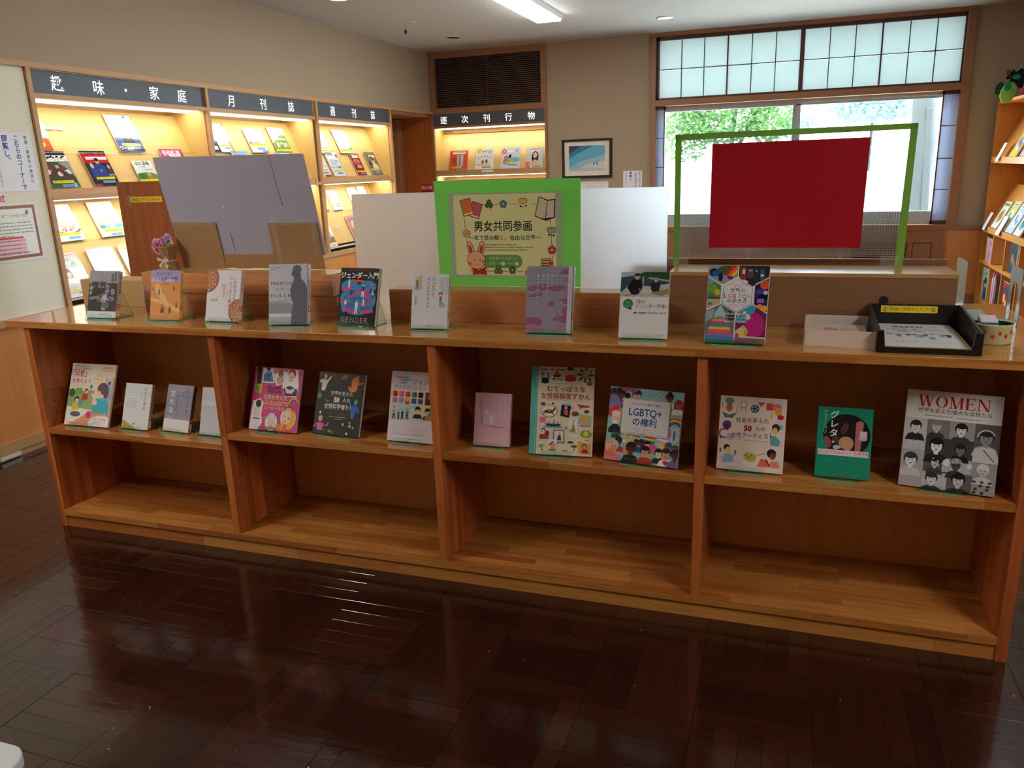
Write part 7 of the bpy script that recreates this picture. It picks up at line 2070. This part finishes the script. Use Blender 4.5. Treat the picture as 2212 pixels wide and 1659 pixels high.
def c_women(c):
    H = c.H
    c.rect(0, 0, 100, H * .29, (226, 222, 220)); serif(c, 'WOMEN', 12, 5.5, 13.6, (196, 40, 60)); c.text('世界を変えた偉大な女性たち', 51, 20.6, 6.0, (56, 60, 80), 'c', .004)
    c.micro(20, 29, 50, (90, 90, 96), 1.4); c.micro(54, 29.5, 80, (60, 60, 66), 1.4)
    y0 = H * .29; hh = H - y0
    def g(v): return (v, v, v + 2)
    c.rect(0, y0, 100, H, g(66)); c.rect(0, y0, 24, y0 + hh * .48, g(190)); c.rect(24, y0, 48, y0 + hh * .26, g(120)); c.rect(48, y0, 74, y0 + hh * .26, g(150)); c.rect(74, y0, 100, y0 + hh * .55, g(90)); c.rect(74, y0 + hh * .55, 100, H, g(150))
    c.rect(0, y0 + hh * .46, 24, H, g(170)); c.rect(24, y0 + hh * .56, 44, y0 + hh * .76, g(90)); c.rect(24, y0 + hh * .76, 50, H, g(190)); c.rect(44, y0 + hh * .54, 74, y0 + hh * .74, g(180)); c.rect(50, y0 + hh * .74, 76, H, g(96))
    P = ((12, .13, 5.4, 214, 40, 40), (34, .10, 5, 190, 130, 60), (60, .12, 5.6, 216, 30, 60), (86, .20, 7, 140, 40, 190), (36, .38, 6.6, 228, 26, 40), (61, .40, 5, 120, 34, 30), (10, .62, 6.4, 226, 60, 200), (36, .62, 4.6, 190, 30, 70), (58, .62, 5.4, 70, 150, 60), (86, .66, 5.4, 190, 210, 200), (34, .86, 5.6, 214, 50, 60), (62, .84, 6.2, 190, 30, 40))
    for x, fy, r_, sk, ha, cl in P: c.bust(x, y0 + hh * fy, r_, g(sk), g(ha), g(cl))
    c.ring(11, y0 + hh * .3, 6, .7, g(226), 12, 20, 160); c.ring(86, y0 + hh * .19, 9.6, 1.6, g(200), 14, 180, 340); c.poly([(74, y0 + hh * .44), (80, y0 + hh * .34), (94, y0 + hh * .34), (100, y0 + hh * .46), (100, y0 + hh * .55), (74, y0 + hh * .55)], g(200)); c.line(84, y0 + hh * .36, 96, y0 + hh * .52, 1, g(60))
    for i in range(9): c.ell(78 + (i * 7) % 20, y0 + hh * (.82 + .05 * (i % 4)), 2, 1.6, g(60), 8)
    c.ell(48, y0 + hh * .60, 4, 4, g(230), 9); c.ell(72, y0 + hh * .62, 3, 3, g(220), 9)
    for i in range(12): c.ell(34 + (i * 5) % 34, y0 + hh * (.56 + .03 * (i % 5)), 1, 1, g(220), 6)


def sp_text(txt, col, size=60, y=.06):
    def f(c):
        n = len(txt); s_ = min(size, c.H * .56 / n / 1.05)
        c.vtext(txt, 50, c.H * y, s_, col, .01, 1.05)
    return f


S_ = 'clear acrylic stand under the '
WH = (222, 222, 228)
BOOKS = [
    ((-2.582, 2.427, TOPZ), .025, .142, .189, .31, 'black-and-white classroom photo book with mauve title, leftmost on the counter top', c_classroom, (150, 148, 162), 'r', .020, sp_text('思想と教育課題', (30, 30, 34)), (214, 210, 206), 'black-and-white classroom book'),
    ((-2.272, 2.433, TOPZ), .064, .135, .192, .268, 'orange book with small walking figures and lilac top band', c_anata, (222, 148, 76), 'r', .013, sp_text('あなたと学ぶジェンダー平等', (60, 50, 96)), (236, 214, 120), 'orange book with walking figures'),
    ((-2.013, 2.442, TOPZ), -.021, .152, .194, .296, 'white book with two round fruit-like patterns and red vertical title', c_mono, WH, 'r', .018, sp_text('ジェンダー格差', (200, 60, 60)), (230, 226, 222), 'white book with round patterns'),
    ((-1.708, 2.426, TOPZ), .198, .146, .221, .27, 'thick pale grey book with the grey silhouette of a woman', c_margaret, (204, 206, 214), 'r', .028, sp_text('新しい女性の生き方', (120, 120, 130)), (206, 204, 216), 'grey silhouette book'),
    ((-1.441, 2.446, TOPZ), -.096, .161, .207, .303, 'black book with pink and blue intertwined figures', c_gender, (24, 24, 26), 'l', .016, None, None, 'black, pink and blue book'),
    ((-1.153, 2.442, TOPZ), .047, .133, .188, .277, 'white book with two small cartoon families and vertical title', c_papa, WH, 'r', .016, None, (214, 206, 200), 'white book with cartoon families'),
    ((-.7265, 2.44, TOPZ), .042, .153, .218, .269, 'grey-lilac book with mauve blossom pattern, right of the green poster', c_purple, (150, 146, 162), 'r', .026, None, (206, 206, 216), 'grey-lilac blossom book'),
    ((-.411, 2.413, TOPZ), .034, .150, .207, .294, 'white book with a photo of two people in a boat', c_umi, (226, 226, 228), 'r', .014, None, (222, 218, 214), 'boat photo book'),
    ((-.134, 2.39, TOPZ), -.058, .174, .231, .278, 'colourful photo-mosaic book with a white hexagon title', c_hexa, (232, 230, 228), 'l', .022, None, (220, 220, 224), 'hexagon title book'),
    ((-2.722, 2.387, SH1), .028, .228, .261, .404, 'large illustrated book with a child in a turquoise hoodie, leftmost on the shelves', c_doui, (226, 216, 200), 'l', .010, None, None, 'turquoise hoodie book'),
    ((-2.483, 2.402, SH1), -.023, .136, .186, .358, 'small pale book with ochre vertical title and name list', c_houritsu, (222, 226, 226), 'r', .016, None, (180, 150, 90), 'small pale book with ochre title'),
    ((-2.287, 2.414, SH1), -.063, .133, .189, .372, 'small grey-violet book with a white lower band', c_wasure, (150, 146, 164), 'r', .016, None, (90, 84, 96), 'grey-violet book'),
    ((-2.102, 2.41, SH1), -.017, .126, .187, .305, 'plain pale grey book half hidden by the first divider', c_hidden, (208, 212, 222), 'r', .014, None, None, 'half-hidden pale grey book'),
    ((-1.811, 2.395, SH2), -.04, .214, .241, .365, 'bright pink book covered in cut-out portraits and rainbows', c_queer, (214, 62, 134), 'l', .012, None, None, 'bright pink portrait book'),
    ((-1.545, 2.41, SH2), -.09, .205, .230, .36, 'black chalkboard-style book with coloured dancing figures', c_sci, (44, 46, 44), 'l', .013, None, None, 'black chalkboard-style book'),
    ((-1.232, 2.403, SH2), -.015, .190, .251, .322, 'pale pink book with rows of shirts and office scenes, cut by a divider', c_disc, (228, 218, 222), 'l', .010, None, None, 'book with rows of shirts'),
    ((-.938, 2.433, SH2), .035, .131, .184, .292, 'small plain pink book with a soft glass-like shape', c_pinkb, (222, 176, 190), 'r', .014, None, (160, 130, 150), 'small pink book'),
    ((-.68, 2.402, SH2), .088, .212, .295, .296, 'tall cream scrapbook-style book with a turquoise spine strip', c_mute, (228, 216, 186), 'l', .014, None, (92, 182, 172), 'tall cream scrapbook-style book'),
    ((-.411, 2.389, SH2), -.141, .244, .240, .31, 'square pale blue book crowded with drawn people around a grey title panel', c_lgbt, (150, 200, 200), 'l', .010, None, None, 'square crowd-of-people book'),
    ((-.074, 2.404, SH2), -.035, .197, .230, .283, 'pale book with painted artists around a maroon title', c_art, (232, 220, 216), 'l', .012, None, None, 'painted artists book'),
    ((.193, 2.413, SH2), -.032, .152, .212, .281, 'green book with a round dark photo and a pale pink strip', c_greta, (26, 146, 116), 'l', .014, None, (20, 120, 96), 'green book with the round photo'),
    ((.467, 2.386, SH2), -.154, .241, .281, .279, 'large white book with red serif title above black-and-white portraits', c_women, (226, 222, 220), 'l', .024, None, None, 'large black-and-white portrait book'),
]
for k, (loc, yaw, w_, h_, ln, lb, dr_, bg, spn, sp, sd, sc_, sl) in enumerate(BOOKS):
    book(loc, yaw, w_, h_, ln, lb, dr_, bg, spn, sp, sdraw=sd, spinecol=sc_, stand_label=S_ + sl, group=None,
         sw=(.128 if k < 9 else .11) if w_ > .12 else .1, xo=(.01 if k == 6 else (0 if k < 9 else -.01)))

# ------------------------------------------------------------------ bookcase at the right end of the back wall
bc = thing('bookcase', 'honey-coloured wooden bookcase with sloping display shelves at the right', 'bookcase', (1.75, 7.6, 0))
SW = M['shelfwood']
Y0, Y1 = -1.35, 1.09     # local y: near end, far end


def bb_(name, x0, x1, y0, y1, z0, z1, m=SW, **k):
    return box(name, m, bc, x0, x1, y0, y1, z0, z1, **k)


bb_('side_panel', 0, .36, Y1 - .025, Y1, 0, 1.86, bevel=.002)
bb_('side_panel', 0, .36, Y0, Y0 + .025, 0, 1.86, bevel=.002)
bb_('back_panel', .35, .36, Y0, Y1, 0, 1.86)
bb_('top_board', 0, .36, Y0 + .02, Y1 - .02, 1.835, 1.86)
bb_('plinth', .01, .03, Y0 + .02, Y1 - .02, 0, .055)
bb_('bottom_shelf', 0, .35, Y0 + .02, Y1 - .02, .055, .08)
bb_('shelf', 0, .35, Y0 + .02, Y1 - .02, .41, .435)
bb_('shelf', 0, .35, Y0 + .02, Y1 - .02, .70, .725)
for y in (.62, .18, -.30, -.80): bb_('divider', .002, .35, y - .01, y + .01, .08, .70)
for z in (.725, 1.345):
    MB().hexa([(.03, Y0 + .02, z + .01), (.04, Y0 + .02, z), (.04, Y1 - .03, z), (.03, Y1 - .03, z + .01),
               (.22, Y0 + .02, z + .40), (.23, Y0 + .02, z + .39), (.23, Y1 - .03, z + .39), (.22, Y1 - .03, z + .40)]).build('display_board', SW, bc)
    MB().hexa([(-.005, Y0 + .02, z - .025), (.035, Y0 + .02, z - .025), (.035, Y1 - .03, z - .025), (-.005, Y1 - .03, z - .025),
               (-.005, Y0 + .02, z + .03), (.035, Y0 + .02, z + .02), (.035, Y1 - .03, z + .02), (-.005, Y1 - .03, z + .03)]).build('display_lip', SW, bc)
bb_('shelf', .0, .35, Y0 + .02, Y1 - .02, 1.32, 1.345)


def shelfmag(label, y, z, w_, h_, draw, bg=(236, 236, 236), lean=.44, dx=0):
    return magazine(label, (1.75 + .005 + dx, y, z), -PI / 2, lean, w_, h_, draw, 'picture books on the sloping shelves at the right', .012, False, 'picture_book', bg)


def cvx(a, b, d, t_=None):
    def f(c):
        H = c.H
        c.rect(0, 0, 100, H, a); c.ell(50, H * .55, 36, H * .26, b); c.ell(40, H * .5, 14, 16, d); c.ell(66, H * .62, 12, 12, d); c.rect(8, 6, 92, 20, b); c.micro(16, 10, 80, (60, 60, 66), 7)
    return f


shelfmag('white picture book with red and green figures on the lower sloping shelf', 8.30, .758, .21, .25, cvx((236, 234, 230), (150, 190, 110), (220, 90, 60)))
shelfmag('olive and white picture book on the lower sloping shelf', 8.02, .758, .22, .27, cvx((216, 206, 120), (226, 222, 214), (130, 150, 140)))
shelfmag('pale blue picture book on the lower sloping shelf', 7.76, .758, .22, .26, cvx((196, 214, 232), (236, 238, 240), (110, 160, 190)))
shelfmag('white and teal picture book at the picture edge on the lower sloping shelf', 7.50, .758, .2, .24, cvx((230, 232, 232), (120, 190, 196), (70, 130, 150)))
shelfmag('yellow-edged picture book on the upper sloping shelf', 7.95, 1.378, .24, .27, cvx((228, 214, 90), (226, 222, 226), (150, 110, 160)))
shelfmag('pink picture book at the picture edge on the upper sloping shelf', 7.62, 1.378, .22, .26, cvx((236, 190, 196), (240, 236, 236), (210, 110, 120)))
for lb, y, z, wd in (('white paper tag hanging from the upper sloping shelf', 8.33, 1.352, .10), ('white paper tag hanging at the left of the lower sloping shelf', 8.52, .738, .10), ('white paper tag hanging nearer on the lower sloping shelf', 7.98, .738, .12)):
    t = thing('paper_tag', lb, 'tag', (1.735, y, z), -PI / 2, 'paper tags on the bookcase')
    MB().hexa([(-wd / 2, -.016, -.015), (wd / 2, -.016, -.015), (wd / 2, -.015, -.015), (-wd / 2, -.015, -.015), (-wd / 2, .045, .14), (wd / 2, .045, .14), (wd / 2, .046, .14), (-wd / 2, .046, .14)]).build('tag_sheet', M['white'], t)
    c = Canvas(wd * .8, .1); c.micro(20, 16, 80, (200, 90, 100), 6)
    for q in range(4): c.micro(14, 34 + 12 * q, 88, (120, 120, 140), 4, q)
    o = c.build('tag_print', t, (0, -.0075, .004)); o.rotation_euler = (-.375, 0, 0)


def shelfbook(label, y, z, w_, h_, th, draw, bg, front=True, lean=0):
    """a book in a cubby; front = its cover faces into the room"""
    t = thing('picture_book', label, 'book', (1.77, y, z), -PI / 2 if front else 0, 'books in the cubbies at the right')
    if front:
        box('pages', M['page'], t, -w_ / 2, w_ / 2, .0005, th, 0, h_)
        c = Canvas(w_, h_, bg); draw(c); c.build('cover_print', t, m=M['gloss'])
    else:
        box('pages', M['page'], t, .0025, w_, -th / 2, th / 2, .001, h_ - .001)
        box('cover', mat('cover_board', bg, .4), t, .001, w_ + .002, -th / 2 - .001, th / 2 + .001, 0, h_ * .999)
        c = Canvas(th, h_, bg); draw(c); o = c.build('spine_print', t, (.0005, 0, 0)); o.rotation_euler = (0, 0, -PI / 2)
    return t


def cb_pink(c):
    H = c.H
    c.rect(0, 0, 100, H * .14, (40, 36, 36)); c.rect(0, H * .1, 14, H, (226, 230, 150)); c.text('えほん', 60, H * .2, 20, (60, 60, 70), 'c'); c.text('ねこ', 60, H * .55, 18, (60, 60, 70), 'c')


def cb_teal(c):
    H = c.H
    c.rect(0, 0, 100, H, (150, 214, 206)); c.rect(0, 0, 12, H, (226, 226, 160)); c.poly([(36, H), (40, H * .55), (60, H * .5), (78, H * .6), (82, H)], (40, 50, 130)); c.ell(58, H * .44, 13, 17, (240, 206, 180)); c.ell(60, H * .37, 18, 13, (30, 26, 30)); c.ell(36, H * .46, 8, 10, (30, 26, 30)); c.micro(40, H * .12, 80, (60, 80, 90), 6)


def sp_(col, k=0):
    def f(c):
        c.micro(30, c.H * .08, c.H * .7, col, 34, k, True)
    return f


shelfbook('pink picture book with a dark top band in the upper far cubby', 8.40, .436, .27, .25, .012, cb_pink, (226, 170, 200))
shelfbook('teal picture book with a girl in blue in the lower far cubby', 8.42, .081, .26, .29, .012, cb_teal, (150, 214, 206))
k = 0
for y, h_, th, bg, ink_, lb in ((8.155, .24, .020, (240, 238, 236), (206, 60, 60), 'white-spined book with red marks, leftmost of its cubby'), (8.125, .30, .026, (226, 90, 130), (250, 240, 240), 'tall pink-spined book in the second lower cubby'), (8.09, .26, .018, (236, 236, 236), (90, 90, 100), 'thin white-spined book in the second lower cubby'),
                         (8.062, .29, .024, (130, 150, 180), (240, 240, 240), 'grey-blue spined book in the second lower cubby'), (8.03, .27, .022, (206, 60, 60), (240, 230, 220), 'red-spined book in the second lower cubby'), (8.00, .25, .02, (70, 90, 110), (220, 220, 220), 'dark blue-spined book in the second lower cubby')):
    shelfbook(lb, y, .081, .22, h_, th, sp_(ink_, k), bg, False); k += 1
for y, h_, th, bg, ink_, lb in ((7.85, .24, .02, (230, 232, 226), (60, 140, 80), 'white-spined book in the second upper cubby'), (7.825, .22, .02, (240, 230, 150), (90, 60, 40), 'yellow-spined book in the second upper cubby')):
    shelfbook(lb, y, .436, .2, h_, th, sp_(ink_, k), bg, False); k += 1
shelfbook('dark green and blue picture book facing out in the third upper cubby', 7.56, .436, .22, .25, .012, cvx((44, 76, 110), (50, 110, 80), (220, 130, 60)), (44, 76, 110))
shelfbook('white-spined book at the picture edge in the third upper cubby', 7.36, .436, .2, .24, .03, sp_((80, 80, 90), 9), (236, 236, 236), False)
shelfbook('dark picture book with a red disc in the third lower cubby', 7.66, .081, .22, .27, .012, cvx((60, 86, 110), (214, 60, 50), (240, 220, 120)), (60, 86, 110))

# felt garland on top of the bookcase
def felt(name, label, loc, parts, group='felt decorations on the bookcase'):
    t = thing(name, label, 'decoration', loc, .15, group)
    for i, (nm, m, pts, y) in enumerate(parts):
        MB().prism(pts, y, y + .012).build(nm, m, t, bevel=.002)
    return t


def blob(cx_, cz_, rx, rz_, n=14, wob=0, rot=0):
    out = []
    for i in range(n):
        a = 2 * PI * i / n; r_ = 1 + wob * math.cos(5 * a)
        x, z = rx * r_ * math.cos(a), rz_ * r_ * math.sin(a)
        out.append((cx_ + x * math.cos(rot) - z * math.sin(rot), cz_ + x * math.sin(rot) + z * math.cos(rot)))
    return out


mg = [mat('felt_lime', (150, 206, 90), .9), mat('felt_green', (30, 150, 100), .9), mat('felt_black', (22, 24, 26), .9), mat('felt_pink', (222, 80, 130), .9), mat('felt_teal', (90, 150, 160), .9), mat('felt_blue', (90, 150, 190), .9), mat('felt_dark_green', (40, 70, 50), .9), mat('felt_rust', (130, 70, 50), .9), mat('felt_pale_pink', (226, 160, 190), .9)]
felt('felt_leaf', 'lime green felt leaf with a dark green dot hanging at the bookcase top', (1.722, 8.20, 1.905), [('leaf_shape', mg[0], blob(0, 0, .060, .088, rot=-.3), 0), ('dot', mg[1], blob(-.012, .048, .028, .034), -.012)])
felt('felt_leaf', 'dark olive felt leaf behind the lime green one', (1.663, 8.26, 1.945), [('leaf_shape', mg[6], blob(0, 0, .035, .055, rot=-.4), 0)])
felt('felt_flower', 'large black felt flower at the bookcase top', (1.80, 8.26, 2.02), [('petals', mg[2], blob(0, 0, .075, .07, 30, .22), 0), ('centre', mg[1], blob(-.02, .01, .03, .02), -.012)])
felt('felt_flower', 'small black and rust felt flower left of the large black one', (1.745, 8.30, 2.05), [('petals', mg[2], blob(.01, 0, .042, .04, 30, .22), 0), ('centre', mg[7], blob(-.02, .03, .024, .018), -.012)])
felt('felt_petal', 'pink felt petal hanging right of the lime green leaf', (1.835, 8.14, 1.905), [('petal_shape', mg[3], blob(0, 0, .030, .070, rot=-.25), 0)])
felt('felt_petal', 'magenta felt petal between the pink ones', (1.900, 8.17, 1.92), [('petal_shape', mg[3], blob(0, 0, .030, .060, rot=.1), 0)])
felt('felt_petal', 'pale pink felt petal at the picture edge', (1.925, 8.10, 1.95), [('petal_shape', mg[8], blob(0, 0, .032, .110, rot=-.1), 0)])
felt('felt_bird', 'teal felt shape above the black flower', (1.86, 8.22, 2.13), [('body', mg[4], blob(0, 0, .062, .040, rot=.3), 0), ('wing', mg[5], blob(.05, -.11, .040, .055), -.012)])
felt('felt_bird', 'larger teal felt shape at the picture edge above the bookcase', (1.94, 8.24, 2.20), [('body', mg[4], blob(0, 0, .07, .055, rot=.5), 0)])

# pale table corner in the near left foreground
tb = thing('white_table', 'pale rounded table corner at the bottom left edge', 'table', (-1.245, .46, 0))
pts = []
for cx_, cz_, a0 in ((.29, .14, 0), (-.29, .14, 90), (-.29, -.14, 180), (.29, -.14, 270)):
    for i in range(7):
        a = math.radians(a0 + 15 * i); pts.append((cx_ + .035 * math.cos(a), cz_ + .035 * math.sin(a)))
MB().prism(pts, .682, .70, 'XY').build('tabletop', mat('pale_laminate', (214, 222, 224), .35), tb, bevel=.003)
for x in (-.26, .26):
    for y in (-.12, .12): MB().cyl((x, y, 0), .014, .682, 12).build('leg', M['grey'], tb)
